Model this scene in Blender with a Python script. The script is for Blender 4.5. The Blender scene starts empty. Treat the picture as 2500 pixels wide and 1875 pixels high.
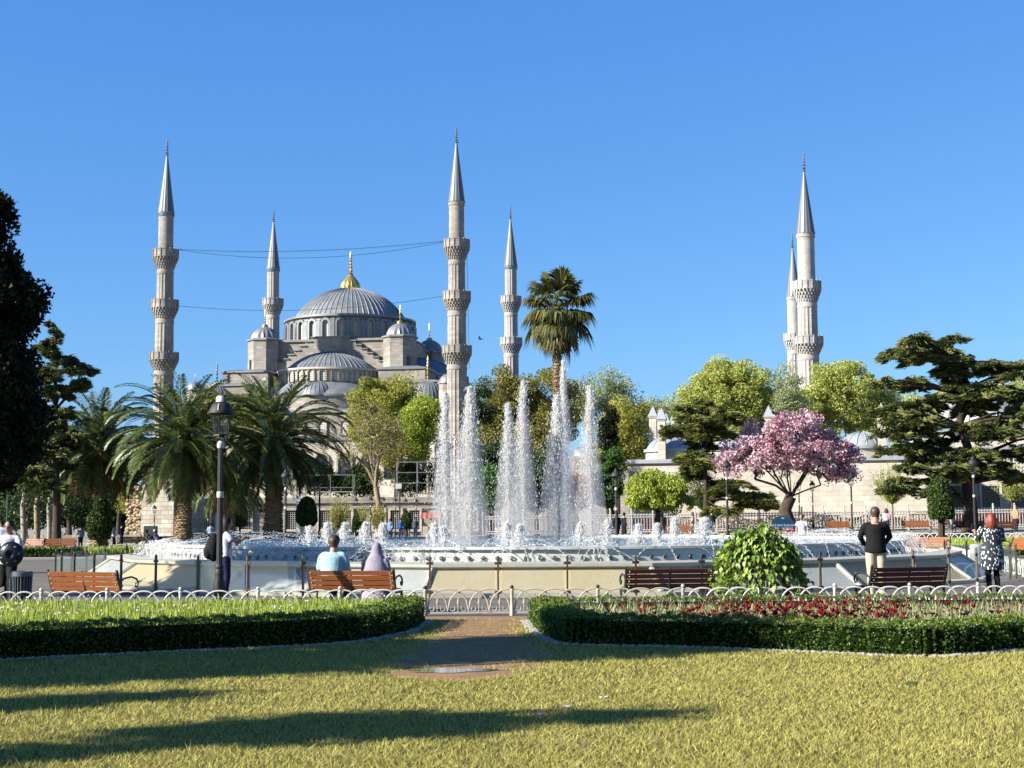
import bpy, math, random
import numpy as np
from mathutils import Matrix, Vector, Euler

# ------------------------------------------------------------------ camera
PI = math.pi
R = math.radians
scene = bpy.context.scene
COL = scene.collection
F = 3600.0                      # focal length in photograph pixels (2500 wide)
CAM = Vector((0.0, 0.0, 1.62))
PITCH = math.atan((1265.0 - 937.5) / F)
ROLL = R(-0.35)
CM = Matrix.Rotation(PI / 2 + PITCH, 3, 'X') @ Matrix.Rotation(ROLL, 3, 'Z')
cam_data = bpy.data.cameras.new('camera')
cam_data.sensor_width = 36.0
cam_data.lens = 36.0 * F / 2500.0
cam_data.clip_start = 0.1
cam_data.clip_end = 6000.0
cam = bpy.data.objects.new('camera', cam_data)
cam.matrix_world = Matrix.Translation(CAM) @ CM.to_4x4()
COL.objects.link(cam)
scene.camera = cam

# ------------------------------------------------------------------ sky, sun, exposure
SUN_EL = R(27.0)
SUN_BACK = R(22.0)              # the sun stands to the left, 22 degrees behind the camera's side
sun_dir = Vector((-math.cos(SUN_EL) * math.cos(SUN_BACK), -math.cos(SUN_EL) * math.sin(SUN_BACK), math.sin(SUN_EL)))
world = bpy.data.worlds.new('World')
scene.world = world
world.use_nodes = True
wn = world.node_tree.nodes
wl = world.node_tree.links
for n in list(wn):
    wn.remove(n)
sky_node = wn.new('ShaderNodeTexSky')
sky_node.sky_type = 'NISHITA'
sky_node.sun_disc = False
sky_node.sun_elevation = SUN_EL
sky_node.sun_rotation = math.atan2(sun_dir.x, sun_dir.y)
sky_node.altitude = 0
sky_node.air_density = 1.0
sky_node.dust_density = 0.3
sky_node.ozone_density = 3.0
tint = wn.new('ShaderNodeMix')                # trims the red of the physical sky
tint.data_type = 'RGBA'; tint.blend_type = 'MULTIPLY'; tint.inputs[0].default_value = 1.0
tint.inputs[7].default_value = (0.36, 0.455, 0.42, 1.0)
hsv = wn.new('ShaderNodeMix')                 # adds the deep even blue of a very clear morning
hsv.data_type = 'RGBA'; hsv.blend_type = 'ADD'; hsv.inputs[0].default_value = 1.0
hsv.inputs[7].default_value = (0.0, 0.45, 2.14, 1.0)
bg = wn.new('ShaderNodeBackground')
bg.inputs['Strength'].default_value = 0.05
wout = wn.new('ShaderNodeOutputWorld')
wl.new(sky_node.outputs[0], tint.inputs[6])
wl.new(tint.outputs[2], hsv.inputs[6])
wl.new(hsv.outputs[2], bg.inputs['Color'])
wl.new(bg.outputs[0], wout.inputs['Surface'])

sun_data = bpy.data.lights.new('sun', 'SUN')
sun_data.energy = 3.6
sun_data.angle = R(0.53)
sun_data.color = (1.0, 0.95, 0.86)
sun = bpy.data.objects.new('sun', sun_data)
sun.rotation_euler = sun_dir.to_track_quat('Z', 'Y').to_euler()
sun.location = (-60, -30, 60)
COL.objects.link(sun)

vs = scene.view_settings
vs.view_transform = 'Standard'
vs.look = 'None'
vs.exposure = 2.1
vs.gamma = 1.0
vs.use_curve_mapping = False
scene.cycles.max_bounces = 8
scene.cycles.diffuse_bounces = 3
scene.cycles.transparent_max_bounces = 24
scene.cycles.use_denoising = True

# ------------------------------------------------------------------ pixel helpers
def sstep(a, b, x):
    t = min(1.0, max(0.0, (x - a) / (b - a)))
    return t * t * (3 - 2 * t)

def gz(x, y):
    """height of the ground: flat near the camera, tilting up to the right beyond the pool"""
    return sstep(56, 100, y) * (0.15 + 0.016 * max(-45, min(55, x)))

def P(px, py, Y):
    d = CM @ Vector(((px - 1250.0) / F, (937.5 - py) / F, -1.0))
    return CAM + d * (Y / d.y)

def G(px, py):
    """point of the ground seen at a pixel"""
    d = CM @ Vector(((px - 1250.0) / F, (937.5 - py) / F, -1.0))
    z = 0.0
    for _ in range(30):
        p = CAM + d * ((z - CAM.z) / d.z)
        z = 0.5 * z + 0.5 * gz(p.x, p.y)
    return p

def at(px, Y):
    """ground point at a pixel column and a distance"""
    p = P(px, 1265, Y)
    return Vector((p.x, Y, gz(p.x, Y)))

def zz(px, py, Y):
    return P(px, py, Y).z

# ------------------------------------------------------------------ mesh helpers
class MB:
    def __init__(s):
        s.v = []; s.f = []; s.m = []
    def add(s, vs_, fs, m=0):
        b = len(s.v)
        s.v.extend([tuple(p) for p in vs_])
        for f in fs:
            s.f.append([b + i for i in f]); s.m.append(m)
        return s
    def box(s, c, d, rz=0.0, m=0, taper=1.0, rx=0.0, ry=0.0):
        x, y, z = d[0] / 2, d[1] / 2, d[2] / 2
        pts = [(-x, -y, -z), (x, -y, -z), (x, y, -z), (-x, y, -z),
               (-x * taper, -y * taper, z), (x * taper, -y * taper, z), (x * taper, y * taper, z), (-x * taper, y * taper, z)]
        M = Euler((rx, ry, rz)).to_matrix()
        pts = [M @ Vector(p) + Vector(c) for p in pts]
        return s.add(pts, [(0, 3, 2, 1), (4, 5, 6, 7), (0, 1, 5, 4), (1, 2, 6, 5), (2, 3, 7, 6), (3, 0, 4, 7)], m)
    def tube(s, pts, rad, n=8, m=0, cap=True, closed=False, flat=1.0):
        pts = [Vector(p) for p in pts]
        k = len(pts)
        if not hasattr(rad, '__len__'):
            rad = [rad] * k
        vs_ = []; fs = []
        up = None
        for i, p in enumerate(pts):
            if closed:
                t = pts[(i + 1) % k] - pts[i - 1]
            else:
                t = pts[min(i + 1, k - 1)] - pts[max(i - 1, 0)]
            if t.length < 1e-9: t = Vector((0, 0, 1))
            t.normalize()
            if up is None:
                up = Vector((0, 0, 1)) if abs(t.z) < 0.9 else Vector((0, 1, 0))
            a = t.cross(up)
            if a.length < 1e-4:
                a = t.orthogonal()
            a.normalize(); b = a.cross(t); b.normalize(); up = b
            r = rad[i]
            for j in range(n):
                w = 2 * PI * j / n
                if hasattr(r, '__len__'):
                    vs_.append(p + a * (r[0] * math.cos(w)) + b * (r[1] * math.sin(w)))
                else:
                    vs_.append(p + a * (r * math.cos(w)) + b * (r * flat * math.sin(w)))
        rng = range(k) if closed else range(k - 1)
        for i in rng:
            i2 = (i + 1) % k
            for j in range(n):
                j2 = (j + 1) % n
                fs.append((i * n + j, i * n + j2, i2 * n + j2, i2 * n + j))
        if cap and not closed:
            fs.append(tuple(range(n - 1, -1, -1)))
            fs.append(tuple((k - 1) * n + j for j in range(n)))
        return s.add(vs_, fs, m)
    def lathe(s, prof, n=24, c=(0, 0, 0), a0=0.0, a1=2 * PI, m=0, fl=None, capb=False, capt=False):
        full = abs(a1 - a0 - 2 * PI) < 1e-6
        k = n if full else n + 1
        vs_ = []; fs = []
        for (r, z) in prof:
            for j in range(k):
                w = a0 + (a1 - a0) * j / n
                rr = r * (fl(w) if fl else 1.0)
                vs_.append((c[0] + rr * math.cos(w), c[1] + rr * math.sin(w), c[2] + z))
        for i in range(len(prof) - 1):
            for j in range(n):
                j2 = (j + 1) % k
                fs.append((i * k + j, i * k + j2, (i + 1) * k + j2, (i + 1) * k + j))
        if capb: fs.append(tuple(range(k - 1, -1, -1)))
        if capt: fs.append(tuple((len(prof) - 1) * k + j for j in range(k)))
        return s.add(vs_, fs, m)
    def prism(s, poly, z0, z1, m=0):
        n = len(poly)
        vs_ = [(x, y, z0) for x, y in poly] + [(x, y, z1) for x, y in poly]
        fs = [tuple(range(n - 1, -1, -1)), tuple(range(n, 2 * n))]
        for i in range(n):
            j = (i + 1) % n
            fs.append((i, j, n + j, n + i))
        return s.add(vs_, fs, m)
    def plate(s, poly3, thick, m=0):
        """flat polygon given in 3D, extruded by the vector thick"""
        n = len(poly3); t = Vector(thick)
        a = [Vector(p) for p in poly3]; b = [p + t for p in a]
        fs = [tuple(range(n - 1, -1, -1)), tuple(range(n, 2 * n))]
        for i in range(n):
            j = (i + 1) % n
            fs.append((i, j, n + j, n + i))
        return s.add(a + b, fs, m)
    def ball(s, c, r, n=12, k=8, m=0):
        if not hasattr(r, '__len__'): r = (r, r, r)
        vs_ = []; fs = []
        for i in range(1, k):
            t = PI * i / k
            for j in range(n):
                w = 2 * PI * j / n
                vs_.append((c[0] + r[0] * math.sin(t) * math.cos(w), c[1] + r[1] * math.sin(t) * math.sin(w), c[2] + r[2] * math.cos(t)))
        top = len(vs_); vs_.append((c[0], c[1], c[2] + r[2])); vs_.append((c[0], c[1], c[2] - r[2]))
        for j in range(n):
            j2 = (j + 1) % n
            fs.append((top, j, j2))
            for i in range(k - 2):
                fs.append((i * n + j, (i + 1) * n + j, (i + 1) * n + j2, i * n + j2))
            fs.append((top + 1, (k - 2) * n + j2, (k - 2) * n + j))
        return s.add(vs_, fs, m)
    def mesh(s, name, mats, smooth=40):
        me = bpy.data.meshes.new(name)
        me.from_pydata(s.v, [], s.f)
        for mt in (mats if isinstance(mats, (list, tuple)) else [mats]):
            me.materials.append(mt)
        if any(s.m):
            me.polygons.foreach_set('material_index', s.m)
        if smooth:
            me.polygons.foreach_set('use_smooth', [True] * len(me.polygons))
            me.set_sharp_from_angle(angle=R(smooth))
        me.update()
        return me
    def build(s, name, mats, parent=None, smooth=40, loc=None, rz=0.0):
        return link(name, s.mesh(name, mats, smooth), parent, loc, rz)

def link(name, me, parent=None, loc=None, rz=0.0):
    o = bpy.data.objects.new(name, me)
    COL.objects.link(o)
    if parent is not None: o.parent = parent
    if loc is not None: o.location = loc
    if rz: o.rotation_euler = (0, 0, rz)
    return o

def tag(o, label=None, cat=None, group=None, kind=None):
    if label: o['label'] = label
    if cat: o['category'] = cat
    if group: o['group'] = group
    if kind: o['kind'] = kind
    return o

def thing(name, label, cat, loc=(0, 0, 0), rz=0.0, group=None):
    o = bpy.data.objects.new(name, None)
    o.empty_display_size = 0.2
    COL.objects.link(o)
    o.location = loc; o.rotation_euler = (0, 0, rz)
    return tag(o, label, cat, group)

def dup(root, loc, rz=0.0, label=None, group=None, scale=None):
    def cp(o, par):
        c = o.copy(); COL.objects.link(c); c.parent = par
        for ch in list(o.children): cp(ch, c)
        return c
    r = cp(root, None)
    r.location = loc; r.rotation_euler = (0, 0, rz)
    if scale: r.scale = (scale,) * 3 if not hasattr(scale, '__len__') else scale
    return tag(r, label, None, group)

def soup(name, verts, nper, mats, parent=None, rnd=None, loc=None):
    return link(name, soup_mesh(name, verts, nper, mats, rnd), parent, loc)
def soup_mesh(name, verts, nper, mats, rnd=None):
    """numpy mesh of many small faces; every run of nper vertices is one face"""
    verts = np.asarray(verts, dtype=np.float32).reshape(-1, 3)
    nv = len(verts); nf = nv // nper
    me = bpy.data.meshes.new(name)
    me.vertices.add(nv); me.vertices.foreach_set('co', verts.ravel())
    me.loops.add(nv); me.loops.foreach_set('vertex_index', np.arange(nv, dtype=np.int32))
    me.polygons.add(nf)
    me.polygons.foreach_set('loop_start', np.arange(0, nv, nper, dtype=np.int32))
    me.update(calc_edges=True)
    for mt in (mats if isinstance(mats, (list, tuple)) else [mats]):
        me.materials.append(mt)
    if rnd is not None:
        a = me.attributes.new('rnd', 'FLOAT', 'FACE')
        a.data.foreach_set('value', np.asarray(rnd, dtype=np.float32))
    me.validate()
    return me

def unit(v):
    return v / np.maximum(np.linalg.norm(v, axis=-1, keepdims=True), 1e-9)

def leaf_quads(rng, C, size, aspect=0.5, flat=0.0, dirs=None, dj=1.0):
    """diamond leaves at C; flat=1 lays them level, dirs gives the pointing direction"""
    C = np.asarray(C, dtype=np.float64); n = len(C)
    size = np.broadcast_to(np.asarray(size, dtype=np.float64), (n,))
    d = rng.normal(size=(n, 3))
    if dirs is not None:
        d = unit(dirs) + dj * 0.35 * d
    d[:, 2] *= (1 - flat)
    d = unit(d)
    u = rng.normal(size=(n, 3)); u[:, 2] *= (1 - 0.6 * flat)
    w = unit(np.cross(d, u + 1e-3))
    L = (size * 0.5)[:, None]; W = (size * 0.5 * aspect)[:, None]
    nrm = np.cross(d, w)
    q = np.stack([C - d * L, C + w * W - d * L * 0.15, C + d * L, C - w * W - d * L * 0.15], axis=1)
    return q.reshape(-1, 3)

def leaf_tris(rng, C, size, aspect=0.5, flat=0.0, dirs=None, dj=1.0):
    """three-cornered leaves for crowns seen from far"""
    C = np.asarray(C, dtype=np.float64); n = len(C)
    size = np.broadcast_to(np.asarray(size, dtype=np.float64), (n,)) * 1.15
    d = rng.normal(size=(n, 3))
    if dirs is not None: d = unit(dirs) + dj * 0.35 * d
    d[:, 2] *= (1 - flat); d = unit(d)
    u = rng.normal(size=(n, 3)); u[:, 2] *= (1 - 0.6 * flat)
    w = unit(np.cross(d, u + 1e-3))
    L = (size * 0.5)[:, None]; W = (size * 0.5 * aspect)[:, None]
    return np.stack([C - d * L * .6 + w * W, C + d * L, C - d * L * .6 - w * W], axis=1).reshape(-1, 3)
# ------------------------------------------------------------------ materials
MATS = {}
def _new(name):
    m = bpy.data.materials.new(name); m.use_nodes = True
    nt = m.node_tree
    for n in list(nt.nodes): nt.nodes.remove(n)
    out = nt.nodes.new('ShaderNodeOutputMaterial')
    MATS[name] = m
    return m, nt, out
def _n(nt, t, **kw):
    n = nt.nodes.new(t)
    for k, v in kw.items():
        if k in n.inputs: n.inputs[k].default_value = v
        else: setattr(n, k, v)
    return n
ALB = 0.62                      # overall paint value, set together with the exposure
def c4(c): return (c[0] * ALB, c[1] * ALB, c[2] * ALB, 1.0)

def pmat(name, base, rough=0.6, metal=0.0, spec=0.3, vary=None, scale=4.0, bump=0.0, bscale=30.0, dirt=None, dscale=1.2,
         stretch=None, trans=0.0, alpha=1.0, sheen=0.0):
    """principled paint with two-scale noise variation and fine relief"""
    m, nt, out = _new(name)
    L = nt.links.new
    b = _n(nt, 'ShaderNodeBsdfPrincipled', Roughness=rough, Metallic=metal)
    b.inputs['Specular IOR Level'].default_value = spec
    b.inputs['Base Color'].default_value = c4(base)
    if alpha < 1: b.inputs['Alpha'].default_value = alpha
    tc = _n(nt, 'ShaderNodeTexCoord')
    mp = _n(nt, 'ShaderNodeMapping')
    L(tc.outputs['Object'], mp.inputs['Vector'])
    if stretch: mp.inputs['Scale'].default_value = stretch
    col = None
    if vary:
        nz = _n(nt, 'ShaderNodeTexNoise', Scale=scale, Detail=6.0, Roughness=0.65)
        L(mp.outputs[0], nz.inputs['Vector'])
        rp = _n(nt, 'ShaderNodeValToRGB')
        rp.color_ramp.elements[0].position = 0.32; rp.color_ramp.elements[1].position = 0.68
        rp.color_ramp.elements[0].color = c4(base); rp.color_ramp.elements[1].color = c4(vary)
        L(nz.outputs['Fac'], rp.inputs['Fac'])
        col = rp.outputs[0]
    if dirt:
        n2 = _n(nt, 'ShaderNodeTexNoise', Scale=dscale, Detail=8.0, Roughness=0.7)
        L(mp.outputs[0], n2.inputs['Vector'])
        r2 = _n(nt, 'ShaderNodeValToRGB')
        r2.color_ramp.elements[0].position = 0.48; r2.color_ramp.elements[1].position = 0.75
        L(n2.outputs['Fac'], r2.inputs['Fac'])
        mx = _n(nt, 'ShaderNodeMix', data_type='RGBA')
        L(r2.outputs[0], mx.inputs[0])
        if col is not None: L(col, mx.inputs[6])
        else: mx.inputs[6].default_value = c4(base)
        mx.inputs[7].default_value = c4(dirt)
        col = mx.outputs[2]
    if col is not None: L(col, b.inputs['Base Color'])
    if bump:
        n3 = _n(nt, 'ShaderNodeTexNoise', Scale=bscale, Detail=5.0, Roughness=0.6)
        L(mp.outputs[0], n3.inputs['Vector'])
        bp = _n(nt, 'ShaderNodeBump', Strength=bump, Distance=0.03)
        L(n3.outputs['Fac'], bp.inputs['Height'])
        L(bp.outputs[0], b.inputs['Normal'])
    L(b.outputs[0], out.inputs['Surface'])
    return m

def leafmat(name, cols, trans=0.35, rough=0.55, spec=0.25, patch=None, pscale=0.35):
    """foliage coloured face by face along a ramp; lets light through"""
    m, nt, out = _new(name)
    L = nt.links.new
    at_ = _n(nt, 'ShaderNodeAttribute', attribute_name='rnd')
    rp = _n(nt, 'ShaderNodeValToRGB')
    els = rp.color_ramp.elements
    while len(els) < len(cols): els.new(0.5)
    for i, c in enumerate(cols):
        els[i].position = i / (len(cols) - 1); els[i].color = c4(c)
    fac = at_.outputs['Fac']
    if patch:
        tc = _n(nt, 'ShaderNodeTexCoord')
        nz = _n(nt, 'ShaderNodeTexNoise', Scale=pscale, Detail=3.0)
        L(tc.outputs['Object'], nz.inputs['Vector'])
        ma = _n(nt, 'ShaderNodeMath', operation='MULTIPLY_ADD')
        ma.inputs[1].default_value = patch; ma.inputs[2].default_value = -patch * 0.5
        L(nz.outputs['Fac'], ma.inputs[0])
        ad = _n(nt, 'ShaderNodeMath', operation='ADD')
        L(ma.outputs[0], ad.inputs[0]); L(fac, ad.inputs[1])
        fac = ad.outputs[0]
    L(fac, rp.inputs['Fac'])
    b = _n(nt, 'ShaderNodeBsdfPrincipled', Roughness=rough)
    b.inputs['Specular IOR Level'].default_value = spec
    L(rp.outputs[0], b.inputs['Base Color'])
    if trans > 0:
        t = _n(nt, 'ShaderNodeBsdfTranslucent')
        L(rp.outputs[0], t.inputs['Color'])
        mx = _n(nt, 'ShaderNodeMixShader'); mx.inputs[0].default_value = trans
        L(b.outputs[0], mx.inputs[1]); L(t.outputs[0], mx.inputs[2])
        L(mx.outputs[0], out.inputs['Surface'])
    else:
        L(b.outputs[0], out.inputs['Surface'])
    return m

def stonemat(name, base, vary, mortar, bw, bh, dirt=None, bump=0.4, rough=0.85, msize=0.012, dscale=0.25, side=False, tint=None):
    """coursed ashlar: block-to-block tone, joints, grime and soft relief. Wall coordinates: along the wall, up."""
    m, nt, out = _new(name)
    L = nt.links.new
    tc = _n(nt, 'ShaderNodeTexCoord')
    sx = _n(nt, 'ShaderNodeSeparateXYZ'); L(tc.outputs['Object'], sx.inputs[0])
    ad = _n(nt, 'ShaderNodeMath', operation='ADD'); L(sx.outputs[0], ad.inputs[0]); L(sx.outputs[1], ad.inputs[1])
    cb = _n(nt, 'ShaderNodeCombineXYZ'); L(ad.outputs[0], cb.inputs[0]); L(sx.outputs[2], cb.inputs[1])
    bk = _n(nt, 'ShaderNodeTexBrick')
    bk.inputs['Scale'].default_value = 1.0
    bk.inputs['Brick Width'].default_value = bw; bk.inputs['Row Height'].default_value = bh
    bk.inputs['Mortar Size'].default_value = msize; bk.inputs['Mortar Smooth'].default_value = 0.3
    bk.inputs['Color1'].default_value = c4(base); bk.inputs['Color2'].default_value = c4(tuple(x * .82 for x in vary)); bk.inputs['Mortar'].default_value = c4(mortar)
    bk.inputs['Bias'].default_value = 0.0
    L(cb.outputs[0], bk.inputs['Vector'])
    col = bk.outputs['Color']
    nz = _n(nt, 'ShaderNodeTexNoise', Scale=0.9, Detail=7.0, Roughness=0.7); L(tc.outputs['Object'], nz.inputs['Vector'])
    mx0 = _n(nt, 'ShaderNodeMix', data_type='RGBA', blend_type='MULTIPLY'); mx0.inputs[0].default_value = 0.5
    r0 = _n(nt, 'ShaderNodeValToRGB'); r0.color_ramp.elements[0].color = (0.62, 0.6, 0.56, 1); r0.color_ramp.elements[1].color = (1.1, 1.08, 1.05, 1)
    r0.color_ramp.elements[0].position = 0.3; r0.color_ramp.elements[1].position = 0.7
    L(nz.outputs['Fac'], r0.inputs[0]); L(col, mx0.inputs[6]); L(r0.outputs[0], mx0.inputs[7]); col = mx0.outputs[2]
    if dirt:
        n2 = _n(nt, 'ShaderNodeTexNoise', Scale=dscale, Detail=9.0, Roughness=0.72)
        mp = _n(nt, 'ShaderNodeMapping'); mp.inputs['Scale'].default_value = (1.0, 1.0, 0.45)
        L(tc.outputs['Object'], mp.inputs['Vector']); L(mp.outputs[0], n2.inputs['Vector'])
        r2 = _n(nt, 'ShaderNodeValToRGB'); r2.color_ramp.elements[0].position = 0.44; r2.color_ramp.elements[1].position = 0.66
        L(n2.outputs['Fac'], r2.inputs[0])
        mx = _n(nt, 'ShaderNodeMix', data_type='RGBA'); L(r2.outputs[0], mx.inputs[0]); L(col, mx.inputs[6]); mx.inputs[7].default_value = c4(dirt)
        col = mx.outputs[2]
    b = _n(nt, 'ShaderNodeBsdfPrincipled', Roughness=rough); b.inputs['Specular IOR Level'].default_value = 0.2
    L(col, b.inputs['Base Color'])
    bp = _n(nt, 'ShaderNodeBump', Strength=bump, Distance=0.05)
    am = _n(nt, 'ShaderNodeMath', operation='MULTIPLY_ADD'); am.inputs[1].default_value = -1.0
    L(bk.outputs['Fac'], am.inputs[0]); L(nz.outputs['Fac'], am.inputs[2]); L(am.outputs[0], bp.inputs['Height'])
    L(bp.outputs[0], b.inputs['Normal'])
    L(b.outputs[0], out.inputs['Surface'])
    return m

def grillemat(name, light, dark, scale, hole=0.36):
    """pierced plaster / iron lattice seen from far: round holes in a grid, holes recessed by relief"""
    m, nt, out = _new(name)
    L = nt.links.new
    tc = _n(nt, 'ShaderNodeTexCoord')
    sx = _n(nt, 'ShaderNodeSeparateXYZ'); L(tc.outputs['Generated'], sx.inputs[0])
    vo = _n(nt, 'ShaderNodeTexVoronoi', Scale=scale, Randomness=0.0); L(tc.outputs['Object'], vo.inputs['Vector'])
    rp = _n(nt, 'ShaderNodeValToRGB'); rp.color_ramp.elements[0].position = hole - 0.04; rp.color_ramp.elements[1].position = hole + 0.04
    rp.color_ramp.elements[0].color = c4(dark); rp.color_ramp.elements[1].color = c4(light)
    L(vo.outputs['Distance'], rp.inputs[0])
    b = _n(nt, 'ShaderNodeBsdfPrincipled', Roughness=0.8)
    L(rp.outputs[0], b.inputs['Base Color'])
    L(b.outputs[0], out.inputs['Surface'])
    return m

# stone and lead of the mosque
M_STONE = stonemat('ashlar', (0.482, 0.449, 0.394), (0.386, 0.354, 0.307), (0.289, 0.258, 0.219), 1.5, 0.55, dirt=(0.250, 0.228, 0.197), dscale=0.22)
M_MINARET = stonemat('minaret_stone', (0.529, 0.490, 0.429), (0.443, 0.409, 0.351), (0.309, 0.279, 0.230), 1.2, 0.5, dirt=(0.240, 0.219, 0.187), dscale=0.18)
M_MINARETC = stonemat('clean_minaret_stone', (0.617, 0.599, 0.570), (0.549, 0.528, 0.494), (0.366, 0.349, 0.319), 1.2, 0.5, dirt=(0.328, 0.308, 0.284), dscale=0.16)
M_WHITEST = stonemat('pale_wall_stone', (0.766, 0.699, 0.586), (0.674, 0.605, 0.501), (0.488, 0.431, 0.343), 0.95, 0.40, dirt=(0.512, 0.456, 0.366), dscale=0.35)
M_OLDST = stonemat('weathered_wall_stone', (0.578, 0.538, 0.447), (0.443, 0.401, 0.325), (0.240, 0.215, 0.173), 0.70, 0.34, dirt=(0.260, 0.245, 0.203), dscale=0.55, bump=0.8)
M_RUBBLE = pmat('rubble', (0.30, 0.22, 0.13), 0.95, vary=(0.52, 0.42, 0.27), scale=2.2, bump=1.0, bscale=3.0, dirt=(0.14, 0.10, 0.06), dscale=3.0)
M_LEAD = pmat('lead_sheet', (0.173, 0.186, 0.200), 0.5, metal=0.25, spec=0.5, vary=(0.270, 0.283, 0.285), scale=0.55, bump=0.15, bscale=2.0, dirt=(0.374, 0.376, 0.352), dscale=0.35)
M_LEADP = pmat('pale_lead_sheet', (0.320, 0.344, 0.368), 0.5, metal=0.1, spec=0.4, vary=(0.416, 0.432, 0.448), scale=0.9)
M_SPIRE = pmat('spire_lead', (0.124, 0.133, 0.146), 0.5, metal=0.25, spec=0.5, vary=(0.192, 0.198, 0.198), scale=0.4, dirt=(0.248, 0.248, 0.223), dscale=0.3, stretch=(0.620, 0.620, 0.093))
M_GOLD = pmat('gilded_copper', (0.80, 0.56, 0.16), 0.32, metal=0.75, spec=0.5, vary=(0.65, 0.43, 0.11), scale=2.0)
M_DARKGLASS = pmat('dark_window', (0.02, 0.022, 0.025), 0.2, spec=0.5)
M_GRILLE = grillemat('plaster_grille', (0.62, 0.58, 0.50), (0.13, 0.12, 0.11), 2.6, 0.30)
M_LATTICE = grillemat('iron_lattice', (0.16, 0.13, 0.10), (0.015, 0.014, 0.013), 4.0, 0.28)
# ground
M_LAWN = pmat('lawn_soil', (0.099, 0.081, 0.030), 0.95, spec=0.1, vary=(0.136, 0.112, 0.042), scale=1.2, bump=0.6, bscale=60, dirt=(0.068, 0.074, 0.021), dscale=0.5)
M_DIRT = pmat('bare_earth', (0.30, 0.175, 0.082), 0.95, spec=0.15, vary=(0.38, 0.235, 0.115), scale=3.5, bump=0.6, bscale=25, dirt=(0.21, 0.13, 0.065), dscale=2.2)
M_SOIL = pmat('bed_soil', (0.055, 0.035, 0.02), 0.95, vary=(0.09, 0.06, 0.035), scale=9.0, bump=0.9, bscale=18)
M_PAVE = stonemat('paving_stone', (0.30, 0.275, 0.235), (0.26, 0.24, 0.205), (0.16, 0.145, 0.12), 0.8, 0.5, dirt=(0.20, 0.18, 0.15), dscale=0.6, bump=0.2)
M_PLAZA = pmat('plaza_paving', (0.36, 0.33, 0.27), 0.9, vary=(0.30, 0.27, 0.22), scale=0.4, bump=0.2, bscale=6)
M_PEBBLE = pmat('white_pebble', (0.55, 0.53, 0.48), 0.8, vary=(0.36, 0.34, 0.30), scale=14.0)
# fountain
M_POOLCREAM = pmat('cream_pebble_panel', (0.58, 0.47, 0.28), 0.9, vary=(0.46, 0.36, 0.20), scale=26.0, bump=0.6, bscale=50, dirt=(0.54, 0.46, 0.31), dscale=2.0)
M_POOLMARBLE = pmat('grey_white_marble', (0.487, 0.470, 0.420), 0.45, vary=(0.386, 0.386, 0.361), scale=2.0, dirt=(0.336, 0.336, 0.311), dscale=0.9)
M_POOLRIM = pmat('cream_stone_rim', (0.571, 0.521, 0.412), 0.6, vary=(0.504, 0.454, 0.353), scale=5.0)
M_WHITEPL = pmat('white_basin_wall', (0.739, 0.712, 0.628), 0.55, vary=(0.647, 0.619, 0.536), scale=3.0, dirt=(0.508, 0.462, 0.370), dscale=1.0)
# metal and wood
M_WHITEMET = pmat('white_iron_paint', (0.734, 0.715, 0.659), 0.5, vary=(0.620, 0.592, 0.526), scale=6.0, dirt=(0.489, 0.432, 0.338), dscale=3.0)
M_GREYMET = pmat('worn_cream_iron', (0.470, 0.420, 0.336), 0.55, vary=(0.571, 0.521, 0.428), scale=12.0, dirt=(0.286, 0.235, 0.168), dscale=9.0)
M_IRON = pmat('black_iron', (0.022, 0.022, 0.021), 0.42, spec=0.5, vary=(0.035, 0.034, 0.03), scale=8.0)
M_LAMP = pmat('lamp_iron', (0.021, 0.022, 0.020), 0.62, spec=0.3, vary=(0.036, 0.035, 0.030), scale=7.0)
M_BAND = pmat('pale_lamp_band', (0.62, 0.60, 0.54), 0.55)
M_DROP = pmat('bird_dropping', (0.75, 0.74, 0.70), 0.8)
M_BRONZE = pmat('bronze_post', (0.10, 0.082, 0.055), 0.38, metal=0.6, spec=0.5, vary=(0.15, 0.125, 0.085), scale=10)
def woodmat(name, a, b):
    return pmat(name, a, 0.5, vary=b, scale=5.0, stretch=(1.0, 14.0, 14.0), bump=0.15, bscale=12)
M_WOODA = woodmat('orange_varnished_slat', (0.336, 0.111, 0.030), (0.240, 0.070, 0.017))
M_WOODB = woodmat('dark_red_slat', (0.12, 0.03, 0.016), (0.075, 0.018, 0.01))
M_BARK = pmat('grey_brown_bark', (0.085, 0.065, 0.045), 0.95, vary=(0.17, 0.135, 0.095), scale=3.0, bump=1.0, bscale=9, stretch=(1, 1, 0.25))
M_BARKD = pmat('dark_bark', (0.04, 0.028, 0.02), 0.95, vary=(0.09, 0.065, 0.045), scale=4.0, bump=1.0, bscale=12, stretch=(1, 1, 0.3))
M_BARKP = pmat('pale_plane_bark', (0.44, 0.41, 0.33), 0.9, vary=(0.26, 0.235, 0.18), scale=2.0, bump=0.4, bscale=6)
M_TWIG = pmat('beige_twig_bark', (0.36, 0.29, 0.18), 0.9, vary=(0.25, 0.195, 0.12), scale=3.0)
M_PALMTR = pmat('palm_trunk', (0.24, 0.16, 0.085), 0.95, vary=(0.40, 0.29, 0.165), scale=3.0, bump=0.8, bscale=8)
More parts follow.
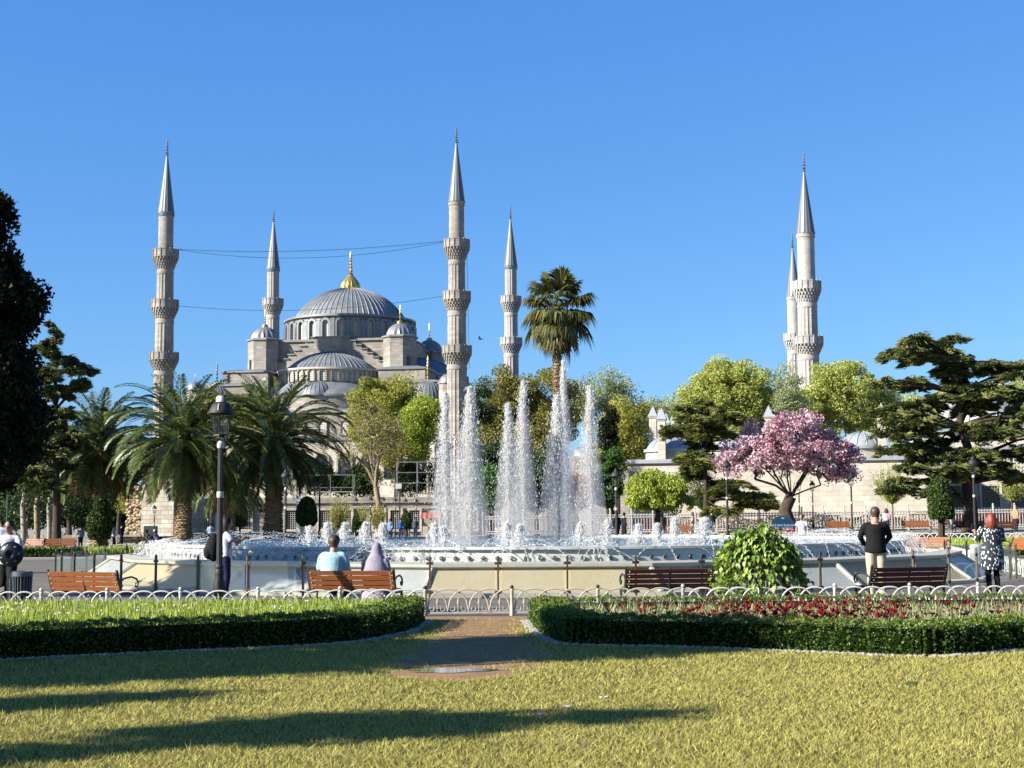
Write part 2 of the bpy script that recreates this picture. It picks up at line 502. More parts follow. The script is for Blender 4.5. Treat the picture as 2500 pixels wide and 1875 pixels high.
# foliage
M_GRASS = leafmat('lawn_grass', [(0.264, 0.280, 0.052), (0.490, 0.450, 0.104), (0.688, 0.605, 0.184), (0.767, 0.673, 0.230), (0.397, 0.406, 0.080)], 0.25, 0.75, 0.1, patch=1.3, pscale=0.8)
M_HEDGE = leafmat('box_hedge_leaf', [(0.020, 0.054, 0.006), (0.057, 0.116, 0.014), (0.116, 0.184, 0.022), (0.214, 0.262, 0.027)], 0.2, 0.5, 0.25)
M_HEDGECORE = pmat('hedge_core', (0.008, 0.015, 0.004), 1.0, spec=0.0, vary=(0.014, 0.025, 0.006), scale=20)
M_STEM = leafmat('tulip_leaf', [(0.130, 0.227, 0.020), (0.244, 0.361, 0.032), (0.389, 0.495, 0.056), (0.533, 0.603, 0.104), (0.721, 0.710, 0.208)], 0.3, 0.5)
M_STEMP = leafmat('pale_tulip_leaf', [(0.123, 0.185, 0.062), (0.271, 0.345, 0.123), (0.443, 0.493, 0.234), (0.592, 0.616, 0.345), (0.320, 0.271, 0.147)], 0.3, 0.5)
M_RED = leafmat('red_petal', [(0.115, 0.006, 0.009), (0.274, 0.009, 0.013), (0.374, 0.022, 0.020)], 0.3, 0.45)
M_DARKRED = leafmat('dark_red_petal', [(0.05, 0.006, 0.01), (0.13, 0.012, 0.018), (0.28, 0.016, 0.02)], 0.3, 0.45)
M_MAROON = leafmat('maroon_bedding', [(0.06, 0.012, 0.012), (0.17, 0.02, 0.02), (0.24, 0.05, 0.03)], 0.25)
M_LEAFBRIGHT = leafmat('bright_broad_leaf', [(0.088, 0.189, 0.015), (0.189, 0.328, 0.025), (0.302, 0.454, 0.044), (0.428, 0.554, 0.076)], 0.35, 0.4, 0.4)
M_OLIVE = leafmat('spring_olive_leaf', [(0.202, 0.205, 0.041), (0.380, 0.372, 0.068), (0.559, 0.527, 0.100), (0.380, 0.458, 0.068)], 0.4, patch=0.5)
M_OLIVEB = leafmat('brown_olive_bud', [(0.164, 0.145, 0.038), (0.310, 0.281, 0.062), (0.430, 0.394, 0.092), (0.274, 0.300, 0.062)], 0.4, patch=0.5)
M_LIME = leafmat('fresh_lime_leaf', [(0.199, 0.275, 0.025), (0.378, 0.461, 0.054), (0.557, 0.607, 0.089), (0.417, 0.529, 0.062)], 0.4, patch=0.4)
M_PALEG = leafmat('pale_spring_leaf', [(0.339, 0.391, 0.077), (0.507, 0.564, 0.128), (0.701, 0.711, 0.191), (0.460, 0.552, 0.115)], 0.4, patch=0.5)
M_GREY = leafmat('grey_green_leaf', [(0.255, 0.305, 0.133), (0.431, 0.490, 0.221), (0.611, 0.649, 0.311)], 0.4)
M_CEDAR = leafmat('cedar_needle', [(0.036, 0.061, 0.018), (0.090, 0.119, 0.035), (0.169, 0.182, 0.054), (0.239, 0.229, 0.067)], 0.15, 0.6, 0.15)
M_DEODAR = leafmat('yellow_green_needle', [(0.072, 0.094, 0.022), (0.145, 0.167, 0.036), (0.239, 0.239, 0.058)], 0.2, 0.6, 0.15)
M_CYPRESS = leafmat('dark_cypress_needle', [(0.007, 0.012, 0.005), (0.014, 0.024, 0.008), (0.03, 0.042, 0.012)], 0.1, 0.7, 0.1)
M_DARKLEAF = leafmat('dark_evergreen_leaf', [(0.014, 0.036, 0.007), (0.036, 0.072, 0.013), (0.072, 0.120, 0.022)], 0.2)
M_GREENCOL = leafmat('green_column_leaf', [(0.039, 0.104, 0.013), (0.078, 0.182, 0.023), (0.143, 0.260, 0.039)], 0.3)
M_TOPIARY = leafmat('clipped_yew', [(0.025, 0.055, 0.009), (0.055, 0.097, 0.015), (0.097, 0.138, 0.022)], 0.15)
M_FROND = leafmat('palm_leaflet', [(0.034, 0.066, 0.012), (0.075, 0.121, 0.022), (0.135, 0.180, 0.037), (0.231, 0.244, 0.067)], 0.25, 0.45, 0.4)
M_FRONDDRY = leafmat('dry_palm_leaflet', [(0.10, 0.065, 0.028), (0.20, 0.135, 0.06), (0.30, 0.215, 0.105)], 0.2, 0.8)
M_FAN = leafmat('fan_palm_blade', [(0.036, 0.060, 0.014), (0.090, 0.108, 0.026), (0.180, 0.174, 0.048), (0.324, 0.270, 0.090)], 0.25, 0.5, 0.35)
M_PINK = leafmat('pink_blossom', [(0.342, 0.110, 0.167), (0.657, 0.298, 0.394), (0.867, 0.564, 0.621), (1.025, 0.908, 0.894), (0.788, 0.470, 0.546)], 0.35, 0.6, 0.15)
M_FRUIT = pmat('orange_date_cluster', (0.55, 0.21, 0.04), 0.7, vary=(0.38, 0.13, 0.025), scale=8)
# water
def watermats():
    m, nt, out = _new('white_water')
    L = nt.links.new
    b = _n(nt, 'ShaderNodeBsdfPrincipled', Roughness=0.4)
    b.inputs['Base Color'].default_value = (0.74, 0.72, 0.69, 1); b.inputs['Specular IOR Level'].default_value = 0.6
    t = _n(nt, 'ShaderNodeBsdfTranslucent'); t.inputs['Color'].default_value = (0.72, 0.71, 0.70, 1)
    mx = _n(nt, 'ShaderNodeMixShader'); mx.inputs[0].default_value = 0.55
    L(b.outputs[0], mx.inputs[1]); L(t.outputs[0], mx.inputs[2])
    tr = _n(nt, 'ShaderNodeBsdfTransparent')
    m2 = _n(nt, 'ShaderNodeMixShader'); m2.inputs[0].default_value = 0.50
    L(mx.outputs[0], m2.inputs[1]); L(tr.outputs[0], m2.inputs[2])
    L(m2.outputs[0], out.inputs['Surface'])
    w, nt, out = _new('pool_water')
    L = nt.links.new
    b = _n(nt, 'ShaderNodeBsdfPrincipled', Roughness=0.08)
    b.inputs['Base Color'].default_value = (0.08, 0.17, 0.21, 1); b.inputs['Specular IOR Level'].default_value = 0.6
    tc = _n(nt, 'ShaderNodeTexCoord')
    nz = _n(nt, 'ShaderNodeTexNoise', Scale=5.0, Detail=4.0); L(tc.outputs['Object'], nz.inputs['Vector'])
    bp = _n(nt, 'ShaderNodeBump', Strength=0.8, Distance=0.08); L(nz.outputs['Fac'], bp.inputs['Height']); L(bp.outputs[0], b.inputs['Normal'])
    L(b.outputs[0], out.inputs['Surface'])
    g, nt, out = _new('clear_glass')
    L = nt.links.new
    tr = _n(nt, 'ShaderNodeBsdfTransparent'); tr.inputs['Color'].default_value = (0.95, 0.975, 0.97, 1)
    gl = _n(nt, 'ShaderNodeBsdfGlossy', Roughness=0.04); gl.inputs['Color'].default_value = (0.9, 0.97, 0.97, 1)
    df = _n(nt, 'ShaderNodeBsdfDiffuse'); df.inputs['Color'].default_value = (0.45, 0.52, 0.52, 1)
    mx = _n(nt, 'ShaderNodeMixShader'); mx.inputs[0].default_value = 0.06; L(tr.outputs[0], mx.inputs[1]); L(gl.outputs[0], mx.inputs[2])
    m2 = _n(nt, 'ShaderNodeMixShader'); m2.inputs[0].default_value = 0.025; L(mx.outputs[0], m2.inputs[1]); L(df.outputs[0], m2.inputs[2])
    L(m2.outputs[0], out.inputs['Surface'])
    return m, w, g
M_FOAM, M_WATER, M_GLASS = watermats()
def clear_pane():
    m, nt, out = _new('lantern_pane')
    tr = _n(nt, 'ShaderNodeBsdfTransparent'); gl = _n(nt, 'ShaderNodeBsdfGlossy', Roughness=0.05); mx = _n(nt, 'ShaderNodeMixShader'); mx.inputs[0].default_value = 0.05
    nt.links.new(tr.outputs[0], mx.inputs[1]); nt.links.new(gl.outputs[0], mx.inputs[2]); nt.links.new(mx.outputs[0], out.inputs['Surface']); return m
M_PANE = clear_pane()
def mistmat():
    m, nt, out = _new('fine_mist')
    v = _n(nt, 'ShaderNodeVolumePrincipled'); v.inputs['Color'].default_value = (0.98, 0.97, 0.96, 1); v.inputs['Density'].default_value = 0.85; v.inputs['Anisotropy'].default_value = 0.2
    nt.links.new(v.outputs[0], out.inputs['Volume']); return m
M_MIST = mistmat()
# ------------------------------------------------------------------ ground sheets
def sheet(name, xs, ys, mat, dz, kind='structure', zf=gz):
    vs_ = []; fs = []
    for y in ys:
        for x in xs:
            vs_.append((x, y, zf(x, y) + dz))
    k = len(xs)
    for j in range(len(ys) - 1):
        for i in range(k - 1):
            fs.append((j * k + i, j * k + i + 1, (j + 1) * k + i + 1, (j + 1) * k + i))
    m = MB(); m.add(vs_, fs)
    return tag(m.build(name, mat, smooth=80), kind=kind)
def lin(a, b, n): return [a + (b - a) * i / (n - 1) for i in range(n)]
sheet('ground', [-2500, -900, -300, -120] + lin(-60, 70, 66) + [130, 320, 900, 2500],
      [-400, -60, 0] + lin(24, 124, 51) + [150, 200, 260, 330, 420, 900, 2500], M_PLAZA, -0.02)
sheet('lawn', lin(-45, 45, 40), lin(-45, 24.2, 40), M_LAWN, 0.0)
sheet('park_path', lin(-40, 40, 41), lin(24.2, 66, 43), M_PAVE, 0.0)

def resample(pts, step):
    pts = [Vector((p[0], p[1], 0)) for p in pts]
    out = [pts[0].copy()]
    # catmull-rom then even spacing
    dense = []
    n = len(pts)
    for i in range(n - 1):
        p0, p1, p2, p3 = pts[max(i - 1, 0)], pts[i], pts[i + 1], pts[min(i + 2, n - 1)]
        for k in range(24):
            t = k / 24
            dense.append(0.5 * ((2 * p1) + (p2 - p0) * t + (2 * p0 - 5 * p1 + 4 * p2 - p3) * t * t + (3 * p1 - p0 - 3 * p2 + p3) * t ** 3))
    dense.append(pts[-1])
    acc = 0
    for a, b in zip(dense, dense[1:]):
        d = (b - a).length
        while acc + d >= step:
            t = (step - acc) / d
            a = a + (b - a) * t
            out.append(a.copy()); d = (b - a).length; acc = 0
        acc += d
    return out

LBK = [G(x, y) for x, y in [(-420, 1636), (-200, 1624), (0, 1612), (400, 1592), (800, 1573), (945, 1553), (1008, 1536), (1036, 1516)]]
RBK = [G(x, y) for x, y in [(1297, 1516), (1312, 1538), (1345, 1560), (1410, 1574), (1670, 1580), (2000, 1593), (2220, 1602), (2330, 1600), (2500, 1585), (2720, 1572), (2900, 1566)]]
LB = resample(LBK, 0.1); RB = resample(RBK, 0.1)
BACKY = 24.05
def in_poly(x, y, poly):
    c = False; n = len(poly); j = n - 1
    for i in range(n):
        xi, yi = poly[i][0], poly[i][1]; xj, yj = poly[j][0], poly[j][1]
        if (yi > y) != (yj > y) and x < (xj - xi) * (y - yi) / (yj - yi + 1e-12) + xi: c = not c
        j = i
    return c
def in_poly_np(x, y, poly):
    c = np.zeros(len(x), bool); n = len(poly); j = n - 1
    for i in range(n):
        xi, yi = poly[i][0], poly[i][1]; xj, yj = poly[j][0], poly[j][1]
        t = ((yi > y) != (yj > y)) & (x < (xj - xi) * (y - yi) / (yj - yi + 1e-12) + xi)
        c ^= t; j = i
    return c
def off(path, d):
    out = []
    for i, p in enumerate(path):
        t = (path[min(i + 1, len(path) - 1)] - path[max(i - 1, 0)]).normalized()
        out.append(p + Vector((-t.y, t.x, 0)) * d)
    return out
L_POLY = [(p.x, p.y) for p in LB] + [(LB[-1].x, BACKY), (LB[0].x, BACKY)]
R_POLY = [(p.x, p.y) for p in RB] + [(RB[-1].x, BACKY), (RB[0].x, BACKY)]

# bare earth of the trodden path between the two beds
rd = random.Random(3)
DPX = [(1036, 1500), (1062, 1528), (1050, 1556), (985, 1590), (945, 1620), (950, 1645), (1020, 1660), (1130, 1664), (1240, 1654), (1320, 1626), (1355, 1592), (1300, 1556), (1270, 1532), (1296, 1500)]
dp = resample([G(x, y) for x, y in DPX], 0.12)
dp = [p + Vector((rd.uniform(-.06, .06), rd.uniform(-.09, .09), 0)) for p in dp]
D_POLY = [(p.x, min(p.y, 24.15)) for p in dp]
m = MB(); m.add([(x, y, 0.004) for x, y in D_POLY], [tuple(range(len(D_POLY)))])
tag(m.build('earth_path', M_DIRT, smooth=0), kind='structure')
# earth strip along the low fence, and the soil of both beds
m = MB(); m.add([(-9, 23.3, .0035), (12, 23.3, .0035), (12, 24.6, .0035), (-9, 24.6, .0035)], [(0, 1, 2, 3)])
tag(m.build('earth_strip', M_DIRT, smooth=0), kind='structure')
# puddle on the path
pc = G(1105, 1638)
m = MB(); ring = []
for i in range(40):
    w = 2 * PI * i / 40
    r = 1 + 0.18 * math.sin(3 * w + 1) + 0.12 * math.sin(7 * w)
    ring.append((0.48 * r * math.cos(w), 0.24 * r * math.sin(w), 0))
m.add(ring, [tuple(range(40))])
M_PUDDLE = pmat('puddle_water', (0.16, 0.16, 0.16), 0.03, spec=1.0)
tag(m.build('puddle', M_PUDDLE, smooth=0, loc=(pc.x, pc.y, 0.010)), kind='structure')

# ------------------------------------------------------------------ lawn grass
rng = np.random.default_rng(7)
def grass():
    N = 680000
    u = rng.random(N)
    Y = 8.2 + (24.0 - 8.2) * u ** 1.35
    X = (rng.random(N) * 2 - 1) * (0.36 * Y + 3.6)
    keep = ~(in_poly_np(X, Y, L_POLY) | in_poly_np(X, Y, R_POLY))
    ind = in_poly_np(X, Y, D_POLY)
    cxd = sum(p[0] for p in D_POLY) / len(D_POLY); cyd = sum(p[1] for p in D_POLY) / len(D_POLY)
    inner = in_poly_np(X, Y, [(cxd + (x - cxd) * .66, cyd + (y - cyd) * .80 + .25) for x, y in D_POLY]); inner2 = in_poly_np(X, Y, [(cxd + (x - cxd) * .84, cyd + (y - cyd) * .92 + .1) for x, y in D_POLY])
    keep &= (~ind) | (rng.random(N) < np.where(inner, .05, np.where(inner2, .28, .62)))
    strip = (Y > 23.0)
    keep &= (~strip) | (rng.random(N) < 0.25)
    keep &= ~(((X - pc.x) / .62) ** 2 + ((Y - pc.y + .28) / .55) ** 2 < 1)
    X = X[keep]; Y = Y[keep]; n = len(X)
    h = rng.uniform(0.014, 0.040, n) * (1 + 0.8 * (rng.random(n) < 0.05))
    a = rng.random(n) * 2 * PI
    lean = rng.normal(0, 0.95, (n, 2))
    w = rng.uniform(0.0018, 0.0036, n) * (0.6 + Y / 20)
    base = np.stack([X, Y, np.zeros(n)], 1)
    side = np.stack([np.cos(a), np.sin(a), np.zeros(n)], 1) * w[:, None]
    tip = base + np.stack([lean[:, 0] * h, lean[:, 1] * h, h], 1)
    v = np.stack([base - side, base + side, tip], 1).reshape(-1, 3)
    return tag(soup('grass', v, 3, M_GRASS, rnd=rng.random(n)), 'dry yellow green mown grass of the foreground lawn', 'grass', kind='stuff')
grass()

# ------------------------------------------------------------------ clipped hedges
def hedge(name, label, path, w, h, dens, seed, group=None, mat=M_HEDGE, leaf=0.028):
    rg = np.random.default_rng(seed)
    t = thing(name, label, 'hedge', (path[0].x, path[0].y, 0), 0, group)
    o = Vector(path[0])
    n = len(path)
    core = MB(); ring_n = 6; vs_ = []; fs = []
    for i, p in enumerate(path):
        d = (path[min(i + 1, n - 1)] - path[max(i - 1, 0)]).normalized(); s_ = Vector((-d.y, d.x, 0))
        q = p - o
        for (a, z) in [(-.5, 0), (-.5, .8), (-.36, .95), (.36, .95), (.5, .8), (.5, 0)]:
            vs_.append(q + s_ * (a * (w - 0.13)) + Vector((0, 0, z * (h - 0.06))))
    for i in range(n - 1):
        for j in range(5):
            fs.append((i * 6 + j, i * 6 + j + 1, (i + 1) * 6 + j + 1, (i + 1) * 6 + j))
    fs.append(tuple(range(6))); fs.append(tuple((n - 1) * 6 + j for j in range(5, -1, -1)))
    core.add(vs_, fs); core.build('hedge_body', M_HEDGECORE, t)
    P_ = np.array([[p.x - o.x, p.y - o.y, 0] for p in path])
    D_ = np.gradient(P_, axis=0); D_ = unit(D_); S_ = np.stack([-D_[:, 1], D_[:, 0], np.zeros(n)], 1)
    length = float(np.sum(np.linalg.norm(np.diff(P_, axis=0), axis=1)))
    per = 2 * h + w
    N = int(length * per * dens)
    ii = rg.random(N) * (n - 1.001); i0 = ii.astype(int); fr = (ii - i0)[:, None]
    base = P_[i0] * (1 - fr) + P_[i0 + 1] * fr; sd = S_[i0]
    lump = 0.022 * np.sin(ii * 0.9 + seed) + 0.018 * np.sin(ii * 2.3 + 4 * ii * .13) + 0.012 * np.sin(ii * 5.1) + 0.018 * rg.normal(size=N) + np.where(rg.random(N) < .02, np.abs(rg.normal(0, .04, N)), 0)
    s = rg.random(N) * per
    a = np.where(s < h, -w / 2, np.where(s < h + w, s - h - w / 2, w / 2))
    z = np.where(s < h, s, np.where(s < h + w, h, s - h - w))
    rc = np.abs(a) > w / 2 - 0.05
    top = (s >= h) & (s < h + w)
    outn = np.where(top, 0, np.sign(a))
    a = a + outn * lump + 0
    z = np.where(top, z + lump * 0.8 - 0.05 * (np.abs(a) / (w / 2)) ** 6, z)
    C = base + sd * a[:, None]; C[:, 2] = np.maximum(z, 0.01)
    # end caps
    K = int(2 * w * h * dens)
    ea = rg.uniform(-w / 2, w / 2, K); ez = rg.uniform(0, h, K); e = rg.integers(0, 2, K)
    C2 = np.where(e[:, None] == 0, P_[0] - D_[0] * 0.02, P_[-1] + D_[-1] * 0.02) + np.where(e[:, None] == 0, S_[0], S_[-1]) * ea[:, None]
    C2[:, 2] = ez
    C = np.concatenate([C, C2]); z = np.concatenate([z, ez])
    q = leaf_quads(rg, C, rg.gamma(6, 1 / 6, len(C)) * leaf, 0.62)
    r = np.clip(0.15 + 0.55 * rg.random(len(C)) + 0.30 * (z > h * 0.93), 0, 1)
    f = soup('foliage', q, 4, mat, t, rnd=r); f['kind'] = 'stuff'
    return t
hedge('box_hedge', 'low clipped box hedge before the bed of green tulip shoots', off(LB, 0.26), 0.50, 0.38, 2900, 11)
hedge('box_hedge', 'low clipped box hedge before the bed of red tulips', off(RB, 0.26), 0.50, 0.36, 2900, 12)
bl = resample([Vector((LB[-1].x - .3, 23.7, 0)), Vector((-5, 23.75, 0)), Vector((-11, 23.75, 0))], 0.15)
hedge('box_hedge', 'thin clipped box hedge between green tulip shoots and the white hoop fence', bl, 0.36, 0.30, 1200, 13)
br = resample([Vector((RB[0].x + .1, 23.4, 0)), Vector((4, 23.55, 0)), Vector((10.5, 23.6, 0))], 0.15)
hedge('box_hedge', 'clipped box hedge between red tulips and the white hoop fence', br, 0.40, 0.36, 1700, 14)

# white pebbles laid along the hedges
def pebbles(path, seed, label):
    rg = np.random.default_rng(seed); m = MB()
    for i, p in enumerate(path):
        if abs(p.x) > 8.5: continue
        d = (path[min(i + 1, len(path) - 1)] - path[max(i - 1, 0)]).normalized(); s_ = Vector((-d.y, d.x, 0))
        for k in range(9):
            q = p + d * rg.uniform(-.06, .06) - s_ * (0.02 + abs(rg.normal(0.05, 0.05)))
            r = rg.uniform(.012, .028)
            m.ball((q.x, q.y, r * .5), (r, r * rg.uniform(.7, 1.1), r * .7), 5, 3)
    return tag(m.build('pebble_edging', M_PEBBLE, smooth=60), label, 'pebbles', kind='stuff')
pebbles(LB, 1, 'row of white pebbles below the hedge of the green bed')
pebbles(RB, 2, 'row of white pebbles below the hedge of the red tulip bed')

# ------------------------------------------------------------------ tulip beds
def blades(rg, X, Y, h0, h1, w0, w1, lean=0.12):
    n = len(X)
    h = rg.uniform(h0, h1, n); a = rg.random(n) * PI
    w = rg.uniform(w0, w1, n)
    base = np.stack([X, Y, np.zeros(n)], 1)
    side = np.stack([np.cos(a), np.sin(a), np.zeros(n)], 1) * w[:, None]
    ln = rg.normal(0, lean, (n, 2))
    mid = base + np.stack([ln[:, 0] * h * .35, ln[:, 1] * h * .35, h * .55], 1)
    tip = base + np.stack([ln[:, 0] * h, ln[:, 1] * h, h], 1)
    return np.stack([base, mid + side, tip, mid - side], 1).reshape(-1, 3)
def bed_soil(poly, name='flower_bed_soil', dz=0.012):
    m = MB(); m.add([(x, y, dz) for x, y in poly], [tuple(range(len(poly)))])
    return tag(m.build(name, M_SOIL, smooth=0), kind='structure')
def sample_poly(rg, poly, n):
    xs = [p[0] for p in poly]; ys = [p[1] for p in poly]
    X = rg.uniform(min(xs), max(xs), n * 3); Y = rg.uniform(min(ys), max(ys), n * 3)
    k = in_poly_np(X, Y, poly)
    return X[k][:n], Y[k][:n]
inL = off(LB, 0.5); inR = off(RB, 0.5)
LIN = [(p.x, p.y) for p in inL if p.x > -9.5] + [(inL[-1].x, 23.5), (-9.5, 23.5)]
RIN = [(p.x, p.y) for p in inR if p.x < 10] + [(10, 23.35), (inR[0].x, 23.2)]
bed_soil(LIN); bed_soil(RIN)
rg = np.random.default_rng(21)
X, Y = sample_poly(rg, LIN, 26000)
v = blades(rg, X, Y, 0.26, 0.46, 0.007, 0.017)
tag(soup('tulip_shoots', v, 4, M_STEM, rnd=np.clip(rg.random(len(X)) * 1.0, 0, 1)), 'dense pale green tulip shoots filling the hedged bed', 'plants', kind='stuff')
X, Y = sample_poly(rg, LIN, 500)
q = leaf_quads(rg, np.stack([X, Y, rg.uniform(.40, .47, len(X))], 1), 0.045, 0.6)
M_CREAMPET = leafmat('cream_bud', [(0.60, 0.60, 0.38), (0.72, 0.72, 0.62)], 0.3)
tag(soup('cream_tulip_buds', q, 4, M_CREAMPET, rnd=rg.random(len(X))), 'scattered small cream buds over the green tulip shoots', 'flowers', kind='stuff')
X, Y = sample_poly(rg, RIN, 15000)
v = blades(rg, X, Y, 0.16, 0.36, 0.006, 0.015, 0.22)
tag(soup('tulip_shoots', v, 4, M_STEMP, rnd=rg.random(len(X))), 'pale tulip stems and leaves among the red blooms', 'plants', kind='stuff')
# fallen dark petals / low dark red blooms between the stems
X, Y = sample_poly(rg, RIN, 2600)
q = leaf_quads(rg, np.stack([X, Y, rg.uniform(.12, .30, len(X))], 1), 0.06, 0.7)
tag(soup('dark_red_petals', q, 4, M_DARKRED, rnd=rg.random(len(X))), 'wilting dark red petals among the pale tulip stems', 'petals', kind='stuff')
n = 230
px = np.where(rg.random(n) < .7, rg.normal(1910, 150, n), rg.uniform(1400, 2500, n)); Yk = 23.2 - np.abs(rg.normal(0, 1.5, n)); Xk = (px - 1250) / F * Yk
kk = in_poly_np(Xk, Yk, RIN)
Ck = np.stack([Xk, Yk, rg.uniform(.26, .38, n)], 1)[kk]
Ck = np.repeat(Ck, 4, axis=0) + rg.normal(0, .018, (4 * len(Ck), 3))
tag(soup('red_tulip_mass', leaf_quads(rg, Ck, .05, .7), 4, M_RED, rnd=np.repeat(rg.random(len(Ck) // 4) ** 2.2, 4)), 'mass of deep red tulip heads along the back of the hedged bed', 'flowers', kind='stuff')
def tulip_meshes():
    out = []
    for s in range(3):
        r_ = random.Random(s)
        m = MB()
        m.tube([(0, 0, 0), (.01, 0, .17), (.015 * (s - 1), .01, .33)], [.006, .005, .005], 5)
        for k in range(2):
            w = r_.uniform(0, 6)
            d = Vector((math.cos(w), math.sin(w), 0)); sd = Vector((-d.y, d.x, 0))
            m.add([(0, 0, .02), d * .05 + sd * .02 + Vector((0, 0, .13)), d * .09 + Vector((0, 0, .25)), d * .05 - sd * .02 + Vector((0, 0, .13))], [(0, 1, 2, 3)])
        stem = m.mesh('tulip_stem', M_STEMP)
        b = MB(); c = Vector((.015 * (s - 1), .01, .33))
        for k in range(6):
            w = k * PI / 3 + s
            d = Vector((math.cos(w), math.sin(w), 0)); sd = Vector((-d.y, d.x, 0))
            op = [.030, .042, .055][s]
            b.add([c, c + d * .032 + sd * .024 + Vector((0, 0, .035)), c + d * op + Vector((0, 0, .082 - .012 * s)), c + d * .032 - sd * .024 + Vector((0, 0, .035))], [(0, 1, 2, 3)])
        bloom = b.mesh('bloom', M_REDT if s < 2 else M_DRT)
        out.append((stem, bloom))
    return out
M_REDT = pmat('tulip_red', (0.34, 0.012, 0.016), 0.45, vary=(0.20, 0.008, 0.012), scale=20)
M_DRT = pmat('tulip_dark_red', (0.12, 0.008, 0.012), 0.5, vary=(0.06, 0.006, 0.008), scale=20)
TM = tulip_meshes()
rt = random.Random(5); cnt = 0
while cnt < 260:
    if rt.random() < 0.6:
        px, py = rt.uniform(1690, 2200), 1472 + abs(rt.gauss(0, 16))
    else:
        px, py = rt.uniform(1420, 2500), rt.uniform(1462, 1530)
    Yt = 1.25 * 3600 / max(60, py - 1260)
    p = P(px, py, Yt)
    if not in_poly(p.x, Yt, RIN): continue
    cnt += 1
    k = rt.choices([0, 1, 2], [3, 2, 5])[0]
    o = link('red_tulip', TM[k][0], None, (p.x, Yt, 0.0), rt.uniform(0, 6))
    o.scale = (.95, .95, rt.uniform(.62, .98))
    tag(o, 'red tulip in bloom standing in the hedged flower bed', 'tulip', 'red tulips in the hedged bed')
    link('bloom', TM[k][1], o)

# ------------------------------------------------------------------ white hoop fence
def hoop_curve(x0, x1, c, w, h, z0, n=14):
    pts = []
    for i in range(n + 1):
        x = x0 + (x1 - x0) * i / n
        u = min(1, abs((x - c) / w))
        pts.append((x, 0, z0 + h * math.sqrt(max(0, 1 - u ** 2.3))))
    return pts
_hp = {}
def hoop_parts(wd):
    k = round(wd, 3)
    if k in _hp: return _hp[k]
    a = MB(); a.tube(hoop_curve(-wd, wd, 0, wd, .36, .08, 18), .0135, 6); A = a
    hl = MB(); hl.tube(hoop_curve(0, wd, 0, wd, .36, .08, 10), .0135, 6)
    sp = MB(); sp.tube([(0, 0, .05), (0, 0, .20)], .008, 5); sp.lathe([(.004, .18), (.022, .21), (.016, .25), (.002, .31)], 6)
    sp.tube([(-.03, 0, .205), (.03, 0, .205)], .007, 5)
    sc = MB()
    for sgn in (-1, 1):
        pts = []
        for i in range(15):
            w = i / 14 * 1.6 * PI
            r = .05 * (1 - .55 * i / 14)
            pts.append((sgn * (wd * .28 + r * math.cos(w + PI * .75)), 0, .12 + r * math.sin(w + PI * .75)))
        sc.tube(pts, .008, 5)
    _hp[k] = (a, hl, sp, sc)
    return _hp[k]
def fence_post_mesh(mat, ball):
    m = MB(); m.lathe([(.038, 0), (.038, .04), (.028, .06), (.028, .40), (.036, .42), (.022, .445)], 10, capb=True)
    p = m.mesh('post', mat)
    b = MB(); b.ball((0, 0, .475), .032, 10, 6)
    return p, b.mesh('cap_ball', ball)
FENCE_Y = 24.85
posts_px = [-60, 100, 261, 440, 630, 830, 1038, 1250, 1460, 1668, 1855, 2039, 2222, 2389, 2545]
fence = thing('hoop_fence', 'low white cast iron fence of overlapping hoops along the flower beds', 'fence', (0, FENCE_Y, 0))
PW, BW = fence_post_mesh(M_WHITEMET, M_WHITEMET)
PG, BG_ = fence_post_mesh(M_GREYMET, M_LAMP)
fx = [P(x, 1480, FENCE_Y).x for x in posts_px]
for i, x in enumerate(fx):
    old = 5 <= i <= 9
    po = link('post', PG if old else PW, fence, (x, 0, 0))
    link('cap_ball', BG_ if (old and i != 5 and i != 9) else BW, po)
_cache = {}
for i in range(len(fx) - 1):
    Ln = fx[i + 1] - fx[i]; n = 4; wd = (Ln - .06) / n
    matp = M_GREYMET if 6 <= i <= 8 else M_WHITEMET
    key = (round(wd, 2), matp.name)
    if key not in _cache:
        w2 = round(wd, 2)
        A, H, S, C = hoop_parts(w2)
        _cache[key] = [A.mesh('arch', matp), H.mesh('half_arch', matp), S.mesh('spear', matp), C.mesh('scroll', matp)]
    ms = _cache[key]
    x0 = fx[i] + .03
    for j in range(1, n): link('arch', ms[0], fence, (x0 + j * wd, (j % 2) * .012, 0))
    link('half_arch', ms[1], fence, (x0, 0.012 * 0, 0))
    o = link('half_arch', ms[1], fence, (x0 + n * wd, 0, 0)); o.scale = (-1, 1, 1)
    for j in range(n):
        link('spear', ms[2], fence, (x0 + (j + .5) * wd, 0.006, 0)); link('scroll', ms[3], fence, (x0 + (j + .5) * wd, .006, 0))
    r = MB(); r.box((0, 0, .055), (Ln - .05, .016, .028)); r.build('rail', matp, fence, loc=((fx[i] + fx[i + 1]) / 2, .01, 0))
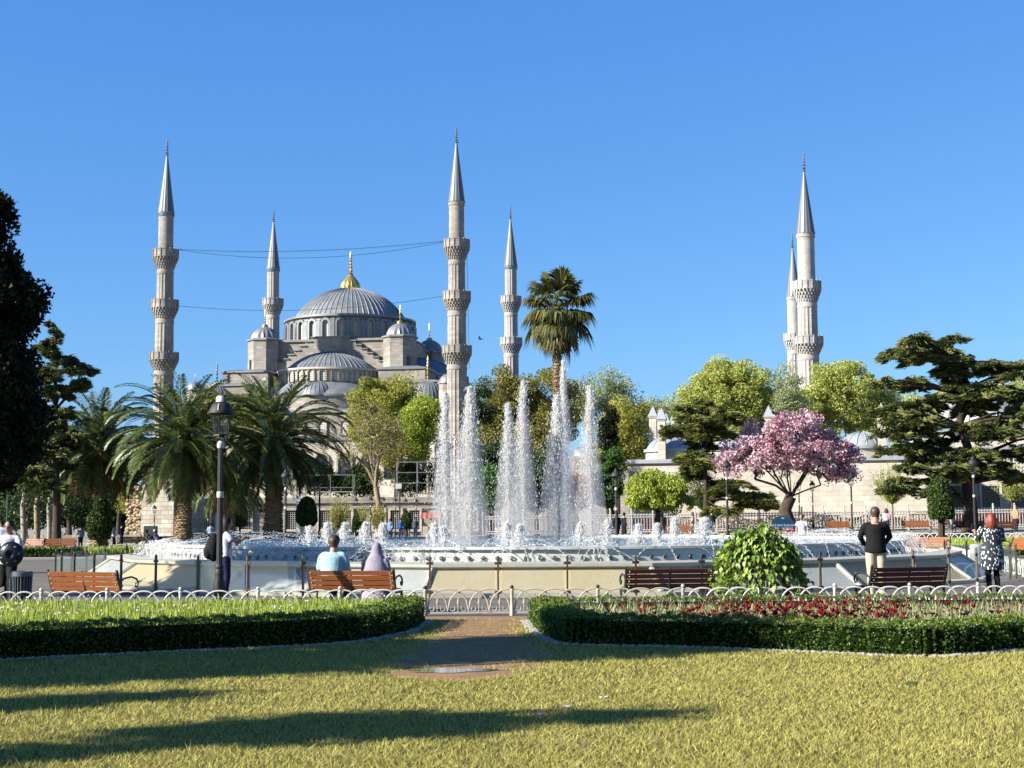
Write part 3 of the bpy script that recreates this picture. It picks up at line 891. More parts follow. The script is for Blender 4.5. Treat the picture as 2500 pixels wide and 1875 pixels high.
# ------------------------------------------------------------------ fountain
FC = Vector((0.6, 43.0, 0.0)); NS = 16
fo = thing('fountain', 'large round stone fountain basin with sloping cream and marble sides', 'fountain', FC)
A0 = -PI / 2 - PI / NS
def cor(r, k, z): 
    w = A0 + 2 * PI * k / NS
    return Vector((r * math.cos(w), r * math.sin(w), z))
for k in range(NS):
    mt = M_POOLCREAM if k % 2 == 0 else M_POOLMARBLE
    m = MB()
    a, b, c, d = cor(12.55, k, .10), cor(12.55, k + 1, .10), cor(11.80, k + 1, .585), cor(11.80, k, .585)
    ins = Vector((0, 0, 0)) + cor(1, k + .5, 0) * -0.3
    m.plate([a, b, c, d], ins)
    m.build('basin_panel', mt, fo, smooth=0)
    r = MB()
    r.tube([cor(12.60, k, .08), cor(11.82, k, .60)], .06, 6); r.build('basin_rib', M_POOLRIM, fo)
    r = MB(); o1, o2 = cor(11.95, k, 0), cor(11.95, k + 1, 0); i1, i2 = cor(11.42, k, 0), cor(11.42, k + 1, 0)
    up = Vector((0, 0, 1))
    r.add([o1 + up * .60, o2 + up * .60, o2 + up * .66, o1 + up * .66, i1 + up * .69, i2 + up * .69, i2 + up * .40, i1 + up * .40],
          [(0, 1, 2, 3), (3, 2, 5, 4), (4, 5, 6, 7), (1, 0, 7, 6)])
    r.build('basin_rim', M_POOLRIM, fo, smooth=0)
    r = MB(); p1, p2 = cor(12.85, k, 0), cor(12.85, k + 1, 0); q1, q2 = cor(12.5, k, 0), cor(12.5, k + 1, 0)
    r.add([p1, p2, p2 + up * .09, p1 + up * .09, q2 + up * .10, q1 + up * .10], [(0, 1, 2, 3), (3, 2, 4, 5)])
    r.build('plinth', M_POOLRIM, fo, smooth=0)
m = MB(); m.lathe([(11.42, .57), (10.3, .57)], 64); o = m.build('outer_water', M_WATER, fo)
m = MB(); m.lathe([(10.45, .45), (10.38, .92), (10.46, .93), (10.46, .985), (10.0, .985), (9.98, .90)], 96); m.build('inner_wall', M_WHITEPL, fo)
m = MB(); m.lathe([(10.0, .935), (0.02, .935)], 64); m.build('inner_water', M_WATER, fo)
nz = MB()
for i in range(1):
    pts = [(.042 * math.cos(2 * PI * j / 14), 0, .042 * math.sin(2 * PI * j / 14)) for j in range(14)]
    nz.tube(pts, .013, 6, closed=True)
nz.ball((0, .01, 0), (.024, .02, .024), 8, 5)
NZ = nz.mesh('nozzle', pmat('nozzle_metal', (.14, .14, .13), .4, metal=.4))
for j in range(-38, 39):
    w = -PI / 2 + j * 0.0300
    o = link('nozzle', NZ, fo, (10.43 * math.cos(w), 10.43 * math.sin(w), .74), w + PI / 2)

# glass balustrade
gb = thing('glass_balustrade', 'clear glass balustrade on bronze posts curving round the fountain', 'balustrade', FC)
RG = 13.25
pm = MB(); pm.box((0, 0, .42), (.035, .05, .84)); pm.box((.045, 0, .72), (.05, .03, .055)); pm.box((-.045, 0, .72), (.05, .03, .055))
pm.box((.045, 0, .14), (.05, .03, .055)); pm.box((-.045, 0, .14), (.05, .03, .055)); pm.ball((0, 0, .85), .022, 8, 5)
PM = pm.mesh('post', M_BRONZE)
NP = 60; da = 2 * PI / NP
pn = MB(); ln = 2 * RG * math.sin(da / 2) - .14; pn.box((0, 0, .43), (ln, .012, .66))
PNE = pn.mesh('glass_pane', M_GLASS, smooth=0)
for j in range(NP):
    w = -PI / 2 + (j + 0.35) * da
    c = Vector((RG * math.cos(w), RG * math.sin(w), 0))
    link('post', PM, gb, c, w + PI / 2)
    w2 = w + da / 2; rr = RG * math.cos(da / 2)
    link('glass_pane', PNE, gb, (rr * math.cos(w2), rr * math.sin(w2), 0), w2 + PI / 2)

# ------------------------------------------------------------------ water jets
def octas(rg, C, S, stretch=None, light=False):
    """small eight-sided drops"""
    n = len(C)
    d = unit(rg.normal(size=(n, 3)))
    if stretch is not None: d = unit(stretch + 0.25 * rg.normal(size=(n, 3)))
    u = unit(np.cross(d, rg.normal(size=(n, 3)))); v = np.cross(d, u)
    S = np.asarray(S)[:, None]; ls = 2.8 if stretch is not None else 1.1
    a, b, c_, d_, e, f = C + d * S * ls, C + u * S, C + v * S, C - u * S, C - v * S, C - d * S * ls
    if light:
        b, c_, d_ = C + u * S - d * S * ls, C - u * S * .5 + v * S * .87 - d * S * ls * .6, C - u * S * .5 - v * S * .87 - d * S * ls * .6
        return np.stack([a, b, c_, a, c_, d_, a, d_, b, b, d_, c_], 1).reshape(-1, 3)
    tr = [a, b, c_, a, c_, d_, a, d_, e, a, e, b, f, c_, b, f, d_, c_, f, e, d_, f, b, e]
    return np.stack(tr, 1).reshape(-1, 3)
M_MIST2 = M_MIST.copy(); M_MIST2.name = 'dense_mist'; M_MIST2.node_tree.nodes['Principled Volume'].inputs['Density'].default_value = 2.6
def jet(label, px, pytop, Y, spread, N, seed, group, lean=0.0, zb=0.935, size=1.0, dens=1.0):
    rg = np.random.default_rng(seed)
    p = P(px, 1330, Y); top = P(px, pytop, Y).z
    h = top - zb
    t = thing('fountain_jet', label, 'water jet', (p.x, Y, zb), 0, group)
    # rising column, broken into ropes
    n1 = int(N * .30); z = h * rg.random(n1) ** 0.9
    r = (0.012 + 0.035 * z / h) * size
    wob = .05 * np.sin(z * 5 + seed) * z / h
    C = np.stack([rg.normal(0, 1, n1) * r + wob + lean * z, rg.normal(0, 1, n1) * r, z], 1)
    S = rg.uniform(.005, .014, n1) * size
    col = octas(rg, C, S, np.tile([[0, 0, 1.0]], (n1, 1)), True)
    soup('water_column', col, 3, M_FOAM, t)
    # plume and falling drops: dense white head, thinning curtain drifting down and out
    n2 = N - n1
    zt = h * (1 - 0.30 * rg.random(n2) ** 2.2)          # apex of each drop
    fall = rg.random(n2) ** 2.1                         # how far it has fallen: most linger near the top
    z = zt * (1 - fall)
    rad = spread * 1.45 * (fall + .010) ** .72 * np.abs(rg.normal(0.0, .50, n2)) + .018
    w = rg.random(n2) * 2 * PI
    rope = np.floor(rg.random(n2) * 26)                 # drops travel in loose ropes
    w = np.where(rg.random(n2) < .6, rope * 2.399 + rg.normal(0, .10, n2), w)
    rad = np.where(rg.random(n2) < .5, rad * (.55 + .45 * np.sin(rope * 5.1) ** 2), rad)
    C = np.stack([np.cos(w) * rad + lean * zt - .12 * spread * fall, np.sin(w) * rad, z], 1)
    S = np.minimum(rg.gamma(1.3, .0036, n2) * size * (.65 + .7 * (1 - fall)) + .0026, .017)
    sp = octas(rg, C, S, np.tile([[0, 0, 1.0]], (n2, 1)), True)
    o = soup('spray', sp, 3, M_FOAM, t); o['kind'] = 'stuff'
    if h > 2:                                            # the finest drops hang as a veil of mist
        mm = MB(); k = spread
        mm.lathe([(.01, .02), (.80 * k, .02), (.78 * k, h * .2), (.62 * k, h * .45), (.40 * k, h * .7), (.17 * k, h * .9), (.03, h * 1.0)], 16, c=(-.05 * k, 0, 0))
        o = mm.build('mist', M_MIST, t); o['kind'] = 'stuff'
        mm = MB(); mm.lathe([(.01, h * .3), (.20 * k, h * .32), (.24 * k, h * .5), (.19 * k, h * .75), (.10 * k, h * .93), (.02, h * 1.01)], 14)
        o = mm.build('mist', M_MIST2, t); o['kind'] = 'stuff'
    return t
gj = 'tall jets in the middle of the fountain'
jet('tall white water jet before the fluted minaret shaft', 1090, 958, 41, .52, 12500, 1, gj, -.006)
jet('tall dense white water jet right beside the fluted minaret shaft', 1150, 945, 39, .66, 20000, 2, gj, 0)
jet('slightly shorter water jet leaning on the double plume before the olive tree', 1243, 985, 43, .54, 11000, 3, gj, 0)
jet('pointed tall water jet forming the peak of the double plume', 1280, 930, 44, .60, 14500, 4, gj, 0)
jet('tall bushy water jet right in front of the fan palm trunk', 1365, 965, 40, .64, 17500, 5, gj, 0)
jet('thin highest spray reaching up beside the fan palm trunk', 1383, 880, 46, .52, 7500, 6, gj, -.01, dens=.7)
jet('tall water jet standing apart on the cedar side of the fountain', 1445, 942, 42, .58, 12500, 7, gj, 0)
gs = 'low jets ringing the fountain basin'
small = [(757, 1285, 39), (800, 1276, 40.5), (842, 1276, 42), (891, 1275, 38.5), (934, 1277, 40), (1062, 1278, 37), (1084, 1285, 38), (1240, 1275, 37.5), (1270, 1280, 38.5),
         (1417, 1276, 38), (1484, 1268, 40), (1560, 1280, 38), (1607, 1278, 40), (1650, 1264, 39), (1722, 1264, 39.5)]
def jl(i):
    return ['low foaming water jet behind the seated couple', 'low foaming water jet at the foot of the dense tall jets', 'low foaming water jet at the foot of the double plume', 'low foaming water jet before the white railing', 'broad low foaming water jet beside the broad-leaved bush'][0 if i < 5 else 1 if i < 7 else 2 if i < 9 else 3 if i < 13 else 4]
for i, (px, py, Y) in enumerate(small):
    jet(jl(i), px, py, Y, .27 if i != 14 else .46, 2600 if i not in (13, 14) else 4600, 40 + i, gs, 0, size=1.0)
def streams():
    rg = np.random.default_rng(77); Cs = []; Ds = []
    for k in range(150):
        w = -PI / 2 + rg.uniform(-1.40, 1.55)
        r0 = 10.2; tang = rg.uniform(-.13, .13); r1 = rg.uniform(10.75, 11.35)
        hh = rg.uniform(.16, .42); n = 30
        t = np.linspace(0, 1, n) + rg.uniform(0, .02)
        rr = r0 + (r1 - r0) * t; ww = w + tang * t
        z = .94 + (.57 - .94) * t + 4 * hh * t * (1 - t)
        C = np.stack([rr * np.cos(ww), rr * np.sin(ww), z], 1) + rg.normal(0, .008, (n, 3))
        Cs.append(C); Ds.append(np.gradient(C, axis=0))
    for k in range(120):                                 # net of crossing arcs over the shaded side
        w = -PI / 2 + rg.uniform(-1.30, -.30); tang = rg.choice([-1, 1]) * rg.uniform(.08, .17); n = 34
        t = np.linspace(0, 1, n); rr = rg.uniform(10.5, 11.2) + rg.uniform(-.2, .2) * t; ww = w + tang * t
        z = .60 + 4 * rg.uniform(.25, .50) * t * (1 - t)
        C = np.stack([rr * np.cos(ww), rr * np.sin(ww), z], 1) + rg.normal(0, .009, (n, 3))
        Cs.append(C); Ds.append(np.gradient(C, axis=0))
    for k in range(46):                                  # long arcs thrown inward to the tall jets
        w = -PI / 2 + rg.uniform(-1.6, 1.6); n = 40
        t = np.linspace(0, 1, n); rr = 10.1 - rg.uniform(2.0, 5.0) * t
        z = .95 + 4 * rg.uniform(.18, .36) * t * (1 - t)
        ww = w + rg.uniform(-.12, .12) * t
        C = np.stack([rr * np.cos(ww), rr * np.sin(ww), z], 1) + rg.normal(0, .008, (n, 3))
        Cs.append(C); Ds.append(np.gradient(C, axis=0))
    C = np.concatenate(Cs); D = unit(np.concatenate(Ds))
    S = rg.uniform(.008, .017, len(C))
    o = soup('water_streams', octas(rg, C, S, D * 1.5, True), 3, M_FOAM, fo); o['kind'] = 'stuff'
    # churned foam and splashes lying on the two water rings
    n = 5000; w = -PI / 2 + rg.uniform(-2.0, 2.0, n); r = np.where(rg.random(n) < .5, rg.uniform(10.5, 11.35, n), 9.8 * np.sqrt(rg.random(n)))
    z = np.where(r > 10.3, .575, .945) + np.abs(rg.normal(0, .05, n))
    o = soup('splashes', octas(rg, np.stack([r * np.cos(w), r * np.sin(w), z], 1), rg.uniform(.005, .018, n), None, True), 3, M_FOAM, fo); o['kind'] = 'stuff'
streams()
# ------------------------------------------------------------------ mosque
MQ = Vector((-31.3, 284.0, 0.0)); MROT = math.atan2(-8.0, 51.8)
mq = thing('mosque', 'great domed stone mosque with cascading grey lead domes behind the trees', 'mosque', MQ, MROT)
def zpx(py, Y, px=850): return zz(px, py, Y)
def dome_profile(r, h, n=12, lip=0.25):
    Rr = (r * r + h * h) / (2 * h)            # sphere radius of the cap
    a = math.asin(min(1, r / Rr)); a = a if h <= r else PI - a
    pr = [(r + lip, -0.25), (r + lip, 0.0)]
    for i in range(n + 1):
        t = a * (1 - i / n)
        pr.append((max(0.02, Rr * math.sin(t)), h - Rr + Rr * math.cos(t)))
    return pr
def seams(m, r, h, n, rad, a0=0, a1=2 * PI):
    pr = dome_profile(r, h, 9, 0)[2:]
    for k in range(n):
        w = a0 + (a1 - a0) * k / n
        pts = [(rr * math.cos(w), rr * math.sin(w), z) for rr, z in pr[:-1]]
        m.tube(pts, rad, 4, cap=False)
def finial(m, z, h, s):
    pr = [(.30 * s, 0), (.16 * s, .05 * h)]
    for c, r in [(.14, .30), (.30, .25), (.45, .21), (.58, .17), (.70, .14), (.80, .11)]:
        pr += [(.08 * s, (c - .055) * h), (r * s, c * h), (.08 * s, (c + .055) * h)]
    pr += [(.05 * s, .88 * h), (.03 * s, h)]
    m.lathe([(r, z + zz_) for r, zz_ in pr], 8)
def arch_poly(w, h, n=8):
    """outline of an arched opening: width w, total height h"""
    pts = [(-w / 2, 0), (w / 2, 0)]
    for i in range(n + 1):
        t = PI * i / n
        pts.append((w / 2 * math.cos(t), h - w / 2 + w / 2 * math.sin(t)))
    return pts
def arch_window(w, h, frame, depth, fmat, pmat_, name='window', sill=False):
    """returns (frame mesh, pane mesh) facing -y"""
    f = MB(); o = arch_poly(w + 2 * frame, h + frame); i_ = arch_poly(w, h)
    i_ = [(x, max(y, 0)) for x, y in i_]
    n = len(o)
    vs_ = [(x, 0, z) for x, z in o] + [(x, 0, z) for x, z in i_] + [(x, -depth, z) for x, z in o] + [(x, -depth, z) for x, z in i_]
    fs = []
    for a in range(n):
        b = (a + 1) % n
        fs += [(2 * n + a, 2 * n + b, 3 * n + b, 3 * n + a), (a, b, 2 * n + b, 2 * n + a), (n + b, n + a, 3 * n + a, 3 * n + b)]
    f.add(vs_, fs)
    p = MB(); p.add([(x, -.03, z) for x, z in i_], [tuple(range(n))])
    return f.mesh(name, fmat, smooth=30), p.mesh('pane', pmat_, smooth=0)
Zdome = zpx(786, 284); Hdome = zpx(705, 284) - Zdome
Zdrum = zpx(840, 278)
# central dome
m = MB(); m.lathe(dome_profile(10.9, Hdome, 16, .3), 72, c=(0, 0, Zdome)); md = m.build('main_dome', M_LEAD, mq)
m = MB(); seams(m, 10.92, Hdome + .02, 64, .09); m.build('lead_seams', M_LEAD, md, loc=(0, 0, Zdome))
m = MB()
gp = [(1.85, -.2), (1.95, .5), (1.75, 1.2), (1.2, 1.9), (.62, 2.6), (.34, 3.1)]
m.lathe([(r, Zdome + Hdome - .1 + z) for r, z in gp], 32, fl=lambda w: 1 - .09 * abs(math.sin(8 * w)))
m.build('gilded_boss', M_GOLD, md)
m = MB(); finial(m, Zdome + Hdome + 2.9, zpx(615, 284) - Zdome - Hdome - 2.9, 1.9); m.build('finial', M_GOLD, md)
# drum with windows and buttresses
m = MB(); m.lathe([(12.9, Zdrum - .4), (12.2, Zdrum), (12.2, Zdome - .7), (12.75, Zdome - .45), (12.75, Zdome - .05), (11.0, Zdome + .12)], 84)
drum = m.build('drum', M_LEAD, mq)
hw = Zdome - Zdrum - 1.1
WF, WP = arch_window(1.15, hw - .45, .42, .55, M_LEAD, M_GRILLE)
bt = MB(); bt.box((0, -.28, hw * .47), (.75, .8, hw * .94)); bt.box((0, -.1, hw), (.75, .5, .3))
BT = bt.mesh('buttress', M_LEAD, smooth=0)
for k in range(28):
    w = -PI / 2 + 2 * PI * (k + .5) / 28
    o = link('window', WF, drum, (12.18 * math.cos(w), 12.18 * math.sin(w), Zdrum + .35), w + PI / 2)
    link('pane', WP, o)
    w2 = w + PI / 28
    link('buttress', BT, drum, (12.15 * math.cos(w2), 12.15 * math.sin(w2), Zdrum + .05), w2 + PI / 2)
# square base below the drum
m = MB(); m.box((0, 0, (Zdrum + 12) / 2), (26.4, 26.4, Zdrum - 12)); m.box((0, 0, Zdrum - .1), (27.2, 27.2, .4)); m.build('base_block', M_STONE, mq, smooth=0)
m = MB(); m.add([(-13.3, -13.3, Zdrum + .12), (13.3, -13.3, Zdrum + .12), (13.3, 13.3, Zdrum + .12), (-13.3, 13.3, Zdrum + .12), (0, 0, Zdrum + .9)], [(0, 1, 4), (1, 2, 4), (2, 3, 4), (3, 0, 4)])
m.build('base_roof', M_LEAD, mq, smooth=0)
# weight towers
def tower_meshes():
    Zt0 = zpx(908, 271); Zt1 = zpx(830, 271); r = 3.12
    m = MB(); oc = [(r * math.cos(PI / 8 + k * PI / 4), r * math.sin(PI / 8 + k * PI / 4)) for k in range(8)]
    m.prism(oc, 16, Zt1)
    body = m.mesh('tower_body', M_STONE, smooth=0)
    m = MB(); m.lathe([(3.42, Zt1), (3.42, Zt1 + .32), (2.9, Zt1 + .5)], 8, a0=PI / 8, a1=2 * PI + PI / 8); cor_ = m.mesh('cornice', M_LEAD, smooth=0)
    m = MB(); hd = zpx(793, 271) - Zt1 - .4
    pr = [(r_, Zt1 + .4 + z) for r_, z in dome_profile(2.7, hd, 10, .15)]
    m.lathe(pr, 64, fl=lambda w: 1 - .10 * abs(math.sin(9 * w)))
    dm = m.mesh('ribbed_dome', M_LEAD, smooth=60)
    m = MB(); finial(m, Zt1 + .3 + hd, 3.6, .9); m.lathe([(.75, Zt1 + .1 + hd), (.55, Zt1 + .7 + hd), (.2, Zt1 + .9 + hd)], 10)
    fn = m.mesh('finial', M_GOLD)
    m = MB(); m.box((0, -2.9, Zt0 + 1.5), (.75, .12, 1.7)); sl_ = m.mesh('slit_window', M_DARKGLASS, smooth=0)
    return body, cor_, dm, fn, sl_
TW = tower_meshes()
for (sx, sy) in ((-1, -1), (1, -1), (1, 1), (-1, 1)):
    tb = link('weight_tower', TW[0], mq, (sx * 12.9, sy * 13.0, 0))
    for nm, me in zip(('cornice', 'ribbed_dome', 'finial'), TW[1:4]): link(nm, me, tb)
    link('slit_window', TW[4], tb, (0, 0, 0), R(45) * sx)
# four sides, each with stepped gable, half dome, windowed wall, lead skirts and exedrae
Zs1 = zpx(896, 262); Hs = zpx(846, 262) - Zs1
Zw0 = zpx(931, 262); Zb = zpx(962, 260); Zl = zpx(1003, 258)
def side_meshes():
    out = {}
    m = MB(); st = [(10.4, Zs1 - .6)]
    n = 7; zt = Zdrum + .35; zb = Zs1 + .9
    pts = []
    for k in range(n + 1):
        a = 2.6 + (10.2 - 2.6) * k / n
        z = zt - (zt - zb) * k / n
        pts.append((a, z))
    poly = [(-10.6, 16), (10.6, 16)]
    right = []
    for k in range(n):
        right += [(pts[k][0], pts[k][1]), (pts[k][0], pts[k + 1][1])]
    right = [(2.6, zt)] + [q for k in range(n) for q in ((pts[k + 1][0], pts[k][1]), (pts[k + 1][0], pts[k + 1][1]))]
    poly = [(-10.6, 16), (10.6, 16), (10.6, pts[-1][1])] + right[::-1] + [(-x, z) for x, z in right] + [(-10.6, pts[-1][1])]
    m.plate([(x, -13.9, z) for x, z in poly], (0, 1.0, 0))
    out['stepped_gable'] = m.mesh('stepped_gable', M_STONE, smooth=0)
    m = MB()
    for sx in (-1, 1):
        for k in range(n):
            x0, x1 = (pts[k][0], pts[k + 1][0]); m.box((sx * (x0 + x1) / 2, -13.45, pts[k][1] + .10), (x1 - x0 + .25, 1.45, .2))
    m.box((0, -13.45, zt + .11), (5.4, 1.45, .22))
    out['gable_coping'] = m.mesh('gable_coping', M_LEAD, smooth=0)
    c = (0, -13.2, 0)
    m = MB(); m.lathe([(r, Zs1 + z) for r, z in dome_profile(8.6, Hs, 12, .35)], 64, c=c); out['half_dome'] = m.mesh('half_dome', M_LEAD)
    m = MB(); seams(m, 8.62, Hs + .02, 52, .075); s = m.mesh('lead_seams', M_LEAD); out['_seams'] = (s, (0, -13.2, Zs1))
    m = MB(); m.lathe([(9.5, Zw0 - .1), (9.5, Zs1 - .5), (9.95, Zs1 - .35), (9.95, Zs1 - .02), (8.7, Zs1 + .1)], 64, c=c, a0=-PI, a1=0); out['window_wall'] = m.mesh('window_wall', M_WHITEST)
    m = MB(); m.lathe([(11.9, Zb + .1), (9.5, Zw0)], 64, c=c, a0=-PI, a1=0); m.lathe([(12.1, Zb - .35), (12.1, Zb), (11.9, Zb + .1)], 64, c=c, a0=-PI, a1=0)
    out['lead_skirt'] = m.mesh('lead_skirt', M_LEAD)
    m = MB(); m.lathe([(11.8, Zl - 8), (11.8, Zb - .3)], 64, c=c, a0=-PI, a1=0); out['lower_wall'] = m.mesh('lower_wall', M_STONE)
    return out
SM = side_meshes()
ex = MB(); he = Zw0 - Zb + .15
ex.lathe([(r, z) for r, z in dome_profile(3.35, he, 10, .2)], 40); EX = ex.mesh('exedra_dome', M_LEAD)
es = MB(); seams(es, 3.37, he + .02, 26, .06); ES = es.mesh('lead_seams', M_LEAD)
SWF, SWP = arch_window(1.05, 2.05, .22, .28, M_STONE, M_GRILLE)
for k in range(4):
    rz = k * PI / 2
    ax = bpy.data.objects.new('side_bay', None); COL.objects.link(ax); ax.parent = mq; ax.rotation_euler = (0, 0, rz); ax.empty_display_size = .3
    M3 = Matrix.Rotation(rz, 3, 'Z')
    def put(nm, me, par, loc=(0, 0, 0), r=0.0):
        return link(nm, me, par, loc, r)
    put('stepped_gable', SM['stepped_gable'], ax); put('gable_coping', SM['gable_coping'], ax)
    put('half_dome', SM['half_dome'], ax); put('lead_seams', SM['_seams'][0], ax, SM['_seams'][1])
    put('window_wall', SM['window_wall'], ax)
    put('lead_skirt', SM['lead_skirt'], ax); put('lower_wall', SM['lower_wall'], ax)
    for j in range(14):
        w = -PI + PI * (j + .5) / 14
        put('window', SWF, ax, (9.49 * math.cos(w), -13.2 + 9.49 * math.sin(w), Zw0 + .1), w + PI / 2)
        put('pane', SWP, ax, (9.49 * math.cos(w), -13.2 + 9.49 * math.sin(w), Zw0 + .1), w + PI / 2)
    for w in (-PI / 2, -PI / 2 + R(58), -PI / 2 - R(58)):
        put('exedra_dome', EX, ax, (9.0 * math.cos(w), -13.2 + 9.0 * math.sin(w), Zb)); put('lead_seams', ES, ax, (9.0 * math.cos(w), -13.2 + 9.0 * math.sin(w), Zb))
# stepped corner masses, corner domes and turrets
Zc1 = zpx(908, 268); Zc2 = zpx(938, 264)
for sx in (-1, 1):
    for sy in (-1, 1):
        m = MB(); x, y = sx * 14.6, sy * 14.6
        m.box((x, y, (Zc1 + 14) / 2), (8.6, 8.6, Zc1 - 14)); m.build('corner_block', M_STONE, mq, smooth=0)
        m = MB(); m.box((x, y, Zc1 + .1), (9.2, 9.2, .3)); m.box((x, y, Zc1 + .5), (8.8, 8.8, .5), taper=.55); m.build('corner_roof', M_LEAD, mq, smooth=0)
        m = MB(); x, y = sx * 17.4, sy * 16.8
        m.box((x, y, (Zc2 + 14) / 2), (9.0, 8.4, Zc2 - 14)); cb = m.build('lower_block', M_STONE, mq, smooth=0)
        m = MB(); m.box((x, y, Zc2 + .1), (9.6, 9.0, .3)); m.box((x, y, Zc2 + .45), (9.2, 8.6, .45), taper=.5); m.build('corner_roof', M_LEAD, mq, smooth=0)
        zc = zpx(975, 261); x, y = sx * 19.6, sy * 20.0
        m = MB(); oc = [(x + 3.9 * math.cos(PI / 8 + k * PI / 4), y + 3.9 * math.sin(PI / 8 + k * PI / 4)) for k in range(8)]
        m.prism(oc, Zl - 2, zc); cd = m.build('corner_drum', M_STONE, mq, smooth=0)
        m = MB(); m.lathe([(r, zc + z) for r, z in dome_profile(3.5, 3.3, 10, .3)], 48, c=(x, y, 0)); d = m.build('corner_dome', M_LEAD, mq)
        m = MB(); seams(m, 3.52, 3.32, 34, .05); m.build('lead_seams', M_LEAD, d, loc=(x, y, zc))
        m = MB(); finial(m, 0, 4.6, 1.2); m.build('finial', M_GOLD if sx > 0 else M_SPIRE, d, loc=(x, y, zc + 3.2))
        # slender turret toward the minaret
        zt = zpx(944, 258); x, y = sx * (24.6 if sx > 0 else 22.6), sy * (27.0 if sx > 0 else 23.0)
        m = MB(); oc = [(x + 1.55 * math.cos(PI / 8 + k * PI / 4), y + 1.55 * math.sin(PI / 8 + k * PI / 4)) for k in range(8)]
        m.prism(oc, 14, zt); m.lathe([(1.8, zt), (1.8, zt + .2), (1.5, zt + .3)], 8, c=(x, y, 0)); tt = m.build('turret', M_STONE, mq, smooth=0)
        m = MB(); m.lathe([(r, zt + .25 + z) for r, z in dome_profile(1.5, 1.45, 8, .1)], 32, c=(x, y, 0), fl=None); m.build('turret_dome', M_LEAD, tt)
        m = MB(); finial(m, zt + 1.6, 1.5, .5); fo_ = m.build('finial', M_GOLD, tt); fo_.location = (0, 0, 0); 
        fo_.location = (x, y, 0)
# outer walls of the prayer hall
m = MB(); m.box((0, 0, Zl / 2 - .3), (49.5, 52.0, Zl - .6)); m.build('hall_wall', M_STONE, mq, smooth=0)
m = MB(); m.box((0, 0, Zl - .15), (50.4, 52.9, .35)); m.box((0, 0, Zl + .25), (49.5, 52, .5), taper=.93); m.build('hall_roof', M_LEAD, mq, smooth=0)
m = MB(); m.box((0, -29.5, 7.5), (47, 7.0, 15)); gl = m.build('gallery_wall', M_WHITEST, mq, smooth=0)
m = MB(); m.box((0, -29.5, 15.2), (48, 7.8, .4)); m.build('gallery_roof', M_LEAD, mq, smooth=0)
GWF, GWP = arch_window(2.2, 4.2, .3, .3, M_STONE, M_DARKGLASS)
for j in range(11):
    o = link('window', GWF, gl, (-20 + 4 * j, -33.02, 8.5)); link('pane', GWP, o)
UWF, UWP = arch_window(1.3, 2.6, .25, .25, M_STONE, M_GRILLE)
for j in range(12):
    o = link('window', UWF, gl, (-22 + 4 * j, -26.02, 16.2)); link('pane', UWP, o)
# courtyard range behind the right hand trees
cy = thing('courtyard_range', 'long domed stone courtyard range running right from the mosque', 'building', MQ, MROT)
m = MB(); m.box((55, -1, 6), (56, 54, 12)); m.build('wall', M_STONE, cy, smooth=0)
cdm = MB(); cdm.lathe(dome_profile(2.6, 2.0, 8, .25), 28); CDM = cdm.mesh('dome', M_LEAD)
for j in range(9):
    link('dome', CDM, cy, (30 + 6 * j, -24, 12)); link('dome', CDM, cy, (30 + 6 * j, 22, 12))

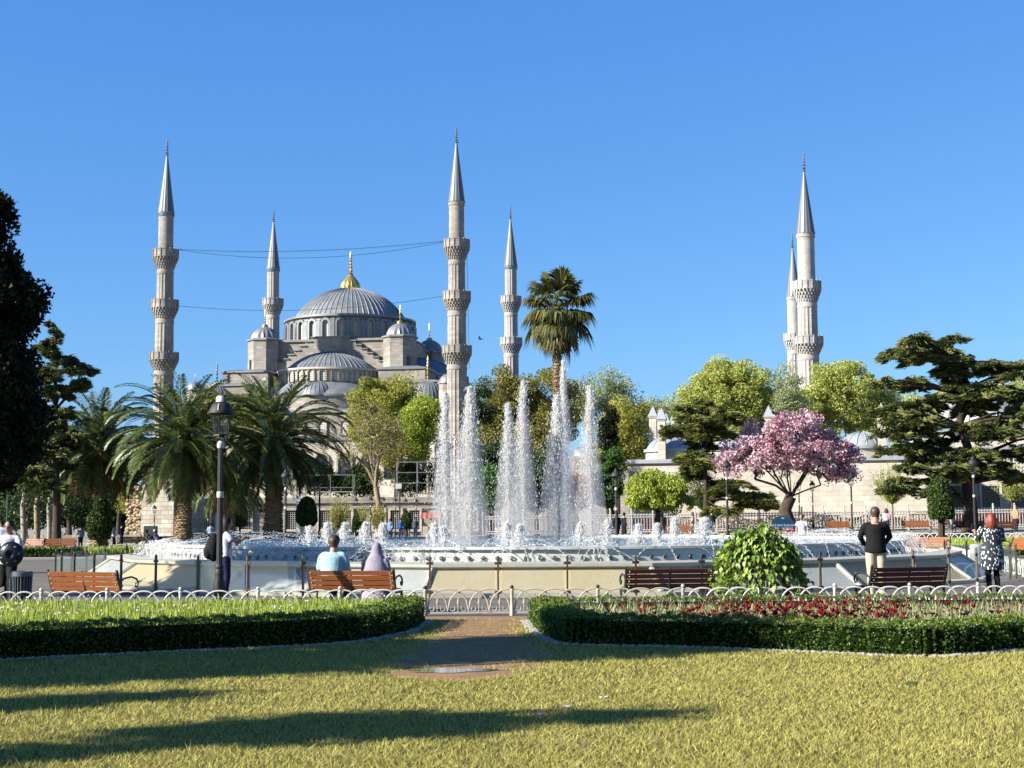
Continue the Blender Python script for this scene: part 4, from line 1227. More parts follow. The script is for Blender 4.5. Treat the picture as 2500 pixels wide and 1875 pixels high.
# ------------------------------------------------------------------ minarets
def flute(w): return 1 - 0.075 * abs(math.sin(8 * w))
def minaret_meshes(bal, cone, shaft_top_r, rr, stone, plain_top):
    """bal: list of (parapet top, parapet bottom, corbel bottom, outer radius, shaft radius below)"""
    parts = []
    m = MB(); z_hi = cone[1]; r = shaft_top_r
    m.lathe([(r, bal[0][1]), (r * .985, z_hi - .1)], 64, fl=(None if plain_top else flute)); parts.append(('shaft', m.mesh('shaft', stone, 50)))
    for i, b in enumerate(bal):
        nxt = bal[i + 1][0] - .6 if i + 1 < len(bal) else 0
        rl = b[4]
        m = MB(); lo = bal[i + 1][1] if i + 1 < len(bal) else 0
        m.lathe([(rl * 1.03, lo), (rl, b[2] - .9)], 64, fl=flute)
        m.lathe([(rl * 1.0, b[2] - 1.0), (rl * 1.05, b[2] - .7), (rl * 1.0, b[2] - .35), (rl, b[2] + .2)], 32)
        parts.append(('shaft', m.mesh('shaft', stone, 50)))
        m = MB(); ro = b[3]
        m.lathe([(ro - .22, b[1] - .05), (ro, b[1]), (ro, b[1] + .12), (ro - .06, b[1] + .14), (ro - .06, b[0] - .12), (ro, b[0] - .1), (ro, b[0]), (ro - .2, b[0]), (ro - .2, b[1] + .1), (0.5, b[1] + .1)], 32)
        for k in range(16):
            w = 2 * PI * k / 16; m.box(((ro - .02) * math.cos(w), (ro - .02) * math.sin(w), (b[0] + b[1]) / 2 + .05), (.16, .18, b[0] - b[1] + .14), rz=w)
        parts.append(('balcony', m.mesh('balcony', stone, 40)))
        m = MB(); tiers = 4
        m.lathe([(rl * .98, b[2]), (rl * 1.02, b[2] + .3), (ro - .35, b[1] - .05)], 32)
        for t in range(tiers):
            f = (t + .5) / tiers; z = b[2] + (b[1] - b[2]) * f; rad = rl + (ro - rl) * (f ** 1.1) - .02
            for k in range(24):
                w = 2 * PI * (k + .5 * (t % 2)) / 24
                m.box((rad * math.cos(w), rad * math.sin(w), z), (.20, .17, (b[1] - b[2]) / tiers * .95), rz=w, taper=1.25)
        parts.append(('corbels', m.mesh('corbels', stone, 30)))
    m = MB(); zc, zt = cone[1], cone[0]
    m.lathe([(shaft_top_r + .0, zc - .75), (shaft_top_r + .10, zc - .65), (shaft_top_r + .10, zc - .08), (shaft_top_r + .16, zc)], 32); parts.append(('cornice', m.mesh('cornice', stone, 40)))
    m = MB(); m.lathe([(shaft_top_r + .22, zc), (shaft_top_r + .10, zc + .3), (.12, zt)], 32, fl=lambda w: 1 - .05 * abs(math.cos(8 * w))); parts.append(('spire', m.mesh('spire', M_SPIRE, 25)))
    m = MB(); finial(m, zt - .2, cone[2] - zt + .2, 1.15); parts.append(('finial', m.mesh('finial', M_SPIRE)))
    return parts
BAL3 = [(48.6, 47.2, 45.2, 2.22, 1.42), (39.7, 38.3, 36.5, 2.34, 1.56), (30.5, 29.2, 27.4, 2.48, 1.68)]
MP3 = minaret_meshes(BAL3, (65.6, 55.1, 68.5), 1.29, 0, M_MINARET, True)
MP3f = minaret_meshes(BAL3, (65.6, 55.1, 68.5), 1.29, 0, M_MINARETC, False)
BAL2 = [(39.8, 38.4, 36.4, 2.28, 1.58), (30.7, 29.4, 27.8, 2.40, 1.68)]
MP2 = minaret_meshes(BAL2, (58.4, 47.7, 61.6), 1.42, 0, M_MINARETC, True)
tiles = MB()
for k in range(32):
    w = 2 * PI * k / 32; tiles.box((1.405 * math.cos(w), 1.405 * math.sin(w), 54.72), (.06, .17, .42), rz=w)
M_TILE = pmat('blue_tile', (0.10, 0.20, 0.30), 0.35)
TILES = tiles.mesh('tile_band', M_TILE, 0)
def minaret(label, px, Y, ztop_px, parts, H, tile):
    x = P(px, 1000, Y).x
    s = zz(px, ztop_px, Y) / H
    t = thing('minaret', label, 'minaret', (x, Y, 0), 0.2, 'minarets of the mosque')
    for nm, me in parts: link(nm, me, t)
    if tile: link('tile_band', TILES, t)
    t.scale = (s, s, s)
    return t
minaret('tall weathered three-balcony minaret rising behind the date palms', 398.5, 258, 337, MP3, 68.5, True)
minaret('tallest weathered three-balcony minaret between the main dome and the fan palm', 1116, 250, 305, MP3, 68.5, False)
minaret('pale distant minaret directly behind the weight tower beside the main dome', 664, 316, 506, MP3f, 68.5, True)
minaret('pale distant minaret standing next to the fan palm crown', 1249, 313, 499, MP3f, 68.5, True)
minaret('clean pale two-balcony minaret, front one of the overlapping pair', 1977, 241, 368, MP2, 61.6, False)
minaret('thin pale minaret half hidden behind the two-balcony minaret', 1944, 306.5, 566, MP2, 61.6, False)
# cables with lamp strings slung between the two weathered minarets
def cable(name, label, a, b, sag, drops, seed, r=.035):
    rd_ = random.Random(seed); m = MB(); n = 24
    pts = [a.lerp(b, i / n) - Vector((0, 0, sag * 4 * (i / n) * (1 - i / n))) for i in range(n + 1)]
    m.tube(pts, r, 4)
    if drops:
        for i in range(90):
            t = (i + .5) / 90; q = a.lerp(b, t) - Vector((0, 0, sag * 4 * t * (1 - t)))
            m.tube([q, q - Vector((0, 0, .35))], .02, 3)
    return tag(m.build(name, M_IRON), label, 'cable', 'cables between the weathered minarets')
A1 = P(425, 608, 258); A2 = P(1086, 588, 250); B2 = P(1086, 590, 250); C1 = P(430, 746, 258); C2 = P(1086, 722, 250)
cable('lamp_cable', 'upper lamp cable strung straight between the two weathered minarets', A1, A2, 1.0, True, 1)
cable('lamp_cable', 'sagging lamp cable strung below the straight upper one', A1, B2, 2.2, False, 2)
cable('lamp_cable', 'lowest cable strung from balcony to balcony behind the main dome', C1, C2, 1.6, False, 3)
cc = thing('hanging_wire', 'thin wire hanging down beside the tallest weathered minaret', 'wire', P(1146, 900, 250))
m = MB(); m.tube([(0, 0, 0), (-.2, 0, 12), (-.4, 0, 21)], .03, 4); m.build('strand', M_IRON, cc)
# ------------------------------------------------------------------ trees
def grow(rg, trunk, targets, r_tip, r_trunk, wig=0.12, up=0.15, sides=5, power=0.5, fan=6):
    """branch skeleton: every target is tied to the nearest limb already grown"""
    pos = [np.array(p, float) for p in trunk]; par = [-1] + list(range(len(trunk) - 1))
    T = np.array(targets); top = pos[-1]
    order = np.argsort(np.linalg.norm(T - top, axis=1))
    lo = max(1, len(trunk) - 3); k0 = len(trunk) - 1
    if fan and len(T) > fan:                               # main limbs spread from the trunk's head toward the crown's far corners
        far = [int(np.argmax(np.linalg.norm(T - top, axis=1)))]
        while len(far) < fan:
            dd_ = np.min(np.linalg.norm(T[:, None] - T[far][None], axis=2), axis=1); far.append(int(np.argmax(dd_)))
        for f_ in far:
            v_ = T[f_] - top; prev = k0
            for fr_ in (.22, .48):
                pos.append(top + v_ * fr_ + np.array([0, 0, up * np.linalg.norm(v_) * .25]) + rg.normal(0, wig * .12 * np.linalg.norm(v_), 3)); par.append(prev); prev = len(pos) - 1
    for i in order:
        c = T[i]; Pn = np.array(pos[lo:])
        d = np.linalg.norm(Pn - c, axis=1) + 0.25 * np.maximum(0, Pn[:, 2] - c[2]) * 2
        j = lo + int(np.argmin(d)); a = pos[j]; L = np.linalg.norm(c - a)
        k = 3 if L > 1.2 else 2; prev = j
        for s in range(1, k):
            f = s / k
            q = a * (1 - f) + c * f + np.array([0, 0, up * L * math.sin(PI * f)]) + rg.normal(0, wig * L * .3, 3)
            pos.append(q); par.append(prev); prev = len(pos) - 1
        pos.append(c); par.append(prev)
    n = len(pos); cnt = np.zeros(n)
    haschild = np.zeros(n, bool)
    for i in range(n):
        if par[i] >= 0: haschild[par[i]] = True
    for i in range(n - 1, -1, -1):
        if not haschild[i]: cnt[i] = 1
        if par[i] >= 0: cnt[par[i]] += cnt[i]
    rad = r_tip * np.maximum(cnt, 1) ** power
    rad = np.minimum(rad, r_trunk)
    m = MB()
    k = len(trunk)
    tr = [max(r_trunk * (1.0 - .35 * i / max(1, k - 1)), rad[i]) for i in range(k)]
    tr[0] = r_trunk * 1.35
    m.tube([tuple(pos[i]) for i in range(k)], tr, 10)
    for i in range(k, n):
        j = par[i]
        m.tube([tuple(pos[j]), tuple(pos[i])], [min(rad[j], rad[i] * 1.5) if j >= k else rad[i] * 1.2, rad[i]], sides, cap=False)
    return m
def in_ell(rg, n, c, r, shell=2.4):
    d = unit(rg.normal(size=(n, 3))); u = rg.random(n) ** (1 / shell)
    return np.array(c) + d * u[:, None] * np.array(r)
LEAFX = 2.7
def deciduous(name, label, Y, base_px, crowns, lm, bark, ncl, nleaf, leaf, clr, tr, seed, trunk_py=None, group=None, shell=2.4, cat='tree',
              aspect=.55, rtip=.012, hang=None, zbase=None, lumps=.25, dleaf=None, power=.5, wig=.12, up=.15, low=1.0, fan=6):
    rg = np.random.default_rng(seed)
    b = at(base_px, Y)
    if zbase is not None: b.z = zbase
    t = thing(name, label, cat, b, 0, group)
    tot = sum(c[2] * c[3] for c in crowns)
    T = []
    for (cx, cy, hw, hh) in crowns:
        p = P(cx, cy, Y) - b
        rr = (hw * Y / F, hw * Y / F * .85, hh * Y / F)
        T.append(in_ell(rg, max(3, int(ncl * hw * hh / tot)), p, (rr[0] * .93, rr[1] * .93, rr[2] * .93), shell))
    T = np.concatenate(T)
    T[:, 2] = np.maximum(T[:, 2], .5)
    tz = (P(base_px, trunk_py, Y).z - b.z) if trunk_py else max(1.0, T[:, 2].min() * .8)
    cxm = T[:, 0].mean()
    trunk = [(0, 0, -.1), (rg.normal(0, tr * .12), 0, tz * .35), (rg.normal(0, tr * .2) + cxm * .05, rg.normal(0, tr * .2), tz * .7), (cxm * .1 + rg.normal(0, tr * .25), 0, tz)]
    m = grow(rg, trunk, T, rtip, tr, power=power, wig=wig, up=up, fan=fan)
    m.build('trunk', bark, t, smooth=60)
    if nleaf:
        nleaf = int(nleaf * LEAFX)
        wts = rg.uniform(.4, 1.6, len(T))
        if low < 1: wts *= np.interp(T[:, 2], [T[:, 2].min(), np.median(T[:, 2])], [low, 1])
        wts /= wts.sum()
        idx = rg.choice(len(T), nleaf, p=wts)
        sig = clr * rg.uniform(.6, 1.3, len(T))
        nn = rg.normal(size=(nleaf, 3)); nn *= np.minimum(1, 1.7 / np.maximum(np.linalg.norm(nn, axis=1), 1e-6))[:, None]
        C = T[idx] + nn * sig[idx][:, None] * np.array([1, 1, .8])
        C[:, 2] = np.maximum(C[:, 2], .15)
        tone = rg.uniform(-lumps, lumps, len(T))
        dirs = None
        if hang: dirs = np.stack([C[:, 0] * .2, C[:, 1] * .2, -np.ones(nleaf) * hang], 1)
        far = Y > 95
        q = (leaf_tris if far else leaf_quads)(rg, C, leaf * (1.0 if far else .95) * rg.uniform(.6, 1.4, nleaf), aspect, dirs=dirs)
        soup('crown', q, 3 if far else 4, lm, t, rnd=np.clip(.5 + .28 * rg.normal(size=nleaf) + tone[idx], 0, 1))
    return t
G_BACK = 'spring trees in front of the mosque'
deciduous('spring_tree', 'rounded yellow green tree in new leaf under the stepped corner of the mosque', 165, 985, [(955, 985, 102, 80), (900, 980, 55, 52), (1010, 1035, 66, 62), (930, 1060, 90, 50)], M_OLIVE, M_BARK, 150, 26000, .26, .75, .35, 1, 1150, G_BACK)
deciduous('spring_tree', 'fresh lime green tree beside the tall water jets', 150, 1046, [(1030, 1030, 48, 60), (1010, 1080, 40, 40)], M_LIME, M_TWIG, 60, 9000, .22, .6, .22, 2, 1160, G_BACK)
deciduous('bare_tree', 'pale twiggy tree still bare, fanning up from one trunk', 138, 925, [(905, 1060, 85, 75), (890, 1010, 50, 45), (960, 1060, 50, 60), (850, 1110, 45, 35)], M_OLIVEB, M_TWIG, 420, 2600, .12, .5, .36, 3, 1190, shell=2.2, fan=12, rtip=.026, power=.42, wig=.2, up=.28)
deciduous('bare_tree', 'dark trunked budding tree behind the pale twiggy one', 150, 968, [(960, 1090, 55, 50), (930, 1060, 50, 40)], M_OLIVEB, M_BARKD, 90, 5000, .16, .6, .30, 4, 1180)
deciduous('spring_tree', 'brownish olive tree in bud below the distant pale minaret', 160, 1270, [(1245, 985, 92, 88), (1335, 985, 78, 88), (1290, 1060, 110, 70), (1180, 1050, 50, 60)], M_OLIVEB, M_BARK, 170, 30000, .25, .75, .35, 5, 1150, G_BACK)
deciduous('spring_tree', 'thin grey green tree with feathery top behind the fountain', 170, 1490, [(1480, 960, 70, 60), (1530, 1000, 65, 60), (1430, 1000, 40, 50), (1590, 1020, 35, 30)], M_GREY, M_BARK, 130, 6500, .24, .7, .28, 6, 1130, G_BACK)
deciduous('spring_tree', 'olive green round tree beside the small domed stone building', 140, 1510, [(1530, 1030, 55, 70), (1500, 1090, 60, 70), (1555, 1095, 40, 50)], M_OLIVE, M_BARKD, 90, 12000, .22, .65, .26, 7, 1180, G_BACK)
deciduous('spring_tree', 'big light green tree filling the gap beside the two-balcony minaret', 190, 1780, [(1785, 975, 130, 105), (1700, 1005, 75, 78), (1870, 1005, 70, 90), (1650, 1040, 45, 45)], M_PALEG, M_BARK, 210, 36000, .28, .85, .45, 8, 1140, G_BACK)
deciduous('spring_tree', 'light green tree in front of the two-balcony minaret foot', 190, 2070, [(2060, 970, 112, 95), (2150, 1010, 60, 68), (1985, 1010, 70, 75)], M_PALEG, M_BARK, 160, 28000, .28, .8, .40, 9, 1140, G_BACK)
deciduous('spring_tree', 'thin leafing tree between the two light green trees', 180, 1930, [(1920, 960, 40, 85), (1945, 1000, 35, 60)], M_GREY, M_BARKP, 70, 3200, .22, .6, .22, 10, 1150, G_BACK)
deciduous('spring_tree', 'dull green tree showing behind the big dark cedar', 200, 2200, [(2200, 1020, 70, 70), (2290, 1010, 70, 60), (2480, 990, 60, 50)], M_PALEG, M_BARK, 90, 14000, .28, .8, .35, 11, 1150, G_BACK)
deciduous('spring_tree', 'pale hazy tree low behind the fountain spray', 185, 1610, [(1600, 1010, 45, 40), (1560, 1060, 60, 40)], M_GREY, M_BARK, 60, 4500, .22, .6, .2, 12, 1120, G_BACK)
deciduous('spring_tree', 'olive tree glimpsed between the two date palms', 150, 575, [(590, 1010, 70, 50), (530, 1000, 50, 40), (620, 1070, 50, 50)], M_OLIVE, M_BARK, 60, 9000, .22, .7, .25, 13, 1140, G_BACK)
# evergreen columns seen through the spray
def evergreen_mass(name, label, Y, base_px, crowns, lm, n, leaf, seed, clr=.45, tr=.2, bark=M_BARKD, cat='tree', group=None, ncl=60):
    return deciduous(name, label, Y, base_px, crowns, lm, bark, ncl, n, leaf, clr, tr, seed, None, group, 2.0, cat)
evergreen_mass('evergreen_tree', 'dark bluish evergreen standing behind the leftmost tall jets', 112, 1200, [(1200, 1150, 34, 70), (1215, 1200, 46, 45)], M_DARKLEAF, 9000, .18, 21)
evergreen_mass('evergreen_tree', 'fresh green columnar tree behind the space between the tall jets', 105, 1195, [(1200, 1190, 45, 50)], M_GREENCOL, 5000, .15, 22)
evergreen_mass('evergreen_tree', 'round dark evergreen behind the double plume', 108, 1310, [(1310, 1190, 40, 60), (1330, 1150, 25, 40)], M_DARKLEAF, 7000, .15, 23)
evergreen_mass('evergreen_tree', 'tall dark column tree beside the olive round tree', 125, 1485, [(1485, 1060, 22, 90), (1490, 1160, 28, 70)], M_CYPRESS, 9000, .17, 24, .3)
evergreen_mass('evergreen_tree', 'green column tree beside the tall dark column tree', 118, 1500, [(1495, 1160, 25, 75), (1470, 1200, 45, 40)], M_GREENCOL, 7000, .15, 25, .3)
evergreen_mass('evergreen_tree', 'reddish leaved small tree behind the fan palm foot', 100, 1405, [(1405, 1200, 42, 45)], M_MAROON, 4000, .13, 26, .3)
evergreen_mass('evergreen_tree', 'dark bushy tree showing between the jets under the olive tree', 115, 1255, [(1250, 1150, 60, 40), (1170, 1010, 35, 30), (1180, 950, 22, 18)], M_DARKLEAF, 6000, .16, 27, .4)
# dark woodland at the left
for i, (bp, Y, cr, lb) in enumerate([
    (60, 128, [(60, 1130, 80, 70), (20, 1060, 70, 60)], 'dark leafy tree behind the pale plane trunks'),
    (170, 124, [(170, 1170, 70, 50), (140, 1100, 60, 50), (230, 1190, 60, 40)], 'dark leafy tree behind the clipped egg-shaped yew'),
    (290, 136, [(290, 1180, 45, 50), (330, 1130, 50, 40)], 'dark leafy tree beside the rubble wall')]):
    evergreen_mass('shade_tree', lb, Y, bp, cr, M_DARKLEAF, 9000, .22, 60 + i, .7, .25, ncl=70)
for i, (bp, Y, cr, lb) in enumerate([(20, 142, [(20, 1245, 70, 55), (80, 1240, 50, 50)], 'dark shrubbery behind the pale plane trunks'), (170, 145, [(160, 1245, 60, 50), (220, 1250, 50, 45)], 'dark shrubbery behind the walker in pale green'), (300, 148, [(285, 1250, 50, 50), (340, 1240, 40, 50)], 'dark shrubbery behind the rubble stub'), (-90, 142, [(-90, 1200, 90, 90)], 'dark shrubbery beyond the huge evergreen')]):
    evergreen_mass('shrub', lb, Y, bp, cr, M_DARKLEAF, 4200, .30, 90 + i, .8, .12, cat='shrub')
evergreen_mass('shrub', 'dark green shrub under the pale plane trunks', 105, 230, [(235, 1255, 30, 30), (190, 1250, 25, 25)], M_DARKLEAF, 3000, .14, 66, .3, .08, cat='shrub')
evergreen_mass('shrub', 'mossy green shrub before the rubble wall', 122, 318, [(320, 1225, 30, 35)], M_OLIVE, 2500, .13, 67, .3, .08, cat='shrub')
# pale plane trunks
for i, (px, w, ptop, Y, lb) in enumerate([(57, 15, 1190, 92, 'pale smooth plane trunk nearest the red slatted benches'), (90, 15, 1190, 96, 'grey brown plane trunk, middle of the pale row'), (120, 12, 1190, 100, 'slender white barked trunk at the end of the pale row'), (66, 5, 1250, 104, 'thin pale sapling trunk behind the first plane trunk')]):
    b = at(px, Y); hgt = zz(px, ptop, Y) - b.z; t = thing('plane_tree', lb, 'tree', b, 0, 'plane trunks in the shade')
    r = w * .5 * Y / F; m = MB(); m.tube([(0, 0, -.1), (.05, 0, hgt * .3), (-.04, 0, hgt * .7), (.1, 0, hgt)], [r * 1.15, r, r * .9, r * .8], 10); m.build('trunk', M_BARKP if i != 1 else M_TWIG, t)
    rg = np.random.default_rng(i); C = rg.normal(size=(2200, 3)) * np.array([1.5, 1.2, .9]) + np.array([0, 0, hgt + .7])
    soup('crown', leaf_quads(rg, C, .22, .6), 4, M_DARKLEAF, t, rnd=rg.random(2200))

for i, (bp, cr, lb) in enumerate([(770, [(775, 1165, 50, 40), (820, 1180, 40, 30)], 'dark evergreen shrub mass behind the lower scaffolding'), (880, [(880, 1170, 45, 40)], 'dark evergreen shrub under the bare tree'), (1000, [(1000, 1160, 45, 45), (1050, 1170, 30, 40)], 'dark evergreen shrub mass behind the scaffolding')]):
    evergreen_mass('shrub', lb, 152, bp, cr, M_DARKLEAF, 3000, .22, 80 + i, .6, .12, cat='shrub')
# ------------------------------------------------------------------ conifers built of needle pads
def pads_tree(name, label, Y, base_px, pads, trunk_px, lm, bark, seed, tr, dens=1.0, droop=.35, leaf=.20, cat='tree', depth=.9, group=None, asp=.30):
    rg = np.random.default_rng(seed); b = at(base_px, Y)
    t = thing(name, label, cat, b, 0, group)
    k = Y / F
    trunk = [tuple(P(x, y, Y) - b) for x, y in trunk_px]; trunk[0] = (trunk[0][0], 0, -.15)
    m = MB(); n = len(trunk)
    m.tube(trunk, [tr * (1.3 if i == 0 else 1 - .8 * i / (n - 1)) for i in range(n)], 10)
    Cs, Ds, Rn = [], [], []
    span = max(p[2] for p in pads) * k
    sub = []
    for (cx, cy, hw, hh) in pads:
        for q_ in range(3):
            f = rg.uniform(.45, .75); sub.append((cx + rg.uniform(-.6, .6) * hw, cy + rg.normal(0, hh * .9 + 1), hw * f * 1.1, hh * rg.uniform(.45, .8)))
    pads = sub
    for (cx, cy, hw, hh) in pads:
        yo = rg.uniform(-depth, depth) * span
        c = P(cx, cy, Y) - b; c.y += yo
        # limb from trunk
        j = min(range(n), key=lambda i: abs(trunk[i][2] - (c.z - .08 * abs(c.x - trunk[i][0]))) + .2 * abs(trunk[i][0] - c.x))
        a = Vector(trunk[j]); mid = a.lerp(c, .55) + Vector((0, 0, .06 * (c - a).length))
        m.tube([a, mid, c], [tr * .30, tr * .18, tr * .05], 5, cap=False)
        rx, ry, rz = hw * k, hw * k * .75, hh * k
        ns = int(13 * dens * (1 + hw / 30))
        for s in range(ns):                                # flat sprays radiating from the limb
            w = rg.random() * 2 * PI; e = math.sqrt(rg.random())
            o = np.array([c.x + rx * e * math.cos(w), c.y + ry * e * math.sin(w), c.z + rz * (.6 - 1.0 * e * droop * 2) + rg.normal(0, rz * .35)])
            d = np.array([math.cos(w) * rx, math.sin(w) * ry, -.15 * rx]); d /= np.linalg.norm(d)
            q = int(30 * dens); rise = rg.normal(.10, .28)
            tt = rg.random((q, 1)) * hw * k * .55
            lat = np.array([-d[1], d[0], 0]); la = rg.normal(0, .13, (q, 1)) * hw * k
            C = o + d * (tt - hw * k * .2) + lat * la + np.stack([np.zeros(q), np.zeros(q), rg.normal(0, .06, q) + rise * tt[:, 0] - .25 * tt[:, 0] ** 2 * droop], 1)
            Cs.append(C); Ds.append(np.tile(d, (q, 1))); Rn.append(np.clip(rg.uniform(.1, .9) + .2 * rg.normal(size=q), 0, 1))
    m.build('trunk', bark, t, smooth=60)
    C = np.concatenate(Cs); D = np.concatenate(Ds)
    q = leaf_tris(rg, C, leaf * rg.uniform(.6, 1.6, len(C)), asp, flat=.1, dirs=D, dj=.75)
    soup('crown', q, 3, lm, t, rnd=np.concatenate(Rn))
    return t
CED = [(2245, 828, 42, 10), (2212, 862, 48, 11), (2290, 850, 48, 12), (2340, 872, 40, 12), (2250, 888, 58, 12), (2318, 905, 48, 12), (2395, 898, 40, 11), (2445, 922, 58, 13), (2482, 900, 38, 10),
       (2252, 938, 48, 10), (2370, 948, 68, 13), (2452, 965, 58, 13), (2160, 938, 18, 5), (2205, 998, 68, 14), (2290, 985, 48, 11), (2400, 1002, 68, 14), (2490, 1015, 48, 13), (2175, 1048, 60, 13), (2255, 1048, 68, 14),
       (2335, 1062, 58, 11), (2432, 1060, 78, 14), (2195, 1092, 68, 13), (2292, 1110, 58, 11), (2392, 1108, 78, 13), (2490, 1105, 48, 12), (2238, 1152, 58, 14), (2335, 1152, 58, 11), (2425, 1142, 68, 11), (2215, 1192, 56, 14), (2290, 1195, 48, 10), (2500, 1165, 48, 9),
       (2560, 960, 60, 13), (2570, 1050, 60, 13), (2560, 1120, 60, 12)]
pads_tree('cedar_tree', 'large dark spreading cedar with flat layered boughs near the latticed wall', 92, 2368, CED, [(2368, 1292), (2370, 1230), (2362, 1180), (2372, 1120), (2345, 1040), (2340, 960), (2318, 890), (2270, 840)], M_CEDAR, M_BARKD, 31, .46, .98, .4, .40, asp=.22)
NCD = [(1715, 985, 26, 10), (1690, 1008, 42, 11), (1745, 1012, 42, 11), (1672, 1038, 46, 11), (1752, 1046, 46, 11), (1712, 1062, 50, 9), (1640, 1050, 22, 8), (1690, 1112, 55, 16), (1742, 1142, 46, 16), (1790, 1196, 72, 13), (1838, 1216, 62, 10), (1748, 1222, 56, 12), (1870, 1228, 30, 7), (1702, 1150, 34, 14)]
pads_tree('cedar_tree', 'small drooping cedar between the domed building and the pink tree', 103, 1722, NCD, [(1722, 1292), (1724, 1220), (1722, 1150), (1724, 1080), (1718, 1020), (1715, 975)], M_DEODAR, M_BARKD, 32, .22, 1.2, .6, .36, asp=.22)
BCD = [(135, 808, 10, 10), (136, 840, 22, 10), (128, 868, 34, 12), (178, 905, 38, 9), (165, 880, 22, 8), (112, 915, 46, 13), (150, 950, 46, 13), (190, 940, 30, 10), (100, 985, 56, 15), (150, 1015, 50, 15), (110, 1055, 60, 15), (160, 1075, 55, 15), (90, 1110, 55, 15), (140, 1130, 60, 15), (100, 1165, 60, 14)]
pads_tree('deodar_tree', 'dark green conifer with drooping tip behind the near black evergreen', 84, 140, BCD, [(140, 1300), (138, 1150), (136, 1000), (135, 880), (135, 795)], M_CEDAR, M_BARKD, 33, .22, 1.0, .6, .34, asp=.22)
# near-black evergreen at the frame's edge
def big_evergreen(name, label, Y, bound, x0, base_px, n, seed, lm, leaf=.13, ncl=260, tr=.4, clr=.33):
    rg = np.random.default_rng(seed); b = at(base_px, Y); t = thing(name, label, 'tree', b)
    ys = [p[0] for p in bound]; xs = [p[1] for p in bound]
    T = []
    while len(T) < ncl:
        y = rg.uniform(ys[0], ys[-1]); xb = float(np.interp(y, ys, xs)); half = xb - base_px
        if rg.random() > half / 160: continue
        w = rg.random() * 2 * PI; e = rg.random() ** .35
        x = base_px + half * e * math.cos(w) - 6
        q = P(x, y, Y) - b; q.y += half * Y / F * e * math.sin(w); T.append(tuple(q))
    T = np.array(T)
    top = P(base_px, ys[0], Y).z - b.z
    m = MB(); m.tube([(0, 0, -.1), (0, 0, top * .5), (0, 0, top * .97)], [tr, tr * .7, .05], 9)
    for c in T[::3]: m.tube([(0, 0, max(.5, c[2] - .4 * math.hypot(c[0], c[1]))), tuple(c)], [.06, .02], 4, cap=False)
    m.build('trunk', M_BARKD, t)
    idx = rg.integers(0, len(T), n); nn = unit(rg.normal(size=(n, 3))) * (rg.random((n, 1)) ** .5); C = T[idx] + nn * clr * 1.25
    soup('crown', leaf_tris(rg, C, leaf * rg.uniform(.6, 1.4, n), .6), 3, lm, t, rnd=np.clip(.45 + .3 * rg.normal(size=n), 0, 1))
    return t
big_evergreen('evergreen_tree', 'huge near black evergreen rising past the edge of the date palms', 46, [(470, -2), (500, 10), (545, 28), (600, 22), (640, 48), (690, 74), (720, 98), (760, 82), (805, 58), (850, 72), (900, 95), (1000, 104), (1100, 98), (1150, 60), (1190, 25)], 0, -70, 100000, 34, M_CYPRESS, .17, 460, clr=.42)

# ------------------------------------------------------------------ palms
def frond_mesh(seed, el, bend, L, lm, leaf=.62, npair=52, width=.055, name='frond'):
    rg = np.random.default_rng(seed); n = 24
    pts = []; a = el; p = np.zeros(3); ds = L / n
    for i in range(n + 1):
        pts.append(p.copy()); d = np.array([math.cos(a), 0, math.sin(a)]); p = p + d * ds; a -= bend / n * (0.4 + 1.2 * i / n)
    pts = np.array(pts); tang = unit(np.gradient(pts, axis=0))
    Q = []; Rn = []
    for s in (-1, 1):
        for k in range(npair):
            f = .10 + .90 * (k + rg.uniform(-.3, .3)) / npair; f = min(.999, max(.05, f))
            i = f * n; i0 = min(n - 1, int(i)); fr = i - i0
            c = pts[i0] * (1 - fr) + pts[i0 + 1] * fr; t_ = tang[i0]
            up = np.cross(t_, np.array([0, 1.0, 0])); up = up if up[2] > 0 else -up
            ll = leaf * (math.sin(PI * (f * .86 + .10)) ** .6) * rg.uniform(.85, 1.1)
            d = t_ * .75 + np.array([0, s * .85, 0]) + up * .25 + rg.normal(0, .06, 3); d /= np.linalg.norm(d)
            tip = c + d * ll + np.array([0, 0, -.22 * ll]); mid = c + d * ll * .5
            sd = np.cross(d, up); sd /= np.linalg.norm(sd) + 1e-9; sd = (sd * .6 + up * .5) ; sd = sd / np.linalg.norm(sd) * width * .5
            Q += [c, mid + sd, tip, mid - sd]; Rn.append(np.clip(.45 + .25 * rg.normal() + .15 * f, 0, 1))
    for i in range(n):
        r = .035 * (1 - i / n) + .006
        for o in (np.array([0, r, 0]), np.array([0, 0, r])):
            Q += [pts[i] - o, pts[i] + o, pts[i + 1] + o * .9, pts[i + 1] - o * .9]; Rn.append(.85)
    return soup_mesh(name, np.array(Q), 4, lm, np.array(Rn))
